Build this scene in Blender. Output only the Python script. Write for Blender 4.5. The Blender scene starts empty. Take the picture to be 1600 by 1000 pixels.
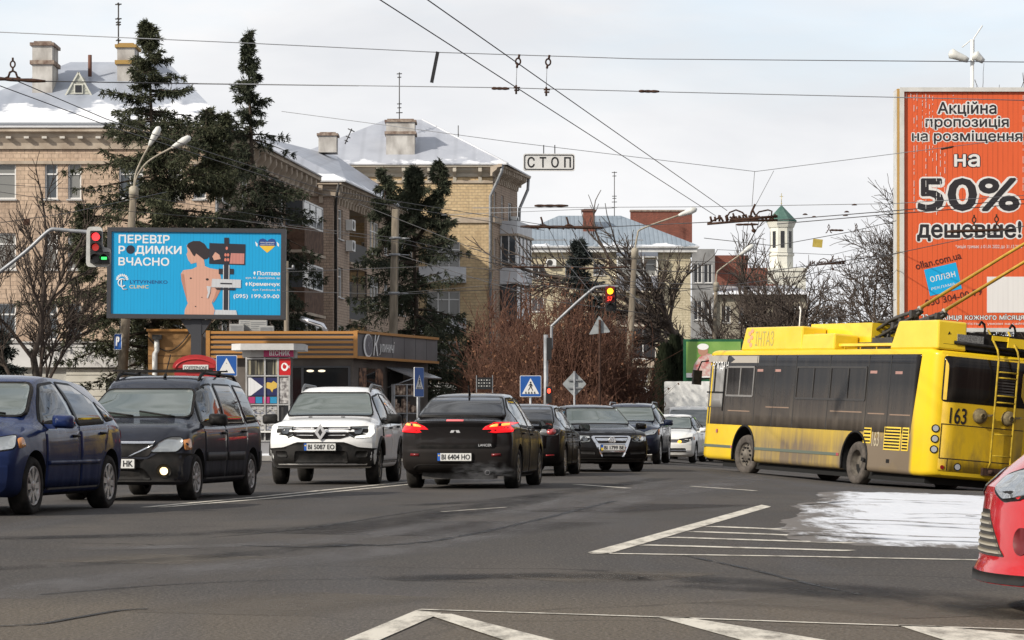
import bpy, bmesh, math, random
from mathutils import Vector, Matrix
from mathutils.bvhtree import BVHTree
from mathutils.geometry import delaunay_2d_cdt
from math import sin, cos, pi, radians, sqrt
scene = bpy.context.scene
COL = scene.collection
F, CH = 4400.0, 0.88            # focal length in photo pixels, camera height
# ---------------------------------------------------------------- camera
cam = bpy.data.cameras.new('camera'); camo = bpy.data.objects.new('camera', cam); COL.objects.link(camo)
camo.location = (0, 0, CH); camo.rotation_euler = (pi/2, 0, 0)
cam.sensor_width = 36; cam.lens = 36*F/1600; cam.shift_y = (674-500)/1600.0
cam.clip_start = 0.5; cam.clip_end = 5000
scene.camera = camo
# ---------------------------------------------------------------- light
SUN_AZ = math.atan2(-0.80, -0.60); SUN_EL = radians(30)      # sun stands behind the camera's left shoulder
world = bpy.data.worlds.new('World'); scene.world = world; world.use_nodes = True
nt = world.node_tree; nt.nodes.clear()
def wn(t, **k):
    n = nt.nodes.new(t)
    for a, b in k.items(): setattr(n, a, b)
    return n
wout = wn('ShaderNodeOutputWorld'); bg = wn('ShaderNodeBackground'); bg.inputs['Strength'].default_value = 0.1
sky = wn('ShaderNodeTexSky', sky_type='NISHITA', sun_disc=False); sky.sun_elevation = SUN_EL; sky.sun_rotation = SUN_AZ
sky.air_density = 1.0; sky.dust_density = 2.0
tc = wn('ShaderNodeTexCoord'); mp = wn('ShaderNodeMapping'); mp.inputs['Scale'].default_value = (1.0, 1.0, 3.4); mp.inputs['Location'].default_value = (0.62, .2, .1)
sep = wn('ShaderNodeSeparateXYZ')
def wnoise(scale, detail, dist=.3):
    n = wn('ShaderNodeTexNoise'); n.inputs['Scale'].default_value = scale; n.inputs['Detail'].default_value = detail; n.inputs['Roughness'].default_value = .55; n.inputs['Distortion'].default_value = dist; nt.links.new(mp.outputs['Vector'], n.inputs['Vector']); return n
def wramp(fac, stops):
    n = wn('ShaderNodeValToRGB')
    for e, (p, c) in zip(n.color_ramp.elements, stops): e.position = p; e.color = (*c, 1) if isinstance(c, tuple) else (c, c, c, 1)
    nt.links.new(fac, n.inputs['Fac']); return n.outputs['Color']
def wmath(op, a, b):
    n = wn('ShaderNodeMath', operation=op, use_clamp=True)
    for i, v in enumerate((a, b)):
        if isinstance(v, (int, float)): n.inputs[i].default_value = v
        else: nt.links.new(v, n.inputs[i])
    return n.outputs[0]
L = nt.links.new
L(tc.outputs['Generated'], mp.inputs['Vector']); L(tc.outputs['Generated'], sep.inputs[0])
# broken cloud: thin blue gaps above about five degrees, grey-white deck below
gap = wmath('MULTIPLY', wramp(sep.outputs['Z'], [(.075, 0.0), (.15, 1.0)]), wramp(wnoise(4.2, 6).outputs['Fac'], [(.45, 0.0), (.66, .50)]))
cloud = wramp(wnoise(6.5, 6).outputs['Fac'], [(.32, (.74, .755, .785)), (.64, (.885, .885, .895))])
# higher up the deck is more broken: grey bellies and bright gaps, mirrored in the windscreens
hi = wramp(wnoise(9.0, 5, 1.2).outputs['Fac'], [(.38, .40), (.60, 1.0)]); mh = wn('ShaderNodeMix', data_type='RGBA', blend_type='MULTIPLY'); L(wramp(sep.outputs['Z'], [(.17, 0.0), (.34, 1.0)]), mh.inputs['Factor']); L(cloud, mh.inputs['A']); L(hi, mh.inputs['B']); cloud = mh.outputs['Result']
sc10 = wn('ShaderNodeVectorMath', operation='SCALE'); sc10.inputs['Scale'].default_value = 8.0; L(cloud, sc10.inputs[0])
skb = wn('ShaderNodeVectorMath', operation='SCALE'); skb.inputs['Scale'].default_value = 1.62; L(sky.outputs['Color'], skb.inputs[0])
mixs = wn('ShaderNodeMix', data_type='RGBA')
L(gap, mixs.inputs['Factor']); L(sc10.outputs['Vector'], mixs.inputs['A']); L(skb.outputs['Vector'], mixs.inputs['B'])
L(mixs.outputs['Result'], bg.inputs['Color']); L(bg.outputs['Background'], wout.inputs['Surface'])
sl = bpy.data.lights.new('sun', 'SUN'); sl.energy = 3.3; sl.angle = radians(1.2); sl.color = (1, .93, .82)
so = bpy.data.objects.new('sun', sl); COL.objects.link(so); so.location = (-60, -40, 60)
sv = Vector((sin(SUN_AZ)*cos(SUN_EL), cos(SUN_AZ)*cos(SUN_EL), sin(SUN_EL)))
so.rotation_euler = sv.to_track_quat('Z', 'Y').to_euler()
scene.view_settings.view_transform = 'Standard'; scene.view_settings.look = 'None'
scene.view_settings.exposure = 0.45; scene.view_settings.gamma = 1.0
scene.cycles.max_bounces = 6; scene.cycles.transparent_max_bounces = 8
# ---------------------------------------------------------------- helpers
def px(x, y, d): return Vector(((x-800)/F*d, d, CH+(674-y)/F*d))
def S(a, b, v):
    t = min(1, max(0, (v-a)/(b-a))); return t*t*(3-2*t)
def gz(x, y): return -0.27*S(36, 60, y)*S(3.5, 8.2, x) - .13*S(40, 62, y)*S(6, 11, x)
def tag(o, label, cat, group=None, kind=None):
    o['label'] = label; o['category'] = cat
    if group: o['group'] = group
    if kind: o['kind'] = kind
    return o
def empty(name, loc=(0, 0, 0), rz=0, label=None, cat=None, group=None):
    o = bpy.data.objects.new(name, None); COL.objects.link(o); o.location = loc; o.rotation_euler = (0, 0, rz); o.empty_display_size = .2
    if label: tag(o, label, cat, group)
    return o
def copytree(o, parent=None, children=None):
    c = o.copy(); COL.objects.link(c)
    if parent: c.parent = parent
    for ch in list(o.children): copytree(ch, c)
    return c
class MB:
    """collects faces, builds one mesh object"""
    def __init__(s): s.v = []; s.f = []; s.m = []; s.sm = []
    def add(s, vs, fs, m=0, smooth=False):
        b = len(s.v); s.v += [tuple(x) for x in vs]
        for f in fs: s.f.append(tuple(b+i for i in f)); s.m.append(m); s.sm.append(smooth)
    def box(s, c, d, m=0, R=None, taper=1.0):
        x, y, z = d[0]/2, d[1]/2, d[2]/2
        vs = [Vector((sx*x*(taper if sz > 0 else 1), sy*y*(taper if sz > 0 else 1), sz*z)) for sz in (-1, 1) for sx, sy in ((-1, -1), (1, -1), (1, 1), (-1, 1))]
        if R is not None: vs = [R @ v for v in vs]
        c = Vector(c)
        s.add([v+c for v in vs], [(3, 2, 1, 0), (4, 5, 6, 7), (0, 1, 5, 4), (1, 2, 6, 5), (2, 3, 7, 6), (3, 0, 4, 7)], m)
    def box2(s, a, b, m=0): s.box([(a[i]+b[i])/2 for i in range(3)], [abs(b[i]-a[i]) for i in range(3)], m)
    def bar(s, a, b, w, h, m=0):
        a, b = Vector(a), Vector(b); d = b-a; l = d.length
        if l < 1e-6: return
        s.box((a+b)/2, (w, h, l), m, d.to_track_quat('Z', 'Y').to_matrix())
    def tube(s, pts, r, n=6, m=0, cap=True, smooth=True):
        pts = [Vector(p) for p in pts]; rs = r if isinstance(r, (list, tuple)) else [r]*len(pts)
        rings = []; up = None
        for i, p in enumerate(pts):
            d = (pts[min(i+1, len(pts)-1)]-pts[max(i-1, 0)])
            if d.length < 1e-9: d = Vector((0, 0, 1))
            d.normalize()
            if up is None: up = Vector((0, 0, 1)) if abs(d.z) < .9 else Vector((1, 0, 0))
            a = d.cross(up)
            if a.length < 1e-4: a = d.orthogonal()
            a.normalize(); b = a.cross(d); up = b
            rings.append([p+(a*cos(2*pi*k/n)+b*sin(2*pi*k/n))*rs[i] for k in range(n)])
        vs = [v for rg in rings for v in rg]; fs = []
        for i in range(len(pts)-1):
            for k in range(n): fs.append((i*n+k, i*n+(k+1) % n, (i+1)*n+(k+1) % n, (i+1)*n+k))
        if cap: fs.append(tuple(range(n-1, -1, -1))); fs.append(tuple((len(pts)-1)*n+k for k in range(n)))
        s.add(vs, fs, m, smooth)
    def lathe(s, prof, n=24, m=0, axis='z', c=(0, 0, 0), smooth=True):
        vs = []
        for (r, h) in prof:
            for k in range(n):
                a = 2*pi*k/n; u, w = r*cos(a), r*sin(a)
                vs.append(Vector((u, w, h) if axis == 'z' else (u, h, w) if axis == 'y' else (h, u, w))+Vector(c))
        fs = []
        for i in range(len(prof)-1):
            for k in range(n): fs.append((i*n+k, i*n+(k+1) % n, (i+1)*n+(k+1) % n, (i+1)*n+k))
        s.add(vs, fs, m, smooth)
    def prism(s, poly, z0, z1, M=None, m=0):
        """poly (a,b) extruded along third axis z0..z1 then mapped by M"""
        n = len(poly); vs = [Vector((a, b, z0)) for a, b in poly]+[Vector((a, b, z1)) for a, b in poly]
        if M is not None: vs = [M @ v for v in vs]
        s.add(vs, [tuple(range(n-1, -1, -1)), tuple(range(n, 2*n))]+[(i, (i+1) % n, n+(i+1) % n, n+i) for i in range(n)], m)
    def build(s, name, mats, parent=None, uv=False, fixn=False):
        me = bpy.data.meshes.new(name); me.from_pydata(s.v, [], s.f)
        for mt in (mats if isinstance(mats, (list, tuple)) else [mats]): me.materials.append(mt)
        me.polygons.foreach_set('material_index', s.m); me.polygons.foreach_set('use_smooth', s.sm)
        if uv:
            ul = me.uv_layers.new(name='uv'); me.update()
            for p in me.polygons:
                nn = p.normal
                t = Vector((-nn.y, nn.x, 0))
                if t.length > .3: t.normalize()
                else: t = None
                for li in p.loop_indices:
                    co = me.vertices[me.loops[li].vertex_index].co
                    ul.data[li].uv = (co.x*t.x+co.y*t.y, co.z) if t else (co.x, co.y)
        if fixn:
            bm = bmesh.new(); bm.from_mesh(me); bmesh.ops.recalc_face_normals(bm, faces=bm.faces); bm.to_mesh(me); bm.free()
        o = bpy.data.objects.new(name, me); COL.objects.link(o)
        if parent is not None: o.parent = parent
        return o
def MX(o, ex, ey, ez):
    """matrix from origin and three axes"""
    M = Matrix.Identity(4)
    for i, e in enumerate((ex, ey, ez)):
        for r in range(3): M[r][i] = e[r]
    for r in range(3): M[r][3] = o[r]
    return M
# ---------------------------------------------------------------- materials
MATS = {}
def mat(name, col=(.5, .5, .5), rough=.6, metal=0, emit=None, es=1, spec=.5, coat=0, ior=None):
    if name in MATS: return MATS[name]
    m = bpy.data.materials.new(name); m.use_nodes = True; b = m.node_tree.nodes['Principled BSDF']
    b.inputs['Base Color'].default_value = (*col, 1); b.inputs['Roughness'].default_value = rough; b.inputs['Metallic'].default_value = metal
    b.inputs['Specular IOR Level'].default_value = spec; b.inputs['Coat Weight'].default_value = coat; b.inputs['Coat Roughness'].default_value = .04
    if ior: b.inputs['IOR'].default_value = ior
    if emit: b.inputs['Emission Color'].default_value = (*emit, 1); b.inputs['Emission Strength'].default_value = es
    MATS[name] = m; return m
class NG:
    """small node-graph helper on a material"""
    def __init__(s, m): s.t = m.node_tree; s.b = s.t.nodes['Principled BSDF']
    def n(s, t, **k):
        n = s.t.nodes.new(t)
        for a, b in k.items():
            if a in n.inputs: s.set(n.inputs[a], b)
            else: setattr(n, a, b)
        return n
    def set(s, i, v):
        if isinstance(v, bpy.types.NodeSocket): s.t.links.new(v, i)
        else:
            if isinstance(v, tuple) and len(v) == 3 and i.type == 'RGBA': v = (*v, 1)
            i.default_value = v
    def obj(s): return s.n('ShaderNodeTexCoord').outputs['Object']
    def uv(s): return s.n('ShaderNodeTexCoord').outputs['UV']
    def map(s, v, scale=(1, 1, 1), loc=(0, 0, 0)):
        n = s.n('ShaderNodeMapping'); n.inputs['Scale'].default_value = scale; n.inputs['Location'].default_value = loc; s.set(n.inputs['Vector'], v); return n.outputs[0]
    def noise(s, v, scale=5, detail=5, rough=.55, dist=0):
        n = s.n('ShaderNodeTexNoise'); n.inputs['Scale'].default_value = scale; n.inputs['Detail'].default_value = detail; n.inputs['Roughness'].default_value = rough; n.inputs['Distortion'].default_value = dist; s.set(n.inputs['Vector'], v); return n.outputs['Fac']
    def ramp(s, f, stops):
        n = s.n('ShaderNodeValToRGB'); e = n.color_ramp.elements
        while len(e) < len(stops): e.new(.5)
        for i, (p, c) in enumerate(stops):
            e[i].position = p; e[i].color = (*c, 1) if isinstance(c, tuple) else (c, c, c, 1)
        s.set(n.inputs[0], f); return n.outputs[0]
    def mix(s, f, a, b, mode='MIX'):
        n = s.n('ShaderNodeMix', data_type='RGBA', blend_type=mode); s.set(n.inputs['Factor'], f)
        s.set(n.inputs['A'], a); s.set(n.inputs['B'], b); return n.outputs['Result']
    def math(s, op, a, b=0.0, clamp=False):
        n = s.n('ShaderNodeMath', operation=op, use_clamp=clamp); s.set(n.inputs[0], a); s.set(n.inputs[1], b); return n.outputs[0]
    def xyz(s, v): n = s.n('ShaderNodeSeparateXYZ'); s.set(n.inputs[0], v); return n.outputs
    def col(s, c): s.set(s.b.inputs['Base Color'], c)
    def rough(s, c): s.set(s.b.inputs['Roughness'], c)
    def bump(s, h, strength=.3, dist=.02):
        n = s.n('ShaderNodeBump'); n.inputs['Strength'].default_value = strength; n.inputs['Distance'].default_value = dist; s.set(n.inputs['Height'], h); s.set(s.b.inputs['Normal'], n.outputs[0])
def noisy(name, c1, c2, scale=3, rough=.7, detail=6, metal=0, stretch=(1, 1, 1), bump=0, lo=.35, hi=.65, coat=0, spec=.5):
    if name in MATS: return MATS[name]
    m = mat(name, c1, rough, metal, coat=coat, spec=spec, ior=1.25 if rough > .5 and not metal else None); g = NG(m); f = g.noise(g.map(g.obj(), stretch), scale, detail)
    g.col(g.ramp(f, [(lo, c1), (hi, c2)]))
    if bump: g.bump(f, bump)
    return m
def brick(name, c1, c2, mortar, bw=.25, bh=.075, msize=.012, stain=None, wear=.35):
    m = mat(name, c1, .85); g = NG(m); uv = g.uv()
    n = g.n('ShaderNodeTexBrick'); n.inputs['Scale'].default_value = 1; n.inputs['Brick Width'].default_value = bw; n.inputs['Row Height'].default_value = bh; n.inputs['Mortar Size'].default_value = msize
    g.set(n.inputs['Vector'], uv); g.set(n.inputs['Color1'], c1); g.set(n.inputs['Color2'], c2); g.set(n.inputs['Mortar'], mortar)
    big = g.noise(g.map(uv, (1, .5, 1)), .55, 5); c = g.mix(g.ramp(big, [(.35, 0.0), (.7, wear)]), n.outputs['Color'], stain or mortar)
    st = g.noise(g.map(uv, (2.2, .12, 1)), 1.2, 4); c = g.mix(g.ramp(st, [(.5, 0.0), (.75, wear*.8)]), c, tuple(x*.55 for x in (stain or mortar)))
    sp = g.noise(uv, 7, 3); c = g.mix(.3, c, g.ramp(sp, [(.3, .25), (.7, .75)]), 'OVERLAY')
    g.col(c); g.bump(n.outputs['Fac'], -.4, .01)
    return m
# ---------------------------------------------------------------- writing and flat shapes
def text_mesh(body, size, bold=0.0, xscale=1.0, align='CENTER', shear=0.0, spacing=1.0):
    c = bpy.data.curves.new('lettering', 'FONT'); c.body = body; c.size = size; c.offset = bold*size; c.align_x = align; c.shear = shear; c.space_character = spacing
    c.resolution_u = 3; c.align_y = 'TOP_BASELINE'; c.fill_mode = 'NONE'
    o = bpy.data.objects.new('lettering', c); COL.objects.link(o)
    dg = bpy.context.evaluated_depsgraph_get(); me = bpy.data.meshes.new_from_object(o.evaluated_get(dg))
    co = [v.co.copy() for v in me.vertices]; nb = {}
    for e in me.edges: i, j = e.vertices; nb.setdefault(i, []).append(j); nb.setdefault(j, []).append(i)
    bpy.data.objects.remove(o); bpy.data.curves.remove(c); bpy.data.meshes.remove(me)
    seen = set(); loops = []
    for st in range(len(co)):
        if st in seen or st not in nb: continue
        lp = [st]; seen.add(st)
        while True:
            nx = [k for k in nb[lp[-1]] if k not in seen]
            if not nx: break
            lp.append(min(nx) if len(lp) == 1 else nx[0]); seen.add(lp[-1])
        if len(lp) > 2: loops.append([(co[k].x*xscale, co[k].y) for k in lp])
    if not loops: return [], []
    # glyph by glyph: triangulate all contours together and keep what the non-zero winding rule fills
    loops.sort(key=lambda p: min(q[0] for q in p)); cl = []
    for p in loops:
        lo, hi = min(q[0] for q in p), max(q[0] for q in p)
        if cl and lo < cl[-1][1]-1e-4: cl[-1][0].append(p); cl[-1][1] = max(cl[-1][1], hi)
        else: cl.append([[p], hi])
    vs, fs = [], []
    for ps, _ in cl:
        V = [Vector(q) for p in ps for q in p]; E = []; n = 0
        for p in ps: E += [(n+i, n+(i+1) % len(p)) for i in range(len(p))]; n += len(p)
        ov, oe, of, *_r = delaunay_2d_cdt(V, E, [], 0, 1e-5)
        segs = [(p[i], p[(i+1) % len(p)]) for p in ps for i in range(len(p))]; b0 = len(vs); vs += [(q.x, q.y, 0.0) for q in ov]
        for t in of:
            cx = sum(ov[k].x for k in t)/len(t); cy = sum(ov[k].y for k in t)/len(t); w = 0
            for (x1, y1), (x2, y2) in segs:
                if (y1 <= cy) != (y2 <= cy) and x1+(cy-y1)*(x2-x1)/(y2-y1) > cx: w += 1 if y2 > y1 else -1
            if w: fs.append(tuple(b0+k for k in t))
    return vs, fs
def lettering(body, M, width=None, size=1.0, bold=0.0, material=None, parent=None, name='lettering', off=0.004, align='CENTER', height=None, rot=0, shear=0.0, spacing=1.0, label=None):
    """text laid on plane M (x right, y up, z out); fitted to width; origin at its centre line"""
    vs, fs = text_mesh(body, size, 0, 1, align, shear, spacing)
    if not vs: return None
    x0 = min(v[0] for v in vs); x1 = max(v[0] for v in vs); y0 = min(v[1] for v in vs); y1 = max(v[1] for v in vs)
    sx = width/(x1-x0) if width else 1; sy = height/(y1-y0) if height else sx; r = bold*(y1-y0)*sy
    if width: sx = (width-2*r)/(x1-x0)
    if height: sy = (height-2*r)/(y1-y0)
    ox = (x0+x1)/2 if align == 'CENTER' else x0 if align == 'LEFT' else x1
    R = Matrix.Rotation(rot, 4, 'Z'); mb = MB(); n = 0 if bold <= 0 else 8 if bold < .05 else 14
    for k in range(n+1):        # heavier strokes: the outline repeated around a small circle, each a hair deeper
        dx, dy = (0, 0) if k == 0 else (r*cos(2*pi*k/n), r*sin(2*pi*k/n))
        mb.add([M @ (R @ Vector(((v[0]-ox)*sx+dx, (v[1]-(y0+y1)/2)*sy+dy, off+v[2]-.00026*k))) for v in vs], fs)
    o = mb.build(name, material, parent)
    if label: o['label'] = label
    return o
def flat(poly, M, off, material, parent, name, thick=0.0):
    mb = MB()
    if thick: mb.prism(poly, off-thick, off, M)
    else: mb.add([M @ Vector((a, b, off)) for a, b in poly], [tuple(range(len(poly)))])
    return mb.build(name, material, parent, fixn=bool(thick))
def ell(cx, cy, rx, ry, n=24, a0=0, a1=2*pi): return [(cx+rx*cos(a0+(a1-a0)*i/n), cy+ry*sin(a0+(a1-a0)*i/n)) for i in range(n)]
def rect(x0, y0, x1, y1): return [(x0, y0), (x1, y0), (x1, y1), (x0, y1)]
def rrect(x0, y0, x1, y1, r, n=4):
    o = []
    for cx, cy, a in ((x1-r, y0+r, -pi/2), (x1-r, y1-r, 0), (x0+r, y1-r, pi/2), (x0+r, y0+r, pi)):
        o += [(cx+r*cos(a+pi/2*i/n), cy+r*sin(a+pi/2*i/n)) for i in range(n+1)]
    return o
def rounded(poly, r, n=3):
    o = []; N = len(poly)
    for i in range(N):
        p, a, b = Vector(poly[i]), Vector(poly[i-1]), Vector(poly[(i+1) % N])
        d1 = (a-p); d2 = (b-p); k = min(r, d1.length*.45, d2.length*.45)
        q1 = p+d1.normalized()*k; q2 = p+d2.normalized()*k
        for j in range(n+1):
            t = j/n; q = q1*(1-t)**2+p*2*t*(1-t)+q2*t*t; o.append((q.x, q.y))
    return o
def inset(poly, d):
    N = len(poly); area = sum(poly[i-1][0]*poly[i][1]-poly[i][0]*poly[i-1][1] for i in range(N)); sg = 1 if area > 0 else -1
    o = []
    for i in range(N):
        p, a, b = Vector(poly[i]), Vector(poly[i-1]), Vector(poly[(i+1) % N])
        e1 = (p-a); e2 = (b-p)
        if e1.length < 1e-9: e1 = e2
        if e2.length < 1e-9: e2 = e1
        n1 = Vector((-e1.y, e1.x)).normalized()*sg; n2 = Vector((-e2.y, e2.x)).normalized()*sg
        nn = n1+n2
        if nn.length < 1e-6: nn = n1
        nn.normalize(); q = p+nn*d/max(.5, nn.dot(n1)); o.append((q.x, q.y))
    return o
# ---------------------------------------------------------------- shared materials
def paint(name, col, dirt=(.10, .09, .08), amount=.75, z0=.25, z1=.95, rough=.22, metal=0.0):
    m = mat(name, col, rough, metal, coat=.8, spec=.35, ior=1.18); g = NG(m); o = g.obj(); z = g.xyz(g.n('ShaderNodeNewGeometry').outputs['Position'])[2]
    n = g.noise(g.map(o, (1.5, 1.5, .7)), 3.2, 7, .62)
    h = g.math('MULTIPLY', g.math('SUBTRACT', z1, z, True), 1.0/(z1-z0))
    f = g.math('MULTIPLY', g.math('MULTIPLY', h, g.ramp(n, [(.25, .45), (.75, 1.0)])), amount, True)
    fine = g.noise(o, 14, 6, .7); f = g.math('ADD', f, g.math('MULTIPLY', g.ramp(fine, [(.45, 0.0), (.8, 1.0)]), .07), True)
    g.col(g.mix(f, col, dirt)); g.rough(g.math('ADD', g.math('MULTIPLY', f, .5), rough, True))
    g.set(g.b.inputs['Coat Weight'], g.math('SUBTRACT', .85, g.math('MULTIPLY', f, 2.3), True)); g.set(g.b.inputs['Specular IOR Level'], g.math('SUBTRACT', .40, g.math('MULTIPLY', f, .55), True))
    return m
P_BLUE = paint('paint navy', (.009, .021, .085), (.018, .019, .022), .72, .2, 1.1)
P_LOGAN = paint('paint dark slate', (.022, .026, .038), (.034, .031, .030), .78, .2, 1.15)
P_WHITE = paint('paint white', (.80, .80, .79), (.24, .21, .17), .6, .2, .95, .3)
P_GRAPH = paint('paint graphite', (.012, .011, .012), (.030, .026, .023), .85, .2, 1.2)
P_BLACK = paint('paint black', (.005, .005, .006), (.020, .017, .015), .72, .2, 1.1)
P_DBLUE = paint('paint dark blue', (.008, .013, .032), (.034, .030, .027), .6)
P_RED = paint('paint red', (.46, .005, .008), (.22, .03, .03), .10, .1, .4)
P_POLO = paint('paint clean white', (.78, .78, .76), (.3, .27, .22), .5)
GLASS = mat('car glass', (.022, .028, .027), .03, ior=1.9)
WSCREEN = mat('windscreen glass', (.085, .105, .095), .03, ior=2.4)
RGLASS = mat('tinted rear glass', (.014, .015, .017), .04, ior=1.75)
BLK = noisy('black plastic', (.008, .008, .008), (.020, .018, .017), 9, .55)
DPL = noisy('grey plastic', (.016, .016, .016), (.032, .029, .027), 6, .6)
TYRE = noisy('tyre rubber', (.010, .010, .010), (.032, .029, .026), 8, .85)
WELL = mat('wheel well', (.006, .006, .006), .95)
RIM = noisy('silver wheel', (.24, .23, .22), (.42, .41, .40), 9, .38, metal=.6)
RIMD = noisy('dark wheel', (.05, .048, .045), (.13, .12, .11), 9, .45, metal=.5)
SILVER = mat('silver badge', (.60, .60, .61), .3, .35)
CHROME = mat('chrome', (.75, .75, .76), .14, 1)
LAMP = mat('headlamp lens', (.34, .36, .37), .06, .55, coat=1)
LAMPD = mat('headlamp dark', (.05, .055, .06), .08, .3, coat=1)
LBULB = mat('lamp reflector', (.78, .78, .76), .12, .9)
AMBER = mat('amber lens', (.55, .22, .06), .15, coat=1)
REDL = mat('red lens', (.30, .006, .010), .12, coat=1)
REDON = mat('lit red lens', (.6, .01, .015), .25, emit=(1, .015, .02), es=.75)
REDHOT = mat('lit brake strip', (.8, .2, .05), .3, emit=(1, .26, .05), es=1.6)
DRL = mat('lit white strip', (.9, .9, .85), .2, emit=(1, .98, .86), es=.95)
FOGON = mat('lit fog lamp', (1, .8, .5), .2, emit=(1, .74, .36), es=1.7)
INDON = mat('lit indicator', (1, .5, .05), .2, emit=(1, .45, .03), es=1.6)
PLATE = mat('plate white', (.62, .62, .60), .4); PBLUE = mat('plate blue', (.015, .10, .42), .4); PYEL = mat('plate yellow', (.8, .55, .03), .4); INK = mat('black ink', (.012, .012, .014), .5)
WHT = mat('white letters', (.80, .80, .79), .5)
YEL = noisy('bus yellow', (.74, .50, .015), (.80, .57, .03), 1.5, .35, coat=.4)
STEEL = noisy('galvanised steel', (.22, .23, .245), (.33, .34, .355), 5, .5, metal=.4)
DSTEEL = noisy('dark steel', (.035, .033, .032), (.075, .07, .065), 6, .6, metal=.2)
RUST = noisy('rusty iron', (.030, .018, .014), (.075, .04, .028), 14, .8)
CONC = noisy('pole concrete', (.13, .11, .085), (.26, .22, .17), 3, .9, stretch=(2, 2, .4), bump=.2)
WIRE = mat('overhead wire', (.045, .045, .05), .5); WIREL = mat('thin grey wire', (.22, .23, .25), .5)
WHITEP = noisy('white paint', (.66, .66, .64), (.74, .74, .72), 2, .5)
def asphalt():
    m = mat('asphalt', (.08, .075, .07), .85, ior=1.16); g = NG(m); o = g.n('ShaderNodeNewGeometry').outputs['Position']
    big = g.noise(g.map(o, (.10, .06, 1)), 1.3, 6, .6, .6); mid = g.noise(g.map(o, (.9, .28, 1)), 1.1, 6, .6, .3); fine = g.noise(o, 60, 3, .7)
    c = g.ramp(big, [(.28, (.066, .060, .056)), (.52, (.114, .103, .095)), (.74, (.180, .160, .140))])
    c = g.mix(g.ramp(mid, [(.40, 0.0), (.66, .65)]), c, (.062, .059, .058))
    # lighter beige asphalt close to the camera, worn wheel tracks further on
    y = g.xyz(o)[1]; nearf = g.math('MULTIPLY', g.math('SUBTRACT', 15.5, y, True), .8, True)
    lowy = g.math('ADD', g.math('MULTIPLY', g.math('SUBTRACT', 15.8, y), .55), g.math('MULTIPLY', g.math('SUBTRACT', mid, .5), 1.6), True)
    c = g.mix(g.math('MULTIPLY', lowy, .85, True), c, (.185, .155, .120))
    trk = g.noise(g.map(o, (.75, .035, 1), (3, 1, 0)), 1.0, 4, .6, .8); c = g.mix(g.ramp(trk, [(.50, 0.0), (.66, .55)]), c, (.115, .112, .118))
    c = g.mix(g.ramp(fine, [(.36, .75), (.60, 0.0)]), c, (.02, .02, .02)); gr2 = g.noise(o, 38, 2, .6); c = g.mix(g.ramp(gr2, [(.54, 0.0), (.68, .55)]), c, (.22, .195, .17)); sp = g.noise(o, 23, 2, .5)
    c = g.mix(g.ramp(sp, [(.66, 0.0), (.74, .6)]), c, (.24, .215, .19))
    # cracks
    vor = g.n('ShaderNodeTexVoronoi', feature='DISTANCE_TO_EDGE'); vor.inputs['Scale'].default_value = .22
    wob = g.n('ShaderNodeVectorMath', operation='ADD'); nzc = g.n('ShaderNodeTexNoise'); nzc.inputs['Scale'].default_value = .8; nzc.inputs['Detail'].default_value = 5; g.set(nzc.inputs['Vector'], o)
    g.set(wob.inputs[0], o); g.set(wob.inputs[1], nzc.outputs['Color']); g.set(vor.inputs['Vector'], wob.outputs[0])
    cr = g.math('MULTIPLY', g.ramp(vor.outputs['Distance'], [(0.0, 1.0), (.006, 0.0)]), g.ramp(big, [(.45, 0.0), (.6, .8)]))
    c = g.mix(cr, c, (.016, .015, .014))
    g.col(c); g.rough(g.ramp(mid, [(.3, .88), (.75, .62)])); g.bump(g.math('ADD', fine, g.math('MULTIPLY', mid, 1.5)), .5, .02)
    return m
def ground_sheet(name, xs, ys, zf, m, kind='structure'):
    mb = MB(); n = len(xs)
    mb.add([(x, y, zf(x, y)) for y in ys for x in xs], [(j*n+i, j*n+i+1, (j+1)*n+i+1, (j+1)*n+i) for j in range(len(ys)-1) for i in range(n-1)], 0, True)
    o = mb.build(name, m); o['kind'] = kind; return o
def steps(*segs):
    o = []
    for a, b, s in segs:
        k = max(1, int(round((b-a)/s)))
        o += [a+(b-a)*i/k for i in range(k)]
    return o+[segs[-1][1]]
ASPH = asphalt()
XS = steps((-1500, -60, 360), (-60, -20, 10), (-20, 20, 1), (20, 60, 10), (60, 1500, 360)); YS = steps((-400, 0, 100), (0, 30, 5), (30, 80, 1), (80, 200, 20), (200, 2500, 575))
ground_sheet('road', XS, YS, gz, ASPH)
def roadpx(x, y):
    """photo pixel on the road -> point (the dip on the right followed by iteration)"""
    z = 0
    for _ in range(6):
        d = F*(CH-z)/(y-674); X = (x-800)/F*d; z = gz(X, d)
    return Vector((X, d, z))
PAINT = mat('road paint', (.55, .52, .46), .7, ior=1.2); g = NG(PAINT); o = g.n('ShaderNodeNewGeometry').outputs['Position']
wear = g.ramp(g.noise(g.map(o, (3, .8, 1)), 2.2, 8, .75), [(.46, 0.0), (.66, .85)]); g.col(g.mix(wear, (.62, .58, .50), (.14, .125, .105)))
def stripe(pts, w, name='road_marking', label=None):
    """painted line along photo pixels, width in metres"""
    P = []
    for (a, b) in zip(pts, pts[1:]):
        for k in range(12): P.append(roadpx(a[0]+(b[0]-a[0])*k/12, 1/(1/a[1]+(1/b[1]-1/a[1])*k/12)))
    P.append(roadpx(*pts[-1])); mb = MB(); vs = []
    for i, p in enumerate(P):
        d = P[min(i+1, len(P)-1)]-P[max(i-1, 0)]; d.z = 0; d.normalize(); n = Vector((-d.y, d.x, 0))*w/2
        for q in (p+n, p-n): vs.append((q.x, q.y, gz(q.x, q.y)+.004))
    mb.add(vs, [(2*i, 2*i+1, 2*i+3, 2*i+2) for i in range(len(P)-1)], 0)
    o = mb.build(name, PAINT); o['kind'] = 'structure'; return o
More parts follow.
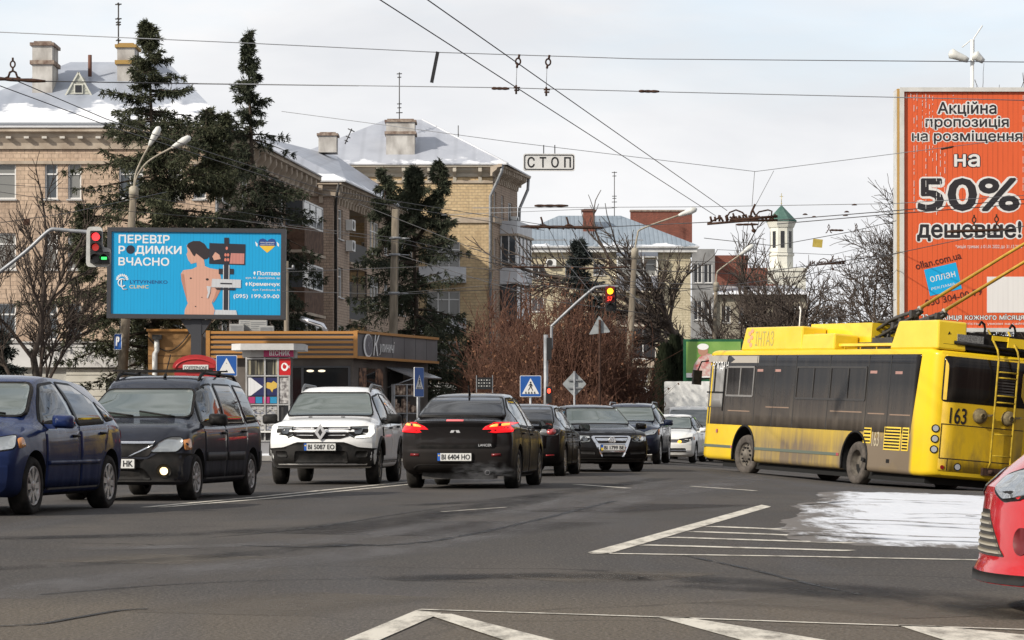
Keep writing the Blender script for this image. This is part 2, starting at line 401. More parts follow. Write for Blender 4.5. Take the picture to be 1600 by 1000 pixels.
def patch(pts, name='road_marking', m=None, dz=.004):
    mb = MB(); P = [roadpx(*p) for p in pts]; mb.add([(p.x, p.y, gz(p.x, p.y)+dz) for p in P], [tuple(range(len(P)))])
    o = mb.build(name, m or PAINT, fixn=False); o['kind'] = 'structure'
    if o.data.polygons[0].normal.z < 0: o.data.flip_normals()
    return o
stripe([(225, 793), (400, 777), (640, 753)], .11); stripe([(252, 793), (420, 779), (650, 756)], .11)
stripe([(899, 757), (982, 763)], .13); stripe([(1080, 760), (1180, 767)], .10); stripe([(690, 800), (790, 793)], .05)
patch([(918, 864), (950, 866), (1205, 792), (1190, 789)])
stripe([(925, 865), (1250, 870), (1600, 877)], .13)
for y, x0 in ((852, 1005), (840, 1048), (831, 1083), (823, 1112)): stripe([(x0, y), (1330, y+9)], .20)
patch([(650, 955), (690, 959), (590, 1003), (535, 1003)], dz=.005)
stripe([(655, 953), (1000, 964), (1300, 975), (1610, 985)], .055)
patch([(662, 960), (706, 961), (870, 1003), (790, 1003)], dz=.006); patch([(1030, 966), (1075, 966), (1300, 1003), (1165, 1003)]); patch([(1400, 977), (1460, 979), (1700, 1003), (1480, 1003)])
def blend_sheet(name, col, lo, hi, amt, sc=(1, .25, 1), nsc=1.6, rough=.7):
    m = mat(name, col, rough, ior=1.2); g = NG(m); o = g.n('ShaderNodeNewGeometry').outputs['Position']; u = g.xyz(g.uv())[0]
    edge = g.math('MULTIPLY', g.math('SUBTRACT', .5, g.math('ABSOLUTE', g.math('SUBTRACT', u, .5))), 3.2, True)
    f = g.math('MULTIPLY', g.math('MULTIPLY', edge, g.ramp(g.noise(g.map(o, sc), nsc, 7, .65), [(lo, 0.0), (hi, 1.0)])), amt, True); g.set(g.b.inputs['Alpha'], f); return m
def track(pts, w, m, name, dz=.003):
    P = crv0([roadpx(*p) for p in pts]); vs = []; uv = []
    for i, p in enumerate(P):
        d = P[min(i+1, len(P)-1)]-P[max(i-1, 0)]; d.z = 0; d.normalize(); n = Vector((-d.y, d.x, 0))*w/2
        for q, u in ((p+n, 0), (p, .5), (p-n, 1)): vs.append((q.x, q.y, gz(q.x, q.y)+dz)); uv.append((u, i))
    mb = MB()
    for i in range(len(P)-1):
        for k in (0, 1): mb.f.append((3*i+k, 3*i+k+1, 3*i+4+k, 3*i+3+k)); mb.m.append(0); mb.sm.append(False)
    mb.v = vs; o = mb.build(name, m); ul = o.data.uv_layers.new(name='uv')
    for p in o.data.polygons:
        for li in p.loop_indices: ul.data[li].uv = uv[o.data.loops[li].vertex_index]
    o['kind'] = 'structure'; return o
def crv0(P, n=8):
    o = []
    for i in range(len(P)-1):
        p0, p1, p2, p3 = P[max(i-1, 0)], P[i], P[i+1], P[min(i+2, len(P)-1)]
        for k in range(n): t = k/n; o.append(.5*((2*p1)+(p2-p0)*t+(2*p0-5*p1+4*p2-p3)*t*t+(3*p1-p0-3*p2+p3)*t**3))
    return o+[P[-1]]
TRK = blend_sheet('polished track', (.165, .157, .156), .34, .62, .55); TRD = blend_sheet('dark oily track', (.030, .028, .028), .36, .64, .7); TAR = blend_sheet('tar seam', (.012, .011, .011), .36, .52, .95, (3, 1, 1), 2.5, .5)
track([(-60, 935), (180, 905), (420, 880), (620, 858), (800, 822), (980, 782), (1120, 758), (1200, 744)], 1.1, TRK, 'worn_track', .0030); track([(120, 858), (500, 845), (760, 806), (940, 772), (1060, 752)], .8, TRK, 'worn_track', .0034); track([(600, 905), (900, 900), (1250, 915), (1620, 950)], .8, TRD, 'oily_track', .0036); track([(-40, 842), (330, 833), (640, 812), (850, 775)], .9, TRD, 'oily_track', .0038); track([(1050, 915), (1300, 930), (1620, 968)], .5, TRD, 'oily_track', .0040); track([(640, 790), (820, 777), (1040, 747)], .6, TRD, 'oily_track', .0028); track([(-30, 890), (300, 872), (560, 850)], .5, TRD, 'oily_track', .0026)
track([(-20, 980), (60, 976), (120, 966), (185, 955), (230, 952)], .05, TAR, 'tar_seam', .0048); track([(380, 853), (470, 855), (540, 853), (610, 852), (700, 842), (830, 815), (960, 783)], .10, TAR, 'tar_seam', .0050); track([(522, 854), (560, 852.5), (606, 853)], .22, TAR, 'tar_seam', .0054); track([(1065, 868), (1105, 876), (1180, 892), (1260, 912), (1345, 930)], .06, TAR, 'tar_seam', .0052); track([(330, 840), (480, 826), (620, 804), (720, 790)], .05, TAR, 'tar_seam', .0046); track([(60, 930), (300, 912), (560, 905), (760, 912)], .04, TAR, 'tar_seam', .0044)
PATCHM = blend_sheet('repair patch', (.050, .045, .043), .10, .34, .75, (2, 2, 1), 3, .8); PATCHL = blend_sheet('bleached patch', (.150, .132, .112), .20, .50, .6, (2, 2, 1), 3, .85)
track([(560, 836), (660, 829), (790, 815)], 2.4, PATCHM, 'repair_patch', .0022); track([(180, 880), (330, 868)], 1.6, PATCHL, 'repair_patch', .0018); track([(820, 905), (980, 900), (1080, 902)], 1.3, PATCHL, 'repair_patch', .0020); track([(1130, 938), (1330, 950), (1480, 965)], .7, PATCHL, 'repair_patch', .0024); track([(330, 960), (480, 940), (600, 930)], 1.2, PATCHL, 'repair_patch', .0016); track([(880, 800), (1010, 793), (1090, 788)], 1.8, PATCHM, 'repair_patch', .0021)
# snow lying on the traffic island
SNOW = mat('snow', (.72, .74, .78), .7, ior=1.2); g = NG(SNOW); o = g.n('ShaderNodeNewGeometry').outputs['Position']
thin = g.n('ShaderNodeAttribute', attribute_name='thin').outputs['Fac']; nz_ = g.noise(g.map(o, (1.2, .20, 1), (0, 4, 0)), 2.6, 8, .72)
dn = g.ramp(g.math('ADD', nz_, g.math('MULTIPLY', g.math('SUBTRACT', thin, .40), .40)), [(.48, 0.0), (.64, .95)]); g.col(g.mix(dn, (.66, .68, .72), (.125, .110, .097)))
g.bump(g.noise(o, 9, 6), .5, .03)
from mathutils import noise as MN
def snow_patch(name, out, hmax, m=SNOW, res=.16, seed=0):
    P = [roadpx(*p) for p in out]; x0 = min(p.x for p in P); x1 = max(p.x for p in P); y0 = min(p.y for p in P); y1 = max(p.y for p in P)
    def inside(x, y):
        c = False; dmin = 1e9
        for a, b in zip(P, P[1:]+P[:1]):
            if (a.y > y) != (b.y > y) and x < (b.x-a.x)*(y-a.y)/(b.y-a.y)+a.x: c = not c
            e = (b-a).to_2d(); w = Vector((x, y))-a.to_2d(); t = min(1, max(0, w.dot(e)/e.length_squared)); dmin = min(dmin, (w-e*t).length)
        return dmin if c else -dmin
    nx = int((x1-x0)/res)+2; ny = int((y1-y0)/(res*1.8))+2; vs = []; th = []
    for j in range(ny):
        for i in range(nx):
            x = x0+i*res; y = y0+j*res*1.8; d = inside(x, y)
            n = MN.fractal(Vector((x*.9, y*.22, seed)), .9, 2.1, 5); n2 = MN.fractal(Vector((x*3, y*1.0, seed+7)), .9, 2.1, 3)
            left = S(.0, .30, (x-x0)/(x1-x0)); h = min(d*.016, .014)+n*.016+n2*.014+.002
            tn = 1-S(-.1, 1.0, d/1.8)*S(.0, .36, (x-x0)/(x1-x0)); th.append(tn); vs.append((x, y, gz(x, y)+max(-.03, h-.022*S(.72, .98, tn))))
    fs = [(j*nx+i, j*nx+i+1, (j+1)*nx+i+1, (j+1)*nx+i) for j in range(ny-1) for i in range(nx-1)]
    fs = [f for f in fs if max(vs[k][2]-gz(vs[k][0], vs[k][1]) for k in f) > -.02]
    mb = MB(); mb.add(vs, fs, 0, True); o = mb.build(name, m); o['kind'] = 'stuff'; at_ = o.data.attributes.new('thin', 'FLOAT', 'POINT'); at_.data.foreach_set('value', th); return o
o = snow_patch('snow', [(1185, 800), (1255, 766), (1400, 769), (1700, 778), (1800, 858), (1500, 862), (1330, 858), (1240, 854), (1120, 856), (1105, 832)], .022)
DRT = blend_sheet('dirt streak', (.10, .088, .078), .30, .56, .9, (2, .6, 1), 2, .8)
track([(1300, 820), (1400, 823), (1480, 828), (1545, 829)], .28, DRT, 'dirt_streak', .055); track([(1415, 812), (1480, 811), (1550, 814)], .20, DRT, 'dirt_streak', .055); track([(1250, 790), (1330, 786), (1420, 789), (1520, 792)], .22, DRT, 'dirt_streak', .055); track([(1230, 838), (1330, 842), (1440, 848), (1540, 850)], .25, DRT, 'dirt_streak', .05)
o['label'] = 'thin trodden snow on the painted traffic island'; o['category'] = 'snow'
# ---------------------------------------------------------------- cars
def pchip(xs, ys, x):
    n = len(xs)
    if x <= xs[0]: return ys[0]
    if x >= xs[-1]: return ys[-1]
    i = max(k for k in range(n-1) if xs[k] <= x)
    d = [(ys[k+1]-ys[k])/(xs[k+1]-xs[k]) for k in range(n-1)]
    def m(k):
        if k == 0: return d[0]
        if k == n-1: return d[-1]
        if d[k-1]*d[k] <= 0: return 0
        return 2*d[k-1]*d[k]/(d[k-1]+d[k])
    h = xs[i+1]-xs[i]; t = (x-xs[i])/h; a, b = m(i)*h, m(i+1)*h
    return ys[i]*(2*t**3-3*t*t+1)+a*(t**3-2*t*t+t)+ys[i+1]*(3*t*t-2*t**3)+b*(t**3-t*t)
def crom(P, n):
    o = []
    for i in range(len(P)-1):
        p0 = P[max(i-1, 0)]; p1 = P[i]; p2 = P[i+1]; p3 = P[min(i+2, len(P)-1)]
        for k in range(n):
            t = k/n
            o.append(tuple(.5*((2*p1[j])+(-p0[j]+p2[j])*t+(2*p0[j]-5*p1[j]+4*p2[j]-p3[j])*t*t+(-p0[j]+3*p1[j]-3*p2[j]+p3[j])*t**3) for j in (0, 1)))
    o.append(tuple(P[-1])); return o
def lin(tab, v):
    if v <= tab[0][0]: return tab[0][1]
    for (a, b), (c, d) in zip(tab, tab[1:]):
        if v <= c: return b+(d-b)*(v-a)/(c-a)
    return tab[-1][1]
def body_mesh(sp):
    """sp['st']: stations from rear to front (x, z_bottom, z_shoulder, z_edge, z_top, half_width, half_width_top)"""
    st = sorted(sp['st']); xs = [s[0] for s in st]; cols = [[s[k] for s in st] for k in range(7)]
    x0, x1 = xs[0], xs[-1]; N = int((x1-x0)/.05)+1
    grid = []
    for i in range(N+1):
        x = x0+(x1-x0)*i/N
        # keep sharp ends: denser near both ends
        zb, zs, ze, zt, w, wt = [pchip(xs, cols[k], x) for k in range(1, 7)]
        bl = sp.get('bulge', .02)
        ctl = [(w*.86, zb), (w*.965, zb+.07), (w*.992, zb+.4*(zs-zb)), (w, zb+.68*(zs-zb)), (w*.985, zs-.06), (w*.952, zs), ((w*.952+wt)/2+bl*min(1, max(0, (ze-zs)/.3)), (zs+ze)/2), (wt, ze-.02*min(1, max(0, (ze-zs)/.2))), (wt*.90, ze+.45*(zt-ze)), (wt*.62, ze+.84*(zt-ze)), (wt*.3, zt-.015*(zt-ze)), (0, zt)]
        half = [(0, zb), (w*.215, zb), (w*.43, zb), (w*.645, zb)]+crom(ctl, 4)
        grid.append([(x, y, z) for y, z in half])
    nh = len(grid[0]); nose, tail = sp.get('nose', [(0, 0), (2, 0)]), sp.get('tail', [(0, 0), (2, 0)])
    fl, rl = sp.get('fl', .55), sp.get('rl', .5); fp, rpn = sp.get('fp', .16), sp.get('rp', .10); W = sp['W']/2
    def warp(p):
        x, y, z = p; t = max(0, 1-(x1-x)/fl); u = max(0, 1-(x-x0)/rl); a = min(1, abs(y)/W)
        return (x-(fp*a**2.4+lin(nose, z))*t**1.3+(rpn*a**2.4+lin(tail, z))*u**1.3, y, z)
    vs = []; ring = []
    for g in grid:
        r = []
        for p in g: r.append(len(vs)); vs.append(warp(p))
        for p in g[-2:0:-1]: r.append(len(vs)); vs.append(warp((p[0], -p[1], p[2])))
        ring.append(r)
    M = len(ring[0]); fs = []
    for i in range(N):
        for k in range(M): fs.append((ring[i][k], ring[i][(k+1) % M], ring[i+1][(k+1) % M], ring[i+1][k]))
    # caps: columns across y for each height row
    for i, flip in ((0, True), (N, False)):
        g = grid[i]; r = ring[i]
        K = 8; rows = [[r[4], r[3], r[2], r[1], r[0], r[M-1], r[M-2], r[M-3], r[M-4]]]
        for k in range(5, nh):
            a = r[k]; b = r[(M-k) % M]
            if k == nh-1: rows.append([a]); break
            row = [a]
            for c in range(1, K):
                t = c/K; y = g[k][1]*(1-2*t); row.append(len(vs)); vs.append(warp((g[k][0], y, g[k][2])))
            row.append(b); rows.append(row)
        fs0 = []
        for ra, rb in zip(rows, rows[1:]):
            if len(rb) == 1:
                fs0 += [(ra[j], ra[j+1], rb[0]) for j in range(K)]; break
            for j in range(K): fs0.append((ra[j], ra[j+1], rb[j+1], rb[j]))
        fs += [f[::-1] if flip else f for f in fs0]
    return vs, fs
def to_bvh(vs, fs): return BVHTree.FromPolygons([Vector(v) for v in vs], fs)
def conform(bvh, poly, axis, eps=.004, cell=.07, thick=.012, far=4.0, flip=1):
    """lays polygon on the body surface; axis 'L'/'R' (x,z), 'F'/'B' (y,z), 'T' (x,y) -> MB"""
    bm = bmesh.new(); vv = [bm.verts.new((a, b, 0)) for a, b in poly]; bm.faces.new(vv)
    for ax in (0, 1):
        lo = min(p[ax] for p in poly); hi = max(p[ax] for p in poly); n = max(1, int((hi-lo)/cell))
        for k in range(1, n):
            c = [0, 0, 0]; c[ax] = lo+(hi-lo)*k/n; no = [0, 0, 0]; no[ax] = 1
            bmesh.ops.bisect_plane(bm, geom=bm.verts[:]+bm.edges[:]+bm.faces[:], plane_co=c, plane_no=no)
    bm.verts.ensure_lookup_table(); bm.verts.index_update()
    D = {'L': Vector((0, -1, 0)), 'R': Vector((0, 1, 0)), 'F': Vector((-1, 0, 0)), 'B': Vector((1, 0, 0)), 'T': Vector((0, 0, -1))}[axis]
    out = []; back = []; ok = []; lastn = -D
    for v in bm.verts:
        a, b = v.co.x, v.co.y
        o = {'L': (a, far, b), 'R': (a, -far, b), 'F': (far, a, b), 'B': (-far, a, b), 'T': (a, b, far)}[axis]
        h, n, i, d = bvh.ray_cast(Vector(o), D)
        if h is None: out.append(None); back.append(None); continue
        if n.dot(D) > 0: n = -n
        out.append(h+n*eps); back.append(h-n*thick)
    # average normals would be smoother; fill misses from nearest hit
    hits = [i for i, o in enumerate(out) if o is not None]
    if not hits: bm.free(); return MB()
    for i, o in enumerate(out):
        if o is None:
            j = min(hits, key=lambda k: (bm.verts[k].co-bm.verts[i].co).length); out[i] = out[j].copy(); back[i] = back[j].copy()
    mb = MB(); n = len(out); fs = []
    sgn = 1 if axis in ('R', 'F', 'T') else -1
    for f in bm.faces:
        idx = [v.index for v in f.verts]; fs.append(tuple(idx if sgn > 0 else idx[::-1]))
    mb.add(out, fs, 0, True)
    base = len(mb.v); rim = []
    mb.v += [tuple(b) for b in back]
    for e in bm.edges:
        if len(e.link_faces) == 1:
            a, b = e.verts[0].index, e.verts[1].index
            mb.f.append((a, b, base+b, base+a)); mb.m.append(0); mb.sm.append(False)
    bm.free(); return mb
def glazed(bvh, poly, axis, eps=.006, thick=.07):
    """a smooth bent pane: profile of the middle line, quadratic sweep towards the sides"""
    sx = 1 if axis == 'F' else -1; zs = sorted(set(round(p[1], 4) for p in poly)); zlo, zhi = zs[0], zs[-1]
    def hit(y, z):
        h = bvh.ray_cast(Vector((4*sx, y, z)), Vector((-sx, 0, 0)))[0]; return None if h is None else h.x
    def half(z): return max(abs(p[0]) for p in poly)
    tab = []
    for k in range(9):
        z = zlo+(zhi-zlo)*k/8; x0 = hit(0, z); t = (z-zlo)/(zhi-zlo)
        wl = max(abs(p[0]) for p in poly if p[1] < (zlo+zhi)/2); wh = max(abs(p[0]) for p in poly if p[1] > (zlo+zhi)/2); w = wl+(wh-wl)*t
        x1 = hit(w*.72, z)
        if x0 is None: x0 = tab[-1][1]
        if x1 is None: x1 = x0-sx*.05
        tab.append((z, x0, (x0-x1)/(w*.72)**2))
    for _ in range(2):
        ks = [t[2] for t in tab]; tab = [(t[0], t[1], sum(ks[max(0, i-2):i+3])/len(ks[max(0, i-2):i+3])) for i, t in enumerate(tab)]
    bm = bmesh.new(); bm.faces.new([bm.verts.new((a, b, 0)) for a, b in poly])
    for ax in (0, 1):
        lo = min(p[ax] for p in poly); hi = max(p[ax] for p in poly); n = max(2, int((hi-lo)/.05))
        for k in range(1, n):
            c = [0, 0, 0]; c[ax] = lo+(hi-lo)*k/n; no = [0, 0, 0]; no[ax] = 1
            bmesh.ops.bisect_plane(bm, geom=bm.verts[:]+bm.edges[:]+bm.faces[:], plane_co=c, plane_no=no)
    bm.verts.ensure_lookup_table(); bm.verts.index_update(); mb = MB()
    mb.add([(lin([(t[0], t[1]) for t in tab], v.co.y)-lin([(t[0], t[2]) for t in tab], v.co.y)*v.co.x**2+sx*eps, v.co.x, v.co.y+.003) for v in bm.verts], [tuple([v.index for v in f.verts][::sx]) for f in bm.faces], 0, True)
    n = len(mb.v); mb.v += [(x-sx*thick, y*.99, z-thick*.35) for x, y, z in mb.v[:n]]
    for e in bm.edges:
        if len(e.link_faces) == 1: a, b = e.verts[0].index, e.verts[1].index; mb.f.append((a, b, n+b, n+a)); mb.m.append(0); mb.sm.append(False)
    bm.free(); return mb
def mirror(poly): return [(-a, b) for a, b in poly]
def spoke_rim(r, n, wd, m, style=0):
    mb = MB()
    mb.lathe([(r*.96, -.02), (r, .015), (r*.95, .03), (r*.86, .012), (r*.84, -.03)], 28, 0, 'y')
    mb.lathe([(.001, .022), (.05, .026), (.062, .012), (.064, -.03)], 16, 0, 'y')
    for k in range(n):
        a = 2*pi*k/n
        for dx in ((-.026, .026) if style == 1 else (0,)):
            R = Matrix.Rotation(-a, 3, 'Y'); p0 = R @ Vector((dx, .008, .05)); p1 = R @ Vector((dx*1.5, .008, r*.9))
            d = (p1-p0); M = MX((0, 0, 0), R @ Vector((1, 0, 0)), R @ Vector((0, 1, 0)), R @ Vector((0, 0, 1))).to_3x3()
            mb.box((p0+p1)/2, (wd, .024, d.length), 0, M, 1.25)
    mb.lathe([(.001, -.035), (r*.9, -.04)], 20, 1, 'y', smooth=False)
    return mb
def make_wheel(root, x, side, R, tw, rimr, n, wd, rim_m, style, steer=0, sy=.76):
    hub = MB()
    y0, y1 = -tw/2, tw/2
    hub.lathe([(rimr, y0+.01), (R*.90, y0), (R*.975, y0+.03), (R, y0+.06), (R, y1-.06), (R*.975, y1-.03), (R*.90, y1), (rimr*1.06, y1-.004), (rimr, y1-.02), (rimr, y0+.01)], 30, 0, 'y')
    w = hub.build('wheel', TYRE, root); w.location = (x, side*sy, R-.012); w.rotation_euler = (0, 0, (0 if side > 0 else pi)+steer)
    rm = spoke_rim(rimr, n, wd, rim_m, style).build('rim', [rim_m, WELL], w); rm.location = (0, tw/2-.035, 0); rm.rotation_euler = (0, random.uniform(0, 6), 0)
    return w
def plate(root, x, z, body, face='F', w=.52, h=.115, yellow=False, y=0, txt=None, tilt=0):
    s = 1 if face == 'F' else -1
    M = MX((x, y, z), (0, s, 0), (0, 0, 1), (s, 0, 0))
    p = flat(rrect(-w/2-.012, -h/2-.012, w/2+.012, h/2+.012, .012), M, .012, BLK, root, 'number_plate', .03)
    flat(rrect(-w/2, -h/2, w/2, h/2, .008), M, .0145, PLATE, p, 'plate_face', .002)
    flat(rect(-w/2, -h/2, -w/2+.042, h/2), M, .0158, PBLUE, p, 'country_band', .001)
    if yellow: flat(rect(-w/2, -h/2, -w/2+.042, 0), M, .0175, PYEL, p, 'country_band', .001)
    else: flat(ell(-w/2+.021, h*.2, .012, .012, 10), M, .0175, PYEL, p, 'country_emblem', .001)
    M2 = M @ Matrix.Translation((.022, 0, .016))
    lettering(body, M2, w-.08, 1, .03, INK, p, 'lettering', .003, height=h*.70)
    return p
def make_car(sp):
    random.seed(sp['seed'])
    root = empty(sp['name'], label=sp['label'], cat=sp['cat'])
    vs, fs = body_mesh(sp); bvh = to_bvh(vs, fs)
    mb = MB(); mb.add(vs, fs, 0, True); body = mb.build('body', [sp['paint'], WELL], root)
    # wheel arches cut out of the shell
    cut = MB(); R = sp['R']; ra = sp.get('RA', R+.055)
    for x in sp['ax']:
        for s in (1, -1):
            cut.lathe([(.0005, s*(sp['W']/2-.34)), (ra, s*(sp['W']/2-.34)), (ra, s*(sp['W']/2+.2)), (.0005, s*(sp['W']/2+.2))][::s], 32, 0, 'y', (x, 0, R))
    co = cut.build('cutter', [WELL], None, fixn=True)
    bm = bmesh.new(); bm.from_mesh(body.data); bmesh.ops.recalc_face_normals(bm, faces=bm.faces); bm.to_mesh(body.data); bm.free()
    md = body.modifiers.new('arch', 'BOOLEAN'); md.operation = 'DIFFERENCE'; md.object = co; md.solver = 'EXACT'; md.material_mode = 'TRANSFER'
    dg = bpy.context.evaluated_depsgraph_get(); nm = bpy.data.meshes.new_from_object(body.evaluated_get(dg)); body.modifiers.clear(); body.data = nm
    bpy.data.objects.remove(co)
    nm.update()
    for p in nm.polygons: p.use_smooth = True
    try:
        nm.set_sharp_from_angle(angle=radians(38))
    except Exception: pass
    for x in sp['ax']:
        for s in (1, -1):
            make_wheel(root, x, s, R, sp.get('tw', .21), sp.get('rim', R*.66), sp.get('spokes', 7), sp.get('spw', .05), sp.get('rimm', RIM), sp.get('sty', 0), 0, sp['W']/2-.125)
            if sp.get('archm'):   # plastic arch lip
                am = MB(); pts = []
                for k in range(15):
                    a = -.15+(pi+.3)*k/14; q = Vector((x+(ra+.012)*cos(a), 0, R+(ra+.012)*sin(a)))
                    h = bvh.ray_cast(Vector((q.x, s*4, q.z)), Vector((0, -s, 0)))[0]
                    if h is not None and q.z > sp['st'][0][1]: pts.append(h)
                if len(pts) > 3: am.tube(pts, sp.get('archr', .03), 6); am.build('wheel_arch', sp['archm'], root)
    nmx = {}
    for d in sp['parts']:
        # (name, axes, poly, material, eps [, options])
        name, axes, poly, m, eps = d[:5]; op = d[5] if len(d) > 5 else {}
        if op.get('r'): poly = rounded(poly, op['r'])
        for ax in axes:
            p = mirror(poly) if (ax in 'FB' and op.get('mir')) else poly
            par = root
            for pi_, q in enumerate(([p, mirror(p)] if op.get('both') else [p])):
                par = nmx.get((op.get('on'), ax, pi_)) or root
                if name in ('windscreen', 'rear_window') and ax in 'FB':
                    o = glazed(bvh, q, ax, eps+.004).build(name, m, par); glazed(bvh, inset(q, -op['seam']*.7), ax, eps*.3).build('window_seal', BLK, o); continue
                if op.get('seam'):
                    s_ = conform(bvh, inset(q, -op['seam']), ax, eps*.5, op.get('cell', .09)); so_ = s_.build(op.get('seamname', 'seal'), op.get('seamm', BLK), None)
                o = conform(bvh, q, ax, eps, op.get('cell', .09), op.get('thick', .012)).build(name, m, par)
                if op.get('seam'): so_.parent = o
                if op.get('key'): nmx[(op['key'], ax, pi_)] = o
                if op.get('label'): o['label'] = op['label']
    return root, bvh
def side_mirror(root, x, y, z, s, m, w=.22, h=.15, name='mirror'):
    mb = MB()
    # rounded shell facing backwards
    prof = rounded([(-w/2, -h*.42), (w/2, -h*.5), (w/2, h*.42), (-w/2, h*.5)], .05, 4)
    n = len(prof); rings = []
    for xo, k in ((-.02, .9), (.0, 1.0), (.06, .97), (.11, .75), (.135, .35)):
        rings.append([(x+xo, s*(y+.06+w/2)+a*k*s, z+b*k) for a, b in prof])
    vs = [v for r in rings for v in r]; fs = [(i*n+k, i*n+(k+1) % n, (i+1)*n+(k+1) % n, (i+1)*n+k) for i in range(4) for k in range(n)]+[tuple(4*n+k for k in range(n)), tuple(range(n))[::-1]]
    mb.add(vs, fs, 0, True); mb.box((x+.03, s*(y+.03), z-h*.33), (.07, .14, .05))
    o = mb.build(name, m, root, fixn=True)
    g = MB(); g.prism([(a*.88, b*.86) for a, b in prof], 0, .004, MX((x-.0205, s*(y+.06+w/2), z), (0, s, 0), (0, 0, 1), (-1, 0, 0))); g.build('mirror_glass', GLASS, o, fixn=True)
    return o
def handle(root, bvh, x, z, s, m):
    h = bvh.ray_cast(Vector((x, s*4, z)), Vector((0, -s, 0)))[0]
    if h is None: return
    mb = MB(); mb.tube([(x-.09, h.y-.005*s, z), (x-.07, h.y+.03*s, z), (x+.07, h.y+.03*s, z), (x+.09, h.y-.005*s, z)], .016, 6); mb.build('door_handle', m, root)
def wiper(root, bvh, y0, y1, z, lift=.07):
    pts = []
    for k in range(6):
        t = k/5; y = y0+(y1-y0)*t; h = bvh.ray_cast(Vector((4, y, z+lift*t)), Vector((-1, 0, 0)))[0]
        if h is not None: pts.append(h+Vector((.015, 0, .012)))
    if len(pts) > 2: mb = MB(); mb.tube(pts, .011, 5); mb.build('wiper', BLK, root)
def place(root, x, y, yaw):
    """yaw in degrees, 0 = driving straight away from the camera"""
    root.location = (x, y, gz(x, y)); root.rotation_euler = (0, 0, radians(90-yaw))
def sill(x0, x1, z0, z1): return [(x0, z0), (x1, z0), (x1, z1), (x0, z1)]
# ---- blue hatchback at the left edge
sp = dict(name='hatchback_car', seed=1, label='navy blue hatchback cut off by the left edge of the photo', cat='car', W=1.84, paint=P_BLUE, R=.315, ax=(1.32, -1.32), rim=.215, spokes=8, spw=.055, rimm=RIM, archm=None,
 st=[(-2.03, .36, .88, .94, .98, .80, .62), (-1.95, .27, .93, 1.06, 1.10, .87, .62), (-1.75, .24, .975, 1.27, 1.31, .905, .585), (-1.35, .21, .985, 1.395, 1.435, .92, .575), (-.6, .19, .97, 1.445, 1.49, .92, .585), (0, .19, .945, 1.455, 1.505, .92, .59), (.35, .19, .93, 1.41, 1.465, .92, .59), (.75, .19, .92, 1.22, 1.275, .92, .63), (1.15, .19, .91, 1.0, 1.04, .92, .69), (1.3, .19, .89, .955, .995, .915, .70), (1.75, .19, .83, .875, .92, .90, .68), (2.02, .2, .75, .79, .83, .88, .63), (2.18, .22, .63, .67, .70, .84, .58)],
 nose=[(.2, .06), (.35, 0), (.52, 0), (.8, .16)], tail=[(.3, .04), (.5, 0), (.7, .03), (1.0, .10)], fp=.22,
 parts=[('windscreen', 'F', [(-.70, 1.055), (.70, 1.055), (.575, 1.40), (-.575, 1.40)], WSCREEN, .006, dict(r=.08, seam=.03)),
  ('door', 'LR', [(1.0, .30), (.98, .915), (-.17, .935), (-.17, .27), (.9, .27)], P_BLUE, .004, dict(r=.05, seam=.009)),
  ('door', 'LR', [(-.19, .27), (-.19, .935), (-1.27, .96), (-1.12, .72), (-.93, .50), (-.9, .27)], P_BLUE, .004, dict(r=.05, seam=.009)),
  ('door_moulding', 'LR', sill(-.9, .95, .52, .565), P_BLUE, .018, dict(thick=.02)),
  ('side_window', 'LR', [(.93, .965), (.33, 1.37), (-.12, 1.405), (-.13, .965)], GLASS, .006, dict(r=.05, seam=.03)),
  ('side_window', 'LR', [(-.21, .965), (-.20, 1.405), (-.75, 1.39), (-1.13, 1.23), (-1.17, 1.0)], GLASS, .006, dict(r=.05, seam=.03)),
  ('quarter_window', 'LR', [(-1.25, 1.01), (-1.22, 1.20), (-1.52, 1.07), (-1.60, 1.035)], GLASS, .006, dict(r=.02, seam=.025)),
  ('headlamp', 'F', [(.50, .64), (.86, .70), (.84, .84), (.62, .80)], LAMP, .008, dict(r=.04, both=1, seam=.012)),
  ('indicator', 'L', [(1.62, .72), (1.78, .70), (1.76, .80), (1.66, .82)], AMBER, .012, dict(r=.03)),
  ('grille', 'F', [(-.42, .62), (.42, .62), (.46, .72), (-.46, .72)], BLK, .006, dict(r=.03)),
  ('air_intake', 'F', [(-.62, .30), (.62, .30), (.56, .50), (-.56, .50)], BLK, .006, dict(r=.05)),
  ('tail_lamp', 'LR', [(-1.93, .78), (-1.80, .80), (-1.72, 1.05), (-1.78, 1.2), (-1.85, 1.1)], REDL, .008, dict(r=.03)),
  ('sill', 'LR', sill(-.92, .92, .20, .275), BLK, .012, {})])
c, bv = make_car(sp)
for s in (1, -1): side_mirror(c, .82, .88, .985, s, P_BLUE, .24, .16); handle(c, bv, .0, .83, s, BLK); handle(c, bv, -1.0, .86, s, BLK)
wiper(c, bv, .5, -.1, 1.06)
place(c, -5.72, 31.2, 189.2)
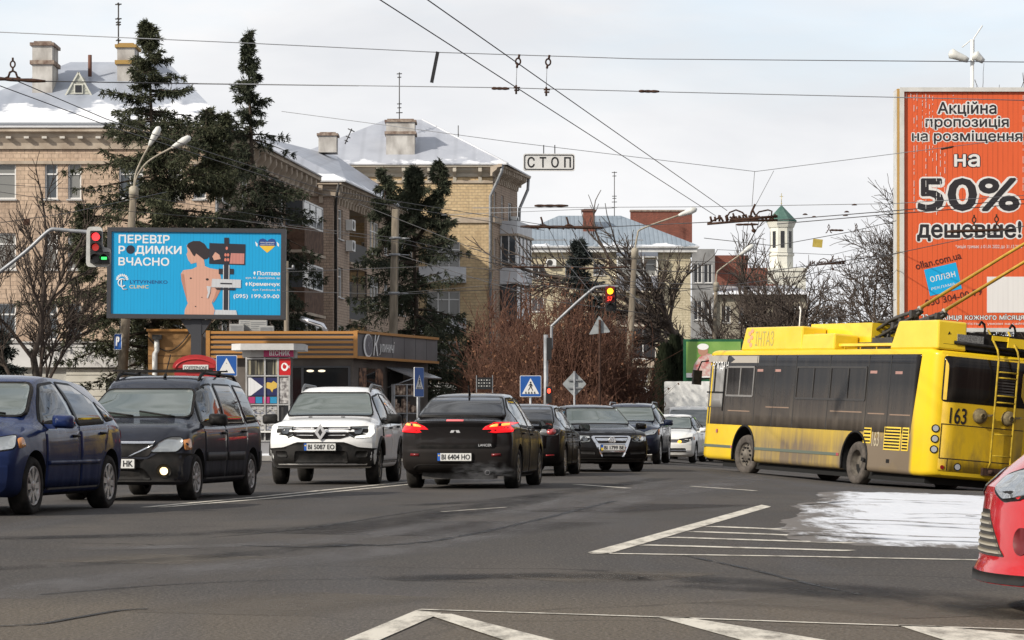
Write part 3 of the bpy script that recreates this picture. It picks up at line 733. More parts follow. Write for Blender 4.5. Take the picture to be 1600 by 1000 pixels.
# ---- dark estate with roof rails
sp = dict(name='estate_car', seed=2, label='dark slate estate car with black roof bars and one lit fog lamp', cat='car', W=1.74, paint=P_LOGAN, R=.305, ax=(1.45, -1.45), rim=.205, spokes=9, spw=.03, rimm=RIM, sty=0,
 st=[(-2.20, .36, .96, 1.05, 1.09, .80, .62), (-2.15, .30, .99, 1.20, 1.25, .84, .61), (-2.02, .26, 1.0, 1.42, 1.47, .86, .59), (-1.75, .22, 1.0, 1.55, 1.585, .868, .60), (-.8, .20, .985, 1.595, 1.635, .87, .615), (0, .20, .965, 1.585, 1.625, .87, .615), (.42, .2, .955, 1.50, 1.555, .87, .61), (.58, .2, .95, 1.40, 1.46, .87, .60), (.95, .2, .945, 1.20, 1.245, .87, .64), (1.28, .2, .94, 1.02, 1.06, .87, .69), (1.42, .2, .93, .98, 1.02, .87, .70), (1.9, .2, .87, .905, .945, .86, .66), (2.12, .21, .80, .835, .865, .84, .60), (2.25, .24, .68, .71, .735, .80, .56)],
 nose=[(.2, .06), (.36, 0), (.55, 0), (.62, .05), (.9, .16)], tail=[(.3, .02), (.5, 0), (.6, .05), (1.2, .1)], fp=.24,
 parts=[('windscreen', 'F', [(-.69, 1.075), (.69, 1.075), (.575, 1.425), (-.575, 1.425)], WSCREEN, .006, dict(r=.07, seam=.03)),
  ('door', 'LR', [(1.12, .32), (1.1, .95), (.02, .965), (.02, .29), (1.05, .29)], P_LOGAN, .004, dict(r=.04, seam=.009)),
  ('door', 'LR', [(0, .29), (0, .965), (-1.16, .985), (-1.14, .72), (-.98, .45), (-.97, .29)], P_LOGAN, .004, dict(r=.04, seam=.009)),
  ('door_moulding', 'LR', sill(.03, 1.08, .50, .61), BLK, .018, dict(thick=.02)), ('door_moulding', 'LR', sill(-.98, -.02, .50, .61), BLK, .018, dict(thick=.02)),
  ('side_window', 'LR', [(1.08, .985), (.58, 1.40), (.30, 1.48), (.05, 1.49), (.05, .985)], GLASS, .006, dict(r=.05, seam=.028)),
  ('side_window', 'LR', [(-.04, .985), (-.04, 1.49), (-.95, 1.49), (-1.12, 1.0)], GLASS, .006, dict(r=.05, seam=.028)),
  ('quarter_window', 'LR', [(-1.22, 1.01), (-1.08, 1.49), (-1.72, 1.47), (-1.93, 1.04)], GLASS, .006, dict(r=.05, seam=.028)),
  ('bumper', 'F', [(-.86, .25), (.86, .25), (.87, .60), (.52, .60), (.40, .53), (-.40, .53), (-.52, .60), (-.87, .60)], DPL, .012, dict(r=.03, cell=.06)),
  ('headlamp', 'F', [(.42, .615), (.74, .62), (.80, .70), (.78, .80), (.62, .80), (.50, .72)], LAMP, .012, dict(r=.05, both=1, seam=.012)),
  ('indicator', 'L', [(1.80, .65), (1.96, .64), (1.93, .77), (1.82, .79)], AMBER, .016, dict(r=.03)),
  ('grille', 'F', [(-.42, .56), (.42, .56), (.47, .74), (-.47, .74)], BLK, .008, dict(r=.04)),
  ('grille_trim', 'F', [(-.46, .72), (.46, .72), (.47, .75), (-.47, .75)], CHROME, .016, dict(r=.01)),
  ('grille_trim', 'F', [(.16, .555), (.20, .555), (.46, .70), (.44, .72)], CHROME, .016, dict(both=1)),
  ('air_intake', 'F', [(-.45, .28), (.45, .28), (.36, .42), (-.36, .42)], BLK, .018, dict(r=.04)),
  ('fog_lamp', 'F', ell(.60, .385, .045, .045, 14), FOGON, .022, dict(cell=.2)),
  ('fog_lamp_ring', 'F', ell(.60, .385, .085, .085, 16), BLK, .016, dict(cell=.2)),
  ('fog_lamp', 'F', ell(-.60, .385, .06, .06, 14), LAMPD, .02, dict(cell=.2)),
  ('tail_lamp', 'LR', [(-2.1, .95), (-1.98, .95), (-1.98, 1.3), (-2.07, 1.25)], REDL, .01, dict(r=.02)),
  ('rear_bumper', 'LR', [(-2.2, .33), (-1.8, .33), (-1.8, .60), (-2.2, .62)], DPL, .012, {}),
  ('sill', 'LR', sill(-1.05, 1.05, .21, .285), DPL, .012, {})])
c, bv = make_car(sp)
for s in (1, -1):
    side_mirror(c, 1.02, .84, 1.03, s, BLK, .24, .17); handle(c, bv, .16, .86, s, BLK); handle(c, bv, -.92, .88, s, BLK)
    mb = MB()
    zr = lambda x: (bv.ray_cast(Vector((x, s*.56, 4)), Vector((0, 0, -1)))[0] or Vector((0, 0, 1.6))).z
    mb.tube([(.32, s*.56, zr(.32)-.01), (.18, s*.56, zr(.18)+.045), (.0, s*.56, zr(0)+.055), (-1.5, s*.56, zr(-1.5)+.055), (-1.68, s*.56, zr(-1.68)-.01)], .024, 6); mb.tube([(-.7, s*.56, zr(-.7)-.01), (-.7, s*.56, zr(-.7)+.08)], .03, 6); mb.build('roof_rail', BLK, c)
for x in (.05, -.75): mb = MB(); mb.box((x, 0, 1.692), (.055, 1.36, .022)); [mb.box((x, s*.56, 1.665), (.06, .05, .05)) for s in (1, -1)]; mb.build('roof_bar', BLK, c)
mb = MB(); mb.tube([(.30, .1, 1.60), (.26, .1, 1.64), (.02, .1, 1.90)], .008, 5); mb.tube([(.31, .1, 1.59), (.27, .1, 1.635)], .022, 6); mb.build('aerial', BLK, c)
plate(c, 2.275, .475, 'BI 0006 HK', w=.52, y=0)
wiper(c, bv, -.05, -.62, 1.07); wiper(c, bv, .5, -.0, 1.06)
place(c, -4.65, 37.6, 188.6)
# ---- white crossover
sp = dict(name='crossover_car', seed=3, label='white crossover with lit running lights, grey roof rails and black lower bumper', cat='car', W=1.81, paint=P_WHITE, R=.345, RA=.42, ax=(1.335, -1.335), rim=.225, spokes=6, spw=.05, rimm=RIMD, archm=DPL, archr=.035,
 st=[(-2.17, .42, 1.0, 1.10, 1.14, .82, .66), (-2.1, .36, 1.03, 1.24, 1.29, .87, .65), (-1.85, .30, 1.04, 1.44, 1.49, .895, .615), (-1.3, .27, 1.04, 1.56, 1.61, .905, .605), (-.5, .26, 1.03, 1.60, 1.655, .905, .61), (.1, .26, 1.01, 1.58, 1.64, .905, .615), (.42, .26, 1.0, 1.51, 1.57, .905, .615), (.8, .26, 1.0, 1.29, 1.34, .905, .66), (1.08, .26, 1.0, 1.11, 1.155, .905, .715), (1.22, .26, 1.0, 1.07, 1.12, .905, .74), (1.75, .27, .99, 1.03, 1.065, .895, .74), (2.0, .3, .93, .965, 1.0, .875, .71), (2.14, .33, .83, .86, .885, .83, .66)],
 nose=[(.3, .10), (.45, .0), (.7, .0), (.9, .07), (1.05, .16)], tail=[(.4, .05), (.6, 0), (.9, .04), (1.2, .12)], fp=.24, bulge=.03,
 parts=[('windscreen', 'F', [(-.72, 1.155), (.72, 1.155), (.585, 1.525), (-.585, 1.525)], WSCREEN, .006, dict(r=.06, seam=.03)),
  ('door', 'LR', [(.92, .40), (.92, .99), (-.13, 1.01), (-.13, .36), (.88, .36)], P_WHITE, .004, dict(r=.05, seam=.007, seamm=DPL)),
  ('door', 'LR', [(-.15, .36), (-.15, 1.01), (-1.12, 1.03), (-1.08, .82), (-.87, .56), (-.84, .36)], P_WHITE, .004, dict(r=.05, seam=.007, seamm=DPL)),
  ('side_window', 'LR', [(.88, 1.035), (.45, 1.45), (-.09, 1.51), (-.09, 1.045)], GLASS, .006, dict(r=.05, seam=.03)),
  ('side_window', 'LR', [(-.17, 1.045), (-.17, 1.51), (-.95, 1.48), (-1.15, 1.14), (-1.1, 1.06)], GLASS, .006, dict(r=.05, seam=.03)),
  ('lower_bumper', 'F', [(-.89, .31), (.89, .31), (.90, .60), (.62, .62), (.40, .70), (-.40, .70), (-.62, .62), (-.90, .60)], DPL, .014, dict(r=.03, cell=.06)),
  ('air_intake', 'F', [(-.44, .38), (.44, .38), (.42, .56), (-.42, .56)], BLK, .022, dict(r=.03)),
  ('fog_lamp_recess', 'F', [(.55, .46), (.74, .46), (.76, .56), (.57, .56)], BLK, .022, dict(r=.03, both=1)),
  ('grille', 'F', [(-.46, .80), (-.32, .755), (.32, .755), (.46, .80), (.50, .945), (-.50, .945)], BLK, .010, dict(r=.02)),
  ('headlamp', 'F', [(.46, .82), (.56, .775), (.78, .79), (.83, .86), (.82, .955), (.46, .945)], LAMP, .010, dict(r=.02, both=1, seam=.012, key='hl')),
  ('running_light', 'F', [(.545, .765), (.80, .785), (.845, .855), (.825, .965), (.755, .965), (.765, .87), (.745, .825), (.57, .80)], DRL, .016, dict(both=1, r=.015, on='hl')),
  ('headlamp_lens', 'F', [(.54, .84), (.64, .83), (.68, .915), (.54, .92)], LAMPD, .015, dict(both=1, r=.03, on='hl')),
  ('sill', 'LR', sill(-.86, .88, .27, .40), DPL, .014, {}),
  ('fender_vent', 'L', [(.98, .80), (1.10, .80), (1.06, .95), (.96, .95)], BLK, .01, dict(r=.02)),
  ('tail_lamp', 'LR', [(-2.02, .9), (-1.9, .9), (-1.88, 1.1), (-2.0, 1.1)], REDL, .008, dict(r=.03)),
  ('rear_bumper', 'LR', [(-2.16, .40), (-1.76, .40), (-1.78, .60), (-2.16, .62)], DPL, .014, {})])
c, bv = make_car(sp)
for s in (1, -1):
    side_mirror(c, .80, .87, 1.09, s, DPL, .25, .18); handle(c, bv, .06, .94, s, BLK); handle(c, bv, -.95, .96, s, BLK)
    zr = lambda x: (bv.ray_cast(Vector((x, s*.57, 4)), Vector((0, 0, -1)))[0] or Vector((0, 0, 1.6))).z
    mb = MB(); mb.tube([(.34, s*.575, zr(.34)-.02), (.22, s*.575, zr(.22)+.03), (.05, s*.575, zr(.05)+.065), (-1.1, s*.575, zr(-1.1)+.065), (-1.4, s*.575, zr(-1.4)+.04), (-1.55, s*.575, zr(-1.55)-.01)], [.024, .028, .028, .026, .024, .02], 8); mb.build('roof_rail', mat('rail grey', (.12, .125, .13), .45, .3), c)
for zz, hh, w0 in ((.912, .006, .47), (.862, .006, .45), (.808, .006, .40)):
    for s in (1, -1):
        mb = conform(bv, [(s*.12, zz-hh), (s*w0, zz-hh*.4), (s*w0, zz+hh*1.4), (s*.12, zz+hh)], 'F', .024, .05); mb.build('grille_bar', SILVER, c)
M = MX((2.148, 0, .865), (0, 1, 0), (0, 0, 1), (1, 0, 0))
b = flat([(0, -.135), (.095, 0), (0, .135), (-.095, 0)], M, .02, SILVER, c, 'badge', .03); flat([(0, -.066), (.036, 0), (0, .066), (-.036, 0)], M, .0225, INK, b, 'badge_centre', .004)
plate(c, 2.19, .625, 'BI 5087 EO')
for y in (-.3, .25): mb = MB(); mb.box((1.25, y, 1.118), (.04, .06, .02)); mb.build('washer_jet', BLK, c)
place(c, -2.97, 48.3, 184.6)
# ---- graphite saloon seen from behind
sp = dict(name='saloon_car', seed=4, label='graphite saloon seen from behind with brake lights on', cat='car', W=1.77, paint=P_GRAPH, R=.318, ax=(1.3175, -1.3175), rim=.22, spokes=7, spw=.045, rimm=RIMD,
 st=[(-2.29, .34, .84, .98, 1.025, .80, .66), (-2.22, .27, .90, 1.015, 1.055, .85, .68), (-1.95, .24, .965, 1.04, 1.075, .87, .685), (-1.72, .22, .97, 1.06, 1.10, .88, .66), (-1.4, .2, .97, 1.18, 1.235, .885, .60), (-1.0, .19, .965, 1.345, 1.405, .885, .565), (-.6, .18, .955, 1.425, 1.475, .885, .565), (0, .18, .94, 1.44, 1.495, .885, .575), (.4, .18, .93, 1.38, 1.44, .885, .58), (.8, .18, .92, 1.17, 1.22, .885, .63), (1.15, .18, .90, .97, 1.01, .88, .69), (1.7, .18, .83, .87, .90, .865, .67), (2.1, .2, .72, .755, .785, .83, .6), (2.25, .24, .6, .64, .67, .78, .55)],
 nose=[(.2, .05), (.4, 0), (.7, .08)], tail=[(.25, .10), (.42, 0), (.60, 0), (.64, .05), (.9, .06), (1.0, .0), (1.06, .0)], rp=.16, fp=.22,
 parts=[('rear_window', 'B', [(-.68, 1.115), (.68, 1.115), (.545, 1.405), (-.545, 1.405)], RGLASS, .006, dict(r=.05, seam=.028)),
  ('windscreen', 'F', [(-.68, 1.03), (.68, 1.03), (.57, 1.40), (-.57, 1.40)], WSCREEN, .006, dict(r=.05, seam=.03)),
  ('boot_lid', 'B', [(-.60, .625), (.60, .625), (.62, .70), (.62, 1.03), (-.62, 1.03), (-.62, .70)], P_GRAPH, .005, dict(r=.03, seam=.009)),
  ('tail_lamp', 'B', [(.40, .90), (.48, .87), (.60, .855), (.85, .87), (.86, .97), (.82, 1.015), (.60, 1.01), (.47, .96)], REDON, .012, dict(r=.015, both=1, seam=.010, key='tl', cell=.05)),
  ('brake_strip', 'B', [(.52, .955), (.645, .965), (.645, .99), (.55, .982)], REDHOT, .018, dict(r=.008, both=1, on='tl')),
  ('brake_strip', 'B', [(.70, .965), (.80, .97), (.79, .995), (.70, .99)], REDHOT, .018, dict(r=.008, both=1, on='tl')),
  ('high_brake_light', 'B', [(-.13, 1.032), (.13, 1.032), (.13, 1.05), (-.13, 1.05)], mat('dim red strip', (.55, .1, .1), .3, emit=(1, .2, .2), es=.5), .012, dict(cell=.06)),
  ('reflector', 'B', [(.56, .50), (.70, .51), (.69, .545), (.56, .54)], mat('dull red', (.16, .01, .012), .3), .01, dict(both=1)),
  ('lower_bumper', 'B', [(-.62, .235), (.62, .235), (.66, .33), (.58, .375), (-.58, .375), (-.66, .33)], BLK, .012, dict(r=.02)),
  ('door', 'LR', [(.95, .27), (.95, .91), (-.12, .93), (-.12, .25), (.9, .25)], P_GRAPH, .004, dict(r=.05, seam=.008)),
  ('door', 'LR', [(-.14, .25), (-.14, .93), (-1.22, .95), (-1.1, .7), (-.92, .48), (-.9, .25)], P_GRAPH, .004, dict(r=.05, seam=.008)),
  ('side_window', 'LR', [(.92, .965), (.42, 1.345), (-.09, 1.395), (-.09, .965)], GLASS, .006, dict(r=.05, seam=.028)),
  ('side_window', 'LR', [(-.17, .965), (-.17, 1.395), (-.72, 1.38), (-1.06, 1.22), (-1.12, .985)], GLASS, .006, dict(r=.05, seam=.028)),
  ('sill', 'LR', sill(-.9, .9, .185, .25), BLK, .01, {}),
  ('headlamp', 'F', [(.42, .58), (.75, .64), (.7, .72), (.5, .66)], LAMP, .008, dict(r=.03, both=1))])
c, bv = make_car(sp)
for s in (1, -1): side_mirror(c, .80, .85, .99, s, P_GRAPH, .23, .16); handle(c, bv, .02, .83, s, P_GRAPH); handle(c, bv, -1.0, .85, s, P_GRAPH)
xr = bv.ray_cast(Vector((-5, 0, .48)), Vector((1, 0, 0)))[0].x
plate(c, xr-.012, .49, 'BI 6404 HO', 'B')
xb = bv.ray_cast(Vector((-5, 0, .9)), Vector((1, 0, 0)))[0].x
M = MX((xb, 0, .905), (0, -1, 0), (0, 0, 1), (-1, 0, 0)); bmb = MB()
for k in range(3):
    a = pi/2+2*pi*k/3; d = Vector((cos(a), sin(a))); n = Vector((-d.y, d.x)); q = [(0, 0), d*.046+n*.027, d*.092, d*.046-n*.027]
    bmb.prism([(v[0], v[1]) for v in q], -.01, .014, M)
bmb.build('badge', SILVER, c, fixn=True)
lettering('LANCER', M @ Matrix.Translation((.46, -.235, 0)), .20, 1, .01, SILVER, c, 'lettering', .014)
mb = MB(); mb.tube([(-2.05, -.5, .25), (-2.27, -.5, .255)], .04, 12, cap=False); mb.lathe([(.034, 0), (.04, .0)], 12, 0, 'x', (-2.27, -.5, .255)); mb.build('exhaust_pipe', CHROME, c)
mb = MB(); mb.box((-1.75, .0, .22), (.5, 1.1, .14)); mb.build('silencer', DSTEEL, c)
mb = MB(); mb.tube([(-.72, 0, 1.455), (-.76, 0, 1.48), (-.86, 0, 1.60)], [.022, .018, .009], 6); mb.build('aerial', BLK, c)
place(c, -.57, 45.1, 7.6)
# ---- black saloon hidden behind it
sp = dict(name='saloon_car', seed=5, label='black saloon half hidden ahead of the graphite one, facing away', cat='car', W=1.78, paint=P_BLACK, R=.315, ax=(1.3375, -1.3375), rim=.225, spokes=9, spw=.035, rimm=RIM,
 st=[(-2.33, .36, .80, .92, .96, .80, .62), (-2.24, .28, .88, .965, 1.0, .85, .64), (-1.95, .24, .93, .99, 1.025, .875, .66), (-1.72, .22, .93, 1.0, 1.045, .885, .65), (-1.35, .2, .93, 1.15, 1.2, .89, .59), (-.95, .19, .93, 1.31, 1.36, .89, .56), (-.5, .18, .92, 1.38, 1.43, .89, .565), (.1, .18, .91, 1.38, 1.435, .89, .57), (.5, .18, .9, 1.27, 1.33, .89, .59), (.9, .18, .88, 1.07, 1.12, .885, .65), (1.2, .18, .87, .93, .97, .88, .68), (1.8, .18, .79, .83, .86, .86, .66), (2.15, .2, .68, .71, .74, .82, .6), (2.3, .24, .56, .6, .63, .76, .55)],
 nose=[(.2, .05), (.4, 0), (.7, .08)], tail=[(.25, .08), (.45, 0), (.7, .02), (1.0, .06)], rp=.2, fp=.22,
 parts=[('rear_window', 'B', [(-.66, 1.06), (.66, 1.06), (.545, 1.355), (-.545, 1.355)], RGLASS, .006, dict(r=.05, seam=.028)),
  ('windscreen', 'F', [(-.68, .99), (.68, .99), (.57, 1.31), (-.57, 1.31)], WSCREEN, .006, dict(r=.05, seam=.03)),
  ('boot_lid', 'B', [(-.58, .55), (.58, .55), (.60, .98), (-.60, .98)], P_BLACK, .005, dict(r=.03, seam=.008)),
  ('tail_lamp', 'B', [(.44, .82), (.60, .79), (.80, .80), (.82, .93), (.7, .95), (.5, .93)], mat('smoked lens', (.30, .30, .30), .1, .5, coat=1), .01, dict(r=.03, both=1, seam=.01, key='tl')),
  ('lamp_cluster', 'B', ell(.68, .87, .085, .06, 16), mat('red reflector', (.42, .05, .05), .2, coat=1), .016, dict(both=1, on='tl')),
  ('reflector', 'B', [(.58, .40), (.74, .41), (.74, .43), (.58, .425)], REDL, .01, dict(both=1)),
  ('door', 'LR', [(.95, .27), (.95, .88), (-.12, .9), (-.12, .25), (.9, .25)], P_BLACK, .004, dict(r=.05, seam=.008)),
  ('door', 'LR', [(-.14, .25), (-.14, .9), (-1.22, .92), (-1.1, .7), (-.92, .48), (-.9, .25)], P_BLACK, .004, dict(r=.05, seam=.008)),
  ('side_window', 'LR', [(.98, .93), (.5, 1.27), (-.09, 1.34), (-.09, .93)], GLASS, .006, dict(r=.05, seam=.028)),
  ('side_window', 'LR', [(-.17, .93), (-.17, 1.34), (-.68, 1.32), (-1.1, 1.15), (-1.18, .955)], GLASS, .006, dict(r=.05, seam=.028))])
c, bv = make_car(sp)
for s in (1, -1): side_mirror(c, .84, .85, .96, s, P_BLACK, .23, .16); handle(c, bv, .02, .8, s, P_BLACK); handle(c, bv, -1.0, .82, s, P_BLACK)
place(c, .36, 57.0, 7.2)
# ---- black saloon facing us with chrome grille
sp = dict(name='saloon_car', seed=6, label='black saloon facing the camera with a tall chrome framed grille', cat='car', W=1.82, paint=P_BLACK, R=.318, ax=(1.355, -1.355), rim=.22, spokes=5, spw=.07, rimm=RIM,
 st=[(-2.38, .36, .86, .96, 1.0, .82, .66), (-2.28, .26, .93, 1.01, 1.05, .87, .68), (-1.9, .22, .97, 1.03, 1.07, .90, .68), (-1.6, .2, .97, 1.08, 1.12, .905, .66), (-1.1, .19, .965, 1.31, 1.36, .91, .59), (-.6, .18, .96, 1.41, 1.46, .91, .575), (0, .18, .95, 1.425, 1.475, .91, .58), (.38, .18, .94, 1.37, 1.43, .91, .585), (.8, .18, .93, 1.18, 1.23, .91, .63), (1.18, .18, .92, 1.0, 1.04, .905, .69), (1.7, .18, .87, .91, .95, .895, .70), (2.1, .2, .79, .83, .865, .87, .66), (2.34, .24, .68, .71, .735, .81, .58)],
 nose=[(.2, .08), (.36, 0), (.55, 0), (.8, .12)], tail=[(.3, .05), (.5, 0), (1, .06)], fp=.26,
 parts=[('windscreen', 'F', [(-.70, 1.055), (.70, 1.055), (.575, 1.385), (-.575, 1.385)], WSCREEN, .006, dict(r=.05, seam=.03)),
  ('bonnet', 'T', [(1.15, -.68), (2.02, -.60), (2.10, 0), (2.02, .60), (1.15, .68)], P_BLACK, .003, dict(r=.08, seam=.008)),
  ('grille_surround', 'F', [(-.25, .34), (.25, .34), (.30, .45), (.44, .745), (.40, .775), (-.40, .775), (-.44, .745), (-.30, .45)], CHROME, .014, dict(r=.03, cell=.05)),
  ('grille', 'F', [(-.30, .615), (.30, .615), (.37, .745), (-.37, .745)], BLK, .020, dict(r=.02)),
  ('air_intake', 'F', [(-.22, .355), (.22, .355), (.24, .43), (-.24, .43)], BLK, .020, dict(r=.02)),
  ('headlamp', 'F', [(.47, .66), (.60, .64), (.80, .67), (.83, .76), (.72, .79), (.46, .775)], LAMP, .010, dict(r=.03, both=1, seam=.01, key='hl')),
  ('headlamp_lens', 'F', ell(.57, .715, .055, .05, 14), LAMPD, .015, dict(both=1, on='hl', cell=.2)), ('headlamp_lens', 'F', ell(.70, .72, .055, .05, 14), LBULB, .015, dict(both=1, on='hl', cell=.2)),
  ('lower_intake', 'F', [(.38, .38), (.76, .40), (.74, .48), (.40, .47)], BLK, .010, dict(r=.02, both=1)),
  ('splitter', 'F', [(-.82, .235), (.82, .235), (.84, .30), (-.84, .30)], DPL, .012, dict(r=.02)),
  ('door', 'LR', [(.98, .27), (.98, .92), (-.12, .94), (-.12, .25), (.92, .25)], P_BLACK, .004, dict(r=.05, seam=.008)),
  ('door', 'LR', [(-.14, .25), (-.14, .94), (-1.24, .96), (-1.12, .7), (-.94, .48), (-.92, .25)], P_BLACK, .004, dict(r=.05, seam=.008)),
  ('side_window', 'LR', [(.94, .975), (.40, 1.34), (-.09, 1.385), (-.09, .975)], GLASS, .006, dict(r=.05, seam=.028)),
  ('side_window', 'LR', [(-.17, .975), (-.17, 1.385), (-.75, 1.37), (-1.2, 1.17), (-1.3, .99)], GLASS, .006, dict(r=.05, seam=.028))])
c, bv = make_car(sp)
for s in (1, -1): side_mirror(c, .82, .86, 1.0, s, P_BLACK, .23, .16); handle(c, bv, .02, .85, s, P_BLACK)
xg = bv.ray_cast(Vector((5, 0, .68)), Vector((-1, 0, 0)))[0].x
M = MX((xg+.02, 0, .685), (0, 1, 0), (0, 0, 1), (1, 0, 0)); bmb = MB()
bmb.lathe([(.066, 0), (.066, .016), (.078, .016), (.078, 0)], 24, 0, 'x', (xg+.02, 0, .685))
for a, b_ in (((-.03, .062), (0, .006)), ((.03, .062), (0, .006)), ((-.06, .03), (-.026, -.055)), ((-.026, -.055), (0, -.002)), ((0, -.002), (.026, -.055)), ((.026, -.055), (.06, .03))):
    bmb.bar(M @ Vector((*a, .01)), M @ Vector((*b_, .01)), .013, .013)
bmb.build('badge', SILVER, c)
plate(c, bv.ray_cast(Vector((5, 0, .53)), Vector((-1, 0, 0)))[0].x+.022, .53, 'BI 1799 BE', yellow=True)
place(c, 1.66, 62.9, 167.5)
# ---- dark blue sport utility
sp = dict(name='utility_car', seed=7, label='dark blue sport utility queued behind the chrome grille saloon', cat='car', W=1.88, paint=P_DBLUE, R=.37, RA=.435, ax=(1.40, -1.40), rim=.255, spokes=6, spw=.06, rimm=RIM,
 st=[(-2.30, .42, .98, 1.1, 1.14, .84, .66), (-2.2, .35, 1.04, 1.25, 1.29, .89, .64), (-1.9, .3, 1.06, 1.42, 1.47, .925, .60), (-1.2, .27, 1.06, 1.57, 1.62, .94, .60), (-.4, .26, 1.05, 1.61, 1.665, .94, .61), (.2, .26, 1.04, 1.57, 1.63, .94, .61), (.55, .26, 1.03, 1.45, 1.51, .94, .62), (.95, .26, 1.02, 1.23, 1.28, .94, .67), (1.25, .26, 1.02, 1.1, 1.15, .935, .72), (1.8, .27, .97, 1.01, 1.06, .92, .71), (2.15, .3, .87, .91, .95, .88, .66), (2.32, .34, .75, .79, .82, .82, .6)],
 nose=[(.3, .08), (.5, 0), (.7, 0), (.95, .12)], tail=[(.4, .04), (.6, 0), (1.2, .12)], fp=.28, bulge=.03,
 parts=[('windscreen', 'F', [(-.72, 1.17), (.72, 1.17), (.585, 1.53), (-.585, 1.53)], WSCREEN, .006, dict(r=.06, seam=.03)),
  ('headlamp', 'F', [(.48, .76), (.80, .80), (.88, .94), (.74, .93), (.55, .86)], LAMP, .010, dict(r=.03, both=1, seam=.01)),
  ('indicator', 'L', [(1.72, .80), (1.9, .78), (1.85, .92), (1.72, .95)], AMBER, .014, dict(r=.03)),
  ('grille', 'F', [(-.42, .66), (.42, .66), (.46, .84), (-.46, .84)], CHROME, .010, dict(r=.05)),
  ('air_intake', 'F', [(-.7, .38), (.7, .38), (.62, .55), (-.62, .55)], BLK, .010, dict(r=.04)),
  ('door', 'LR', [(1.0, .36), (1.0, 1.01), (-.12, 1.03), (-.12, .34), (.95, .34)], P_DBLUE, .004, dict(r=.05, seam=.009)),
  ('door', 'LR', [(-.14, .34), (-.14, 1.03), (-1.2, 1.05), (-1.1, .8), (-.92, .55), (-.9, .34)], P_DBLUE, .004, dict(r=.05, seam=.009)),
  ('side_window', 'LR', [(.98, 1.06), (.5, 1.46), (-.09, 1.53), (-.09, 1.07)], GLASS, .006, dict(r=.05, seam=.03)),
  ('side_window', 'LR', [(-.17, 1.07), (-.17, 1.53), (-.95, 1.5), (-1.2, 1.2), (-1.2, 1.085)], GLASS, .006, dict(r=.05, seam=.03)),
  ('sill', 'LR', sill(-.9, .9, .265, .34), DPL, .012, {})])
c, bv = make_car(sp)
for s in (1, -1):
    side_mirror(c, .9, .9, 1.12, s, P_DBLUE, .25, .18); handle(c, bv, .02, .94, s, CHROME)
    mb = MB(); mb.tube([(.3, s*.58, 1.6), (.1, s*.58, 1.68), (-1.2, s*.58, 1.68), (-1.45, s*.58, 1.57)], .02, 6); mb.build('roof_rail', STEEL, c)
place(c, 3.30, 77.5, 188.0)
# ---- white saloon
sp = dict(name='saloon_car', seed=8, label='white saloon with one orange indicator glowing, beside the trolleybus nose', cat='car', W=1.75, paint=P_POLO, R=.31, ax=(1.30, -1.30), rim=.215, spokes=5, spw=.06, rimm=RIM,
 st=[(-2.25, .36, .86, .96, 1.0, .80, .64), (-2.15, .26, .93, 1.01, 1.05, .85, .66), (-1.7, .22, .96, 1.06, 1.1, .87, .65), (-1.1, .19, .96, 1.31, 1.36, .875, .58), (-.5, .18, .95, 1.405, 1.455, .875, .57), (.1, .18, .94, 1.41, 1.465, .875, .57), (.45, .18, .93, 1.33, 1.39, .875, .58), (.85, .18, .92, 1.13, 1.18, .875, .63), (1.18, .18, .91, .98, 1.02, .87, .68), (1.7, .18, .86, .9, .935, .86, .68), (2.05, .2, .78, .82, .85, .84, .65), (2.2, .24, .68, .71, .735, .79, .58)],
 nose=[(.2, .06), (.36, 0), (.55, 0), (.8, .10)], tail=[(.3, .05), (.5, 0), (1, .06)], fp=.24,
 parts=[('windscreen', 'F', [(-.68, 1.035), (.68, 1.035), (.565, 1.365), (-.565, 1.365)], WSCREEN, .006, dict(r=.05, seam=.03)),
  ('headlamp', 'F', [(.42, .62), (.60, .60), (.80, .68), (.80, .77), (.60, .73), (.42, .70)], LAMPD, .010, dict(r=.03, both=1, seam=.01)),
  ('indicator', 'F', ell(.45, .63, .055, .04, 12), INDON, .018, dict(cell=.2)), ('indicator', 'L', [(1.7, .69), (1.82, .68), (1.80, .77), (1.72, .78)], AMBER, .014, dict(r=.02)),
  ('grille', 'F', [(-.42, .61), (.42, .61), (.42, .70), (-.42, .70)], mat('grille grey', (.10, .10, .11), .4, .3), .008, dict(r=.02)),
  ('air_intake', 'F', [(-.66, .33), (.66, .33), (.62, .44), (-.62, .44)], BLK, .010, dict(r=.03)),
  ('intake_trim', 'F', [(-.66, .375), (.66, .375), (.66, .39), (-.66, .39)], CHROME, .018, {}),
  ('door', 'LR', [(.95, .27), (.95, .91), (-.12, .93), (-.12, .25), (.9, .25)], P_POLO, .004, dict(r=.05, seam=.006, seamm=DPL)),
  ('door', 'LR', [(-.14, .25), (-.14, .93), (-1.2, .95), (-1.1, .7), (-.92, .48), (-.9, .25)], P_POLO, .004, dict(r=.05, seam=.006, seamm=DPL)),
  ('side_window', 'LR', [(.96, .96), (.45, 1.31), (-.09, 1.375), (-.09, .96)], GLASS, .006, dict(r=.05, seam=.028)),
  ('side_window', 'LR', [(-.17, .96), (-.17, 1.375), (-.7, 1.36), (-1.15, 1.17), (-1.2, .98)], GLASS, .006, dict(r=.05, seam=.028))])
c, bv = make_car(sp)
for s in (1, -1): side_mirror(c, .84, .84, .98, s, P_POLO, .22, .15); handle(c, bv, .02, .84, s, P_POLO)
place(c, 4.93, 86.0, 190.5)
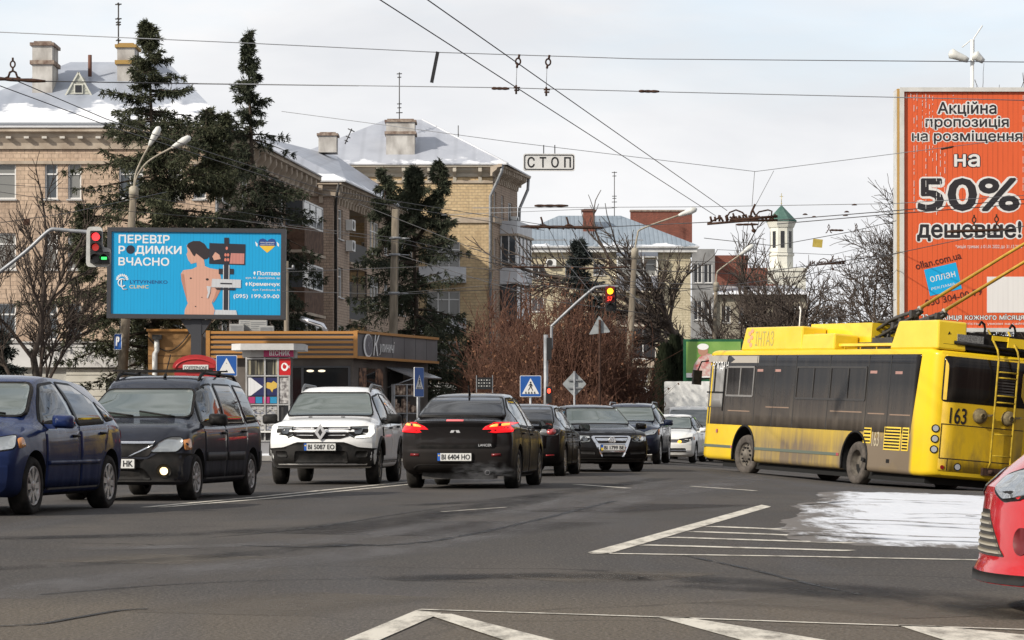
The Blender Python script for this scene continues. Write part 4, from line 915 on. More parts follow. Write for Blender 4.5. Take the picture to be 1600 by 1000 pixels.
# ---- red hatchback nose at the right edge
sp = dict(name='hatchback_car', seed=9, label='red hatchback with only its nose inside the right edge', cat='car', W=1.84, paint=P_RED, R=.315, ax=(1.32, -1.32), rim=.215, spokes=7, spw=.05, rimm=RIM,
 st=[(-2.10, .36, .88, .94, .98, .80, .62), (-2.0, .27, .93, 1.06, 1.10, .87, .62), (-1.3, .21, .965, 1.39, 1.43, .92, .575), (-.4, .19, .95, 1.435, 1.485, .92, .58), (.35, .19, .91, 1.38, 1.43, .92, .59), (.85, .19, .89, 1.12, 1.17, .92, .65), (1.2, .19, .87, .95, .99, .915, .70), (1.7, .18, .78, .85, .90, .90, .70), (1.95, .17, .70, .775, .83, .88, .67), (2.12, .155, .60, .665, .72, .85, .60), (2.22, .15, .51, .575, .61, .79, .50)],
 nose=[(.15, .0), (.19, .0), (.25, .03), (.40, .04), (.58, .06), (.75, .13)], tail=[(.3, .04), (.5, 0), (1.0, .10)], fp=.30, fl=.75,
 parts=[('windscreen', 'F', [(-.69, 1.01), (.69, 1.01), (.575, 1.37), (-.575, 1.37)], WSCREEN, .006, dict(r=.08, seam=.03)),
  ('headlamp', 'F', [(.20, .605), (.38, .556), (.56, .57), (.78, .63), (.84, .71), (.62, .715), (.32, .685), (.15, .655)], LAMP, .010, dict(r=.03, both=1, seam=.016, cell=.04)),
  ('grille', 'F', [(-.44, .28), (.44, .28), (.13, .50), (-.13, .50)], mat('dark grille', (.035, .03, .025), .6), .003, dict(r=.015, key='cg', cell=.04)),  # dark grille backing behind the slats
  ('fog_lamp_recess', 'F', ell(.60, .36, .07, .065, 20), mat('deep red recess', (.12, .005, .008), .6), .006, dict(both=1, cell=.05)),
  ('splitter', 'F', [(-.84, .155), (.84, .155), (.86, .20), (-.86, .20)], DPL, .008, dict(r=.01)),
  ('door', 'LR', [(1.0, .30), (.98, .90), (-.17, .92), (-.17, .27), (.9, .27)], P_RED, .004, dict(r=.05, seam=.008)),
  ('side_window', 'LR', [(.93, .945), (.33, 1.34), (-.9, 1.36), (-1.3, 1.0)], GLASS, .006, dict(r=.05, seam=.03))])
for k in range(6):
    z = .292+.034*k; y1 = .41-.0485*k
    sp['parts'].append(('grille_slat', 'F', [(-y1, z), (y1, z), (y1-.02, z+.017), (-y1+.02, z+.017)], mat('dull slat', (.30, .27, .21), .5), .008, dict(on='cg', cell=.04)))
c, bv = make_car(sp)
for s in (1, -1): side_mirror(c, .82, .88, .96, s, P_RED, .24, .16)
RED = c
place(c, 4.50, 13.75, 273)
# ---- box van in the distance
def box_van():
    root = empty('box_van', label='white box van far back behind the white saloon', cat='van')
    mb = MB(); mb.prism(rrect(-1.02, .95, 1.02, 2.98, .06), -4.2, 0, MX((0, 0, 0), (0, 1, 0), (0, 0, 1), (1, 0, 0))); mb.build('cargo_box', WHITEP, root, fixn=True)
    vs, fs = body_mesh(dict(W=1.9, st=[(.05, .4, 1.15, 1.95, 2.0, .93, .80), (.5, .38, 1.15, 1.98, 2.05, .95, .80), (.75, .38, 1.14, 1.90, 1.96, .95, .78), (1.15, .38, 1.1, 1.42, 1.46, .95, .78), (1.35, .38, 1.08, 1.2, 1.25, .945, .80), (1.75, .4, .95, 1.02, 1.06, .92, .76), (1.9, .45, .8, .85, .88, .86, .7)], fp=.2))
    mb = MB(); mb.add(vs, fs, 0, True); mb.build('cab', P_POLO, root); bv = to_bvh(vs, fs)
    conform(bv, rounded([(-.80, 1.28), (.80, 1.28), (.72, 1.90), (-.72, 1.90)], .08), 'F', .008, .1).build('windscreen', WSCREEN, root)
    conform(bv, rounded([(-.5, .6), (.5, .6), (.5, .8), (-.5, .8)], .05), 'F', .008, .1).build('grille', BLK, root)
    for s in (1, -1):
        conform(bv, ell(s*.68, .78, .12, .09, 14), 'F', .01, .1).build('headlamp', LAMP, root)
        side_mirror(root, 1.0, .95, 1.45, s, BLK, .2, .3)
        for x in (1.0, -2.6): make_wheel(root, x, s, .36, .22, .2, 6, .05, RIMD, 0, 0, .8)
    return root
c = box_van(); place(c, 6.75, 106, 187)
# ---------------------------------------------------------------- trolleybus
def bus_paint():
    m = mat('bus side paint', (.74, .50, .015), .35, coat=.12, ior=1.3); g = NG(m); o = g.obj(); X, Y, Z = g.xyz(o)
    st = g.noise(g.map(o, (2.2, 2.2, .16)), 2.0, 6, .65); cl = g.noise(g.map(o, (.5, .5, .6)), 1.3, 4)
    back = g.math('MULTIPLY', g.math('SUBTRACT', 3.35, X), 2.2, True)            # clean ahead of the front wheel
    rearw = g.math('MULTIPLY', g.math('SUBTRACT', -2.3, X), .9, True); clean = g.math('MULTIPLY', g.math('SUBTRACT', X, -5.35), 6.0, True)
    low = g.math('MULTIPLY', g.math('SUBTRACT', 1.85, Z), .95, True)
    f = g.math('MULTIPLY', g.math('MULTIPLY', low, back), g.ramp(st, [(.3, .55), (.7, 1.0)]))
    f = g.math('ADD', f, g.math('MULTIPLY', g.math('MULTIPLY', rearw, low), .35), True); f = g.math('ADD', g.math('MULTIPLY', g.math('MULTIPLY', f, .88), clean), g.math('MULTIPLY', g.math('MULTIPLY', back, clean), .10), True)
    f = g.math('ADD', f, g.math('MULTIPLY', g.ramp(cl, [(.4, 0.0), (.7, .22)]), low), True)
    g.col(g.mix(f, (.74, .50, .015), (.165, .128, .090))); g.rough(g.math('ADD', .3, g.math('MULTIPLY', f, .5)))
    return m
def bus_glass():
    m = mat('dusty bus glass', (.02, .02, .022), .08, ior=1.27); g = NG(m); o = g.obj(); Z = g.xyz(o)[2]
    st = g.noise(g.map(o, (3.0, 3.0, .18)), 2.0, 6, .65); low = g.math('MULTIPLY', g.math('SUBTRACT', 2.25, Z), .95, True)
    f = g.math('MULTIPLY', low, g.ramp(st, [(.28, .45), (.72, 1.0)])); f = g.math('ADD', f, g.math('MULTIPLY', g.ramp(st, [(.45, 0.0), (.8, .35)]), .5), True)
    f = g.math('MULTIPLY', f, .92); g.col(g.mix(f, (.009, .008, .008), (.125, .105, .087))); g.rough(g.math('ADD', .08, g.math('MULTIPLY', f, .6))); return m
def bus_rear():
    m = mat('bus rear paint', (.66, .42, .012), .4, coat=.25); g = NG(m); o = g.obj(); Z = g.xyz(o)[2]
    n = g.noise(g.map(o, (1, 2.0, .7)), 2.4, 7, .65); low = g.math('MULTIPLY', g.math('SUBTRACT', 1.9, Z), .8, True)
    f = g.math('MULTIPLY', g.ramp(n, [(.42, .05), (.72, .75)]), low); g.col(g.mix(f, (.62, .40, .010), (.11, .08, .045))); return m
BUSP, BUSG, BUSR = bus_paint(), bus_glass(), bus_rear()
def trolleybus():
    root = empty('trolleybus', label='yellow trolleybus number 163 with dirty side and raised poles', cat='trolleybus')
    H = 3.0; mb = MB(); rings = []
    for x, w, top, bot in ((-6.0, .98, 2.93, .36), (-5.96, 1.10, 2.96, .34), (-5.86, 1.19, 2.98, .32), (-5.7, 1.245, 3.0, .30), (-4.7, 1.25, 3.0, .30), (5.6, 1.25, 3.0, .30), (5.85, 1.22, 2.98, .32), (5.97, 1.14, 2.95, .36), (6.0, 1.06, 2.93, .4)):
        rings.append([(x, a, b) for a, b in rrect(-w, bot, w, top, .11, 4)])
    n = len(rings[0]); vs = [v for r in rings for v in r]; fs = [(i*n+k, (i+1)*n+k, (i+1)*n+(k+1) % n, i*n+(k+1) % n) for i in range(len(rings)-1) for k in range(n)]+[tuple(range(n)), tuple((len(rings)-1)*n+k for k in range(n))[::-1]]
    mb.add(vs, fs); body = mb.build('body', [BUSP, WELL], root, fixn=True); bvh = to_bvh(vs, fs)
    cut = MB()
    for x in (3.4, -2.6):
        for s in (1, -1): cut.lathe([(.0005, .75*s), (.62, .75*s), (.62, 1.5*s), (.0005, 1.5*s)][::s], 40, 0, 'y', (x, 0, .52))
    co = cut.build('cutter', [WELL], None, fixn=True)
    md = body.modifiers.new('arch', 'BOOLEAN'); md.operation = 'DIFFERENCE'; md.object = co; md.solver = 'EXACT'; md.material_mode = 'TRANSFER'
    nm = bpy.data.meshes.new_from_object(body.evaluated_get(bpy.context.evaluated_depsgraph_get())); body.modifiers.clear(); body.data = nm; bpy.data.objects.remove(co)
    for p in nm.polygons: p.use_smooth = True
    nm.set_sharp_from_angle(angle=radians(30))
    mb = MB(); mb.box((-.3, 0, .30), (10.6, 2.1, .30)); mb.build('chassis', WELL, root)
    for x in (3.4, -2.6):
        for s in (1, -1):
            w = MB(); w.lathe([(.29, -.14), (.43, -.14), (.465, -.115), (.48, -.08), (.48, .08), (.465, .115), (.43, .14), (.30, .135), (.285, .10), (.285, -.14)], 36, 0, 'y')
            w = w.build('wheel', noisy('dusty tyre', (.06, .053, .047), (.115, .10, .088), 7, .9), root); w.location = (x, s*1.07, .47); w.rotation_euler = (0, 0, (0 if s > 0 else pi)+(.16 if x > 0 else 0))
            r = MB(); hubm = noisy('dusty hub', (.10, .088, .075), (.18, .16, .135), 9, .8)
            if x > 0:
                r.lathe([(.285, .10), (.27, .05), (.22, .06), (.13, .10), (.11, .13), (.001, .14)], 24, 0, 'y')
                for k in range(10): a = 2*pi*k/10; r.lathe([(.022, .0), (.022, .035), (.001, .04)], 8, 1, 'y', (.17*cos(a), .085, .17*sin(a)))
                for k in range(8): a = 2*pi*k/8; r.lathe([(.03, .0), (.001, .004)], 8, 1, 'y', (.235*cos(a), .066, .235*sin(a)))
            else: r.lathe([(.285, .10), (.27, -.02), (.25, -.06), (.15, -.06), (.13, -.02), (.001, -.01)], 24, 0, 'y')
            r.build('rim', [hubm, BLK], w)
    for x in (3.4, -2.6):
        am = MB(); am.tube([(x+.64*cos(a), 1.252, .52+.64*sin(a)) for a in [-.3+(pi+.6)*k/20 for k in range(21)]], .03, 6); am.build('wheel_arch', BLK, root)
    MS = MX((0, 1.25, 0), (-1, 0, 0), (0, 0, 1), (0, 1, 0))             # left side: u = -x
    def side(poly, m, off, name, par=root, thick=.02): return flat([(-a, b) for a, b in poly], MS, off, m, par, name, thick)
    band = conform(bvh, rounded([(-5.15, 1.17), (5.97, 1.17), (5.97, 2.87), (-5.42, 2.87)], .05), 'L', .006, .25).build('window_band', BUSG, root)
    FR = mat('dull window frame', (.040, .037, .035), .5); FRL = mat('light window frame', (.24, .23, .22), .5, .3)
    conform(bvh, rounded([(4.85, 1.58), (5.80, 1.58), (5.80, 2.62), (4.85, 2.62)], .05), 'L', .012, .2).build('driver_window', mat('driver glass', (.24, .235, .23), .08), root)
    for a, b, z0, z1, m in ((4.80, 5.85, 1.93, 1.97, BLK), (4.80, 4.86, 1.5, 2.66, BLK), (5.38, 5.46, 1.97, 2.62, BLK), (5.56, 5.62, 1.6, 2.6, YEL)): side(rect(a, z0, b, z1), m, .022, 'window_frame')
    def slider(a, b, z0, z1, parts):
        mb = MB()
        for z in (z0, z1): mb.box(((a+b)/2, 1.262, z), (b-a, .02, .045))
        for k in range(parts+1): mb.box((a+(b-a)*k/parts, 1.262, (z0+z1)/2), (.05, .018, z1-z0))
        return mb.build('sliding_window', FRL if parts == 2 else FR, root)
    slider(3.1, 4.68, 1.88, 2.58, 2); slider(-2.9, .68, 1.86, 2.58, 4)
    for x in (4.72, 2.95, 1.9, .75, -1.05, -3.0, -4.05): side(rect(x, 1.19, x+.035, 2.85), mat('window joint grey', (.028, .026, .024), .5), .009, 'window_joint')  # dark strips on the joints between the side windows
    rail = mat('hand rail', (.25, .17, .12), .5)
    for a, b, z in ((3.2, 4.5, 1.5), (1.0, 2.3, 1.62), (-2.8, -1.2, 1.58), (-3.9, -3.1, 1.56), (-5.1, -4.15, 1.55)): side(rect(a, z, b, z+.025), rail, .009, 'hand_rail')
    stick = mat('pink sticker', (.36, .20, .17), .5)
    for x, z in ((2.6, 2.47), (1.6, 2.47), (-3.4, 2.45), (-4.6, 2.44)): side(rect(x, z, x+.33, z+.06), stick, .009, 'sticker')
    side([(2.9, 2.68), (4.55, 2.68), (4.3, 2.76), (4.55, 2.85), (2.9, 2.85)], mat('torn strip', (.36, .33, .29), .7), .009, 'destination_strip'); side([(4.8, 2.70), (5.9, 2.70), (5.9, 2.86), (4.7, 2.86)], mat('torn strip', (.36, .33, .29), .7), .009, 'destination_strip')
    lettering('БОГДАН', MS @ Matrix.Translation((-5.15, 2.60, 0)), .95, 1, .015, WHT, root, off=.014)
    GRN = mat('green grey stripe', (.10, .12, .095), .6)
    for a, b in ((4.15, 5.9), (-1.7, 2.75)): side(rect(a, .60, b, .665), GRN, .012, 'side_stripe'); side(rect(a-.12, .60, a, .665), REDL, .013, 'side_marker')
    side(ell(5.05, 1.0, .05, .05, 10), REDL, .02, 'side_indicator')
    for a, b, n_ in ((-3.35, -2.98, 4), (-4.75, -3.98, 7), (-5.12, -4.82, 7)):
        z0 = .80; h = .36 if n_ == 4 else .50
        vb = side(rect(a, z0 if n_ == 7 else z0+.12, b, z0+h+(.1 if n_ == 4 else 0)), YEL, .008, 'vent')
        for k in range(n_): z = (z0 if n_ == 7 else z0+.12)+.03+(h-.03)*k/n_; side(rect(a+.03, z, b-.03, z+.035), BLK, .014, 'vent_slot', vb, .004)
    lettering('163', MS @ Matrix.Translation((3.58, 1.02, 0)), .34, 1, .01, mat('faded digits', (.42, .36, .25), .7), root, off=.008, height=.32)
    for x in (-3.1, -4.3): side(rect(x, .52, x+.14, .60), BLK, .01, 'hatch_lock')
    # rear face
    MR = MX((-6.0, 0, 0), (0, -1, 0), (0, 0, 1), (-1, 0, 0))
    def rear(poly, m, off, name, par=root, thick=.02): return flat(poly, MR, off, m, par, name, thick)
    conform(bvh, rounded([(-.98, .44), (.985, .44), (.985, 2.9), (-.98, 2.9)], .05), 'B', .004, .3, far=9).build('rear_panel', BUSR, root)
    conform(bvh, rounded([(-1.06, 1.90), (1.02, 1.90), (1.02, 2.86), (-1.06, 2.86)], .07), 'B', .010, .25, far=9).build('rear_window', BUSG, root)
    for z in (1.42, .70): rear(rect(-.98, z, .98, z+.018), INK, .008, 'panel_gap', thick=.003)
    rear(rect(-.98, .72, -.965, 1.42), INK, .008, 'panel_gap', thick=.003); rear(rect(-.78, .46, -.765, .70), INK, .008, 'panel_gap', thick=.003)
    lettering('163', MR @ Matrix.Translation((-.60, 1.62, 0)), .40, 1, .016, INK, root, off=.012, height=.34)
    for y in (-.10, .58):   # rope catchers
        mb = MB(); mb.lathe([(.001, -.14), (.10, -.13), (.15, -.09), (.165, -.02), (.15, 0)], 20, 0, 'x', (-6.0, -y, 1.66)); mb.lathe([(.05, -.19), (.06, -.14)], 10, 0, 'x', (-6.0, -y, 1.66)); mb.bar((-6.09, -y-.28, 1.70), (-6.09, -y, 1.66), .04, .04); mb.build('rope_catcher', noisy('grimy steel', (.10, .08, .05), (.24, .19, .10), 9, .6), root, fixn=True)
    mb = MB()
    for y in (-.18, -.66): mb.tube([(-6.05, y, .55), (-6.13, y, .7), (-6.13, y, 2.9), (-6.05, y, 3.08), (-5.75, y+.1, 3.5)], .024, 6)
    for z in (1.98, 2.12, 2.50, 2.62, 2.9, 1.3, .85): mb.tube([(-6.13, -.18, z), (-6.13, -.66, z)], .018, 6)
    mb.build('ladder', noisy('grimy yellow', (.30, .21, .03), (.52, .36, .03), 8, .6), root)
    mb = MB()
    for k in range(6): mb.box((-6.10, -.42, 2.16+.06*k), (.02, .40, .03))
    mb.build('louvre', DSTEEL, root)
    mb = MB(); mb.box((-6.04, -.42, .50), (.12, .75, .16)); [mb.tube([(-6.0, y, .5), (-6.2, y, .5)], .05, 8) for y in (-.2, -.64)]; mb.build('tow_bracket', RUST, root)
    LGT = mat('clear round lens', (.55, .58, .62), .1, .3, coat=1)
    for z in (1.32, 1.10, .88):
        h = bvh.ray_cast(Vector((-7.5, 1.85, z)), Vector((1, -.5, 0)).normalized()); p, nn = h[0], (h[1] if h[1].x < 0 else -h[1]); q = nn.to_track_quat('Z', 'Y').to_matrix().to_4x4(); q.translation = p
        mb = MB(); mb.prism(ell(0, 0, .085, .085, 18), -.02, .014, q); ring = mb.build('lamp_ring', BLK, root, fixn=True); mb = MB(); mb.prism(ell(0, 0, .062, .062, 16), 0, .022, q); mb.build('rear_lamp', LGT, ring, fixn=True)
    rg = rear(ell(-.52, .55, .085, .085, 18), BLK, .014, 'lamp_ring'); rear(ell(-.52, .55, .062, .062, 16), LGT, .022, 'rear_lamp', rg)
    rear(ell(-.88, .52, .045, .045, 12), REDL, .014, 'reflector')
    # roof gear
    def fairing(xa, xb, y0, y1, z1, sl, name='roof_fairing', m=YEL):
        mb = MB(); z0 = 2.985; vs = []
        for y, k in ((y0, 0), (y1, 0)): vs += [(xa, y, z0), (xb, y, z0), (xb-sl, y, z1), (xa+sl*.15, y, z1)]
        mb.add(vs, [(0, 1, 2, 3), (7, 6, 5, 4), (0, 4, 5, 1), (1, 5, 6, 2), (2, 6, 7, 3), (3, 7, 4, 0)]); o = mb.build(name, m, root, fixn=True)
        bv = o.modifiers.new('b', 'BEVEL'); bv.width = .04; bv.segments = 2; return o
    fr = fairing(.75, 4.2, .55, 1.18, 3.55, .22); fairing(-.95, .80, .56, 1.175, 3.36, .06); fairing(-3.75 - 2.2, -3.75, .5, 1.19, 3.60, .34)
    MF = MX((0, 1.18, 0), (-1, 0, 0), (0, 0, 1), (0, 1, 0))
    lettering('ІНТАЗ', MF @ Matrix.Translation((-2.85, 3.27, 0)), 1.05, 1, 0, mat('faded fairing letters', (.42, .36, .12), .6), fr, off=.006, height=.36)
    fl = MB()
    for k, (u, v) in enumerate(((-3.62, 3.12), (-3.74, 3.22), (-3.6, 3.30), (-3.72, 3.40), (-3.58, 3.46))): fl.prism(ell(u, v, .09, .055, 12), .002, .007+.001*k, MF)
    fl.build('emblem', mat('pink emblem', (.70, .34, .20), .6), fr, fixn=True)
    side([(.5, 0), (0, 0), (0, 0)], YEL, 0, 'x') if False else None
    mb = MB(); mb.box((.1, 0, 3.33), (3.2, 1.05, .66)); mb.box((-1.0, 0, 3.38), (.9, 1.0, .5)); mb.build('equipment_box', YEL, root)
    mb = MB(); mb.box((-2.35, .9, 3.09), (2.7, .35, .03)); [mb.tube([(x, 1.02, 3.0), (x, 1.02, 3.12)], .015, 5) for x in (-1.2, -2, -2.8, -3.6)]; mb.box((-2.35, 1.05, 3.12), (2.75, .03, .03)); mb.build('roof_walkway', YEL, root)
    random.seed(11); mb = MB(); mb.box((-2.2, 0, 3.12), (2.2, 1.3, .16)); mb.box((-1.9, 0, 3.26), (1.2, 1.0, .12))
    for s in (1, -1):
        y = .30*s
        for dz, dy in ((0, .06), (.1, -.05), (.17, .08), (.05, -.1), (.22, 0)): mb.tube([(-1.25+random.uniform(-.1, .1), y+dy, 3.28+dz), (-2.2, y+dy*1.5, 3.48+dz*1.2+random.uniform(0, .06)), (-3.35, y+dy*.4, 3.88+dz*.35)], .035, 6)
        mb.tube([(-1.2, y, 3.3), (-1.15, y, 3.55), (-1.35, y, 3.72), (-1.8, y, 3.70), (-2.1, y, 3.55)], .03, 6); mb.tube([(-1.5, y-.1, 3.68), (-2.3, y-.1, 3.76)], .065, 8)
        for k in range(7): x = -1.4-.3*k; mb.box((x, y+random.uniform(-.1, .1), 3.34+.085*k), (.12, .16, .14))
        for k in range(5): x = -1.3-.45*k; mb.tube([(x, y, 3.15), (x-.25, y+random.uniform(-.15, .15), 3.35+.10*k)], .025, 5)
        mb.tube([(-1.5, y, 3.3), (-1.9, y+.2, 3.15), (-2.6, y+.18, 3.2), (-3.0, y, 3.75)], .018, 5)
    mb.build('pole_base', DSTEEL, root)
    for s, x0, z0, zc in ((1, -3.30, 3.97, 0), (-1, -3.30, 3.97, 0)):
        mb = MB(); P0 = Vector((x0, .30*s, z0)); P1 = Vector((-10.6, .30*s+.0, 6.02)); mb.tube([P0, P0+(P1-P0)*.5+Vector((0, 0, .03)), P1], [.042, .034, .026], 8); po = mb.build('trolley_pole', noisy('pole ochre', (.42, .24, .03), (.56, .34, .04), 3, .45), root)
        mb = MB(); mb.lathe([(.001, -.09), (.05, -.08), (.055, .03), (.001, .06)], 10, 0, 'x', P0); mb.build('pole_socket', noisy('socket grey', (.3, .3, .27), (.42, .42, .38), 8, .6), po)
        mb = MB(); mb.tube([P1, P1+Vector((-.12, 0, .10))], .03, 6); mb.box(P1+Vector((-.13, 0, .13)), (.16, .05, .05)); mb.build('current_shoe', DSTEEL, po)
    # black deck at the rear of the roof
    mb = MB(); mb.box((-4.95, -.3, 3.20), (1.9, 1.5, .40)); mb.box((-5.85, .0, 3.07), (.18, 2.1, .09))
    mb.tube([(-5.9, .95, 3.35), (-5.6, .5, 3.1)], .05, 6); mb.tube([(-5.95, .8, 3.16), (-5.95, -1.0, 3.1)], .04, 6)
    for y in (-.02, -.75): mb.tube([(-5.7, y, 3.3), (-5.72, y, 3.52), (-5.70, y+.02, 3.62), (-5.72, y+.10, 3.66), (-5.75, y+.16, 3.58)], .028, 6)
    mb.build('roof_deck', BLK, root)
    mb = MB(); mb.box((-5.93, .42, 3.26), (.03, .62, .16)); mb.build('perforated_panel', noisy('perforated grey', (.06, .06, .06), (.30, .30, .29), 60, .6), root)
    mb = MB(); mb.box((-5.93, -.75, 3.26), (.05, .55, .20)); mb.box((-5.9, -.3, 3.33), (.05, .4, .1)); mb.build('roof_box', YEL, root)
    # front mirror and stalk
    mb = MB(); mb.tube([(5.95, 1.15, 2.75), (6.15, 1.35, 2.7), (6.2, 1.42, 2.45)], .02, 6); mb.box((6.2, 1.42, 2.30), (.1, .22, .36)); mb.tube([(5.95, 1.15, 2.3), (6.18, 1.38, 2.25)], .018, 6); mb.build('mirror', BLK, root)
    mb = MB(); mb.tube([(2.2, .6, 3.0), (2.2, .6, 4.0), (2.28, .6, 4.08)], .018, 5); mb.build('aerial', WHITEP, root)
    return root
BUS = trolleybus(); BUS.location = (7.817, 65.03, -.321)
_y, _p, _r = radians(-19.3), radians(1.33), radians(4.646)
_f = Vector((sin(_y), cos(_y), 0)); _l = Vector((-cos(_y), sin(_y), 0)); _u = Vector((0, 0, 1))
_f2 = _f*cos(_p)+_u*sin(_p); _u2 = -_f*sin(_p)+_u*cos(_p); _l2 = _l*cos(_r)+_u2*sin(_r); _u3 = -_l*sin(_r)+_u2*cos(_r)
BUS.rotation_euler = Matrix((_f2, _l2, _u3)).transposed().to_euler()
# ---------------------------------------------------------------- buildings
BR1 = brick('pinkish brick', (.60, .455, .335), (.50, .37, .265), (.31, .235, .175), .34, .19, .014, (.31, .22, .165), .62)
BR2 = brick('brown brick', (.50, .375, .28), (.41, .30, .22), (.19, .145, .11), .34, .15, .014, (.2, .15, .12), .6)
BR3 = brick('yellow brick', (.60, .455, .265), (.50, .365, .205), (.31, .235, .15), .38, .19, .016, (.30, .22, .13), .4)
BR4 = brick('cream brick', (.56, .50, .36), (.48, .42, .29), (.36, .31, .21), .5, .2, .02, (.36, .30, .2), .35)
BRR = brick('red brick', (.26, .075, .045), (.19, .055, .035), (.12, .06, .045), .3, .1, .014, (.13, .05, .035), .45)
STUC = noisy('weathered render', (.34, .275, .215), (.48, .41, .33), 1.2, .9, 7)
STUCL = noisy('pale render', (.42, .38, .31), (.54, .49, .41), 1.0, .9, 7)
CHIM = noisy('whitewashed chimney', (.30, .28, .26), (.54, .52, .49), 1.6, .9, 8, stretch=(1, 1, .5)); CHIMC = noisy('chimney cap', (.15, .10, .08), (.34, .28, .23), 4, .9)
def roofmat(name, c1, c2, rib=.55, snow_z=None, sw=1.2, seed=0.0, ribd=.3):
    m = mat(name, c1, .5, .15); g = NG(m); o = g.obj(); X, Y, Z = g.xyz(o)
    n = g.noise(g.map(o, (.5, .5, .25), (seed, 0, 0)), 1.2, 7, .6); c = g.ramp(n, [(.3, c1), (.7, c2)])
    w = g.n('ShaderNodeTexWave', wave_type='BANDS', bands_direction='X'); w.inputs['Scale'].default_value = .314/rib*1.0; w.inputs['Distortion'].default_value = 0; g.set(w.inputs['Vector'], o)
    c = g.mix(g.math('MULTIPLY', g.ramp(w.outputs['Fac'], [(.0, 1.0), (.18, 0.0)]), ribd), c, tuple(x*.45 for x in c1))
    if snow_z is not None:
        f = g.math('ADD', g.math('MULTIPLY', g.math('SUBTRACT', snow_z, Z), 1.0/sw), g.math('MULTIPLY', g.math('SUBTRACT', g.noise(g.map(o, (.45, .45, .8), (seed, 1, 0)), 1.3, 7, .6), .5), 2.6))
        f = g.ramp(f, [(.40, 0.0), (.62, 1.0)]); c = g.mix(f, c, (.80, .81, .84)); g.rough(g.math('ADD', .45, g.math('MULTIPLY', f, .4)))
    g.col(c); g.bump(w.outputs['Fac'], .3, .03); return m
PANEB = mat('building pane', (.055, .065, .075), .05, ior=1.6); PANEC = mat('curtained pane', (.20, .20, .19), .12, ior=1.5); PANED = mat('dark pane', (.018, .018, .02), .08)
PVC = mat('white window frame', (.66, .66, .65), .5); OLDF = noisy('old dark frame', (.05, .035, .03), (.10, .07, .055), 4, .7); SILLM = mat('sill', (.45, .44, .43), .5)
def nrm(u): return Vector((u.y, -u.x, 0))
def window(root, o, u, a, b, z0, z1, kind='two', frame=None, pane=None, dep=.12, sillw=True):
    n = nrm(u); M = MX(o, u, Vector((0, 0, 1)), n); fm = frame or PVC; mb = MB(); t = .07 if kind != 'tiny' else .04
    def bar(x0, y0, x1, y1): mb.prism(rect(x0, y0, x1, y1), -dep-.04, -dep+.03, M)
    bar(a, z0, a+t, z1); bar(b-t, z0, b, z1); bar(a+t, z0, b-t, z0+t); bar(a+t, z1-t, b-t, z1)
    w, h = b-a, z1-z0; zt = z0+h*.70
    if kind in ('two', 'three'):
        for k in range(1, 2 if kind == 'two' else 3): x = a+w*k/(2 if kind == 'two' else 3); bar(x-t/2, z0+t, x+t/2, z1-t)
    if kind == 'trans': bar(a+t, zt-t/2, b-t, zt+t/2)
    if kind == 'tt': bar(a+t, zt-t/2, b-t, zt+t/2); bar(a+w*.42, z0+t, a+w*.42+t, zt-t/2)
    if kind == 'grid':
        for k in (1, 2): x = a+w*k/3; bar(x-t/2, z0+t, x+t/2, z1-t)
        bar(a+t, zt-t/2, a+w/3-t/2, zt+t/2); bar(a+w/3+t/2, zt-t/2, a+w*2/3-t/2, zt+t/2); bar(a+w*2/3+t/2, zt-t/2, b-t, zt+t/2)
    fo = mb.build('window', fm, root)
    p = MB(); p.prism(rect(a+t*.5, z0+t*.5, b-t*.5, z1-t*.5), -dep-.03, -dep-.012, M); p.build('pane', pane or random.choice([PANEB, PANEB, PANEC, PANED]), fo)
    if sillw: s = MB(); s.prism(rect(a-.05, z0-.07, b+.05, z0-.003), -.10, .10, M); s.build('sill', SILLM, fo)
    return fo
def facade(root, o, u, W, H, ops, m, dep=.16, name='wall', z0=0.0):
    """wall sheet with real openings; ops: (a, b, z0, z1, kind[, frame, pane])"""
    n = nrm(u); us = sorted(set([0, W]+[x for p in ops for x in p[:2]])); zs = sorted(set([z0, H]+[x for p in ops for x in p[2:4]]))
    us = [x for x in us if 0 <= x <= W]; zs = [x for x in zs if z0 <= x <= H]; mb = MB(); up = Vector((0, 0, 1))
    P = lambda a, z, d=0: o+u*a+up*z-n*d
    for i in range(len(us)-1):
        for j in range(len(zs)-1):
            ca, cz = (us[i]+us[i+1])/2, (zs[j]+zs[j+1])/2
            if any(p[0] < ca < p[1] and p[2] < cz < p[3] for p in ops): continue
            mb.add([P(us[i], zs[j]), P(us[i+1], zs[j]), P(us[i+1], zs[j+1]), P(us[i], zs[j+1])], [(0, 1, 2, 3)])
    for p in ops:
        a, b, c, d = p[:4]
        for q in (((a, c), (a, d)), ((b, d), (b, c)), ((a, d), (b, d)), ((b, c), (a, c))):
            (x1, y1), (x2, y2) = q; mb.add([P(x1, y1), P(x2, y2), P(x2, y2, dep), P(x1, y1, dep)], [(0, 1, 2, 3)])
    w = mb.build(name, m, root, uv=True)
    for p in ops:
        if p[4]: window(root, o, u, *p[:4], p[4], p[5] if len(p) > 5 else None, p[6] if len(p) > 6 else None, dep*.75)
    return w
def wallbox(root, pts, z0, z1, m, name='wall'):
    """vertical walls through plan points"""
    mb = MB()
    for a, b in zip(pts, pts[1:]): mb.add([(a[0], a[1], z0), (b[0], b[1], z0), (b[0], b[1], z1), (a[0], a[1], z1)], [(0, 1, 2, 3)])
    return mb.build(name, m, root, uv=True)
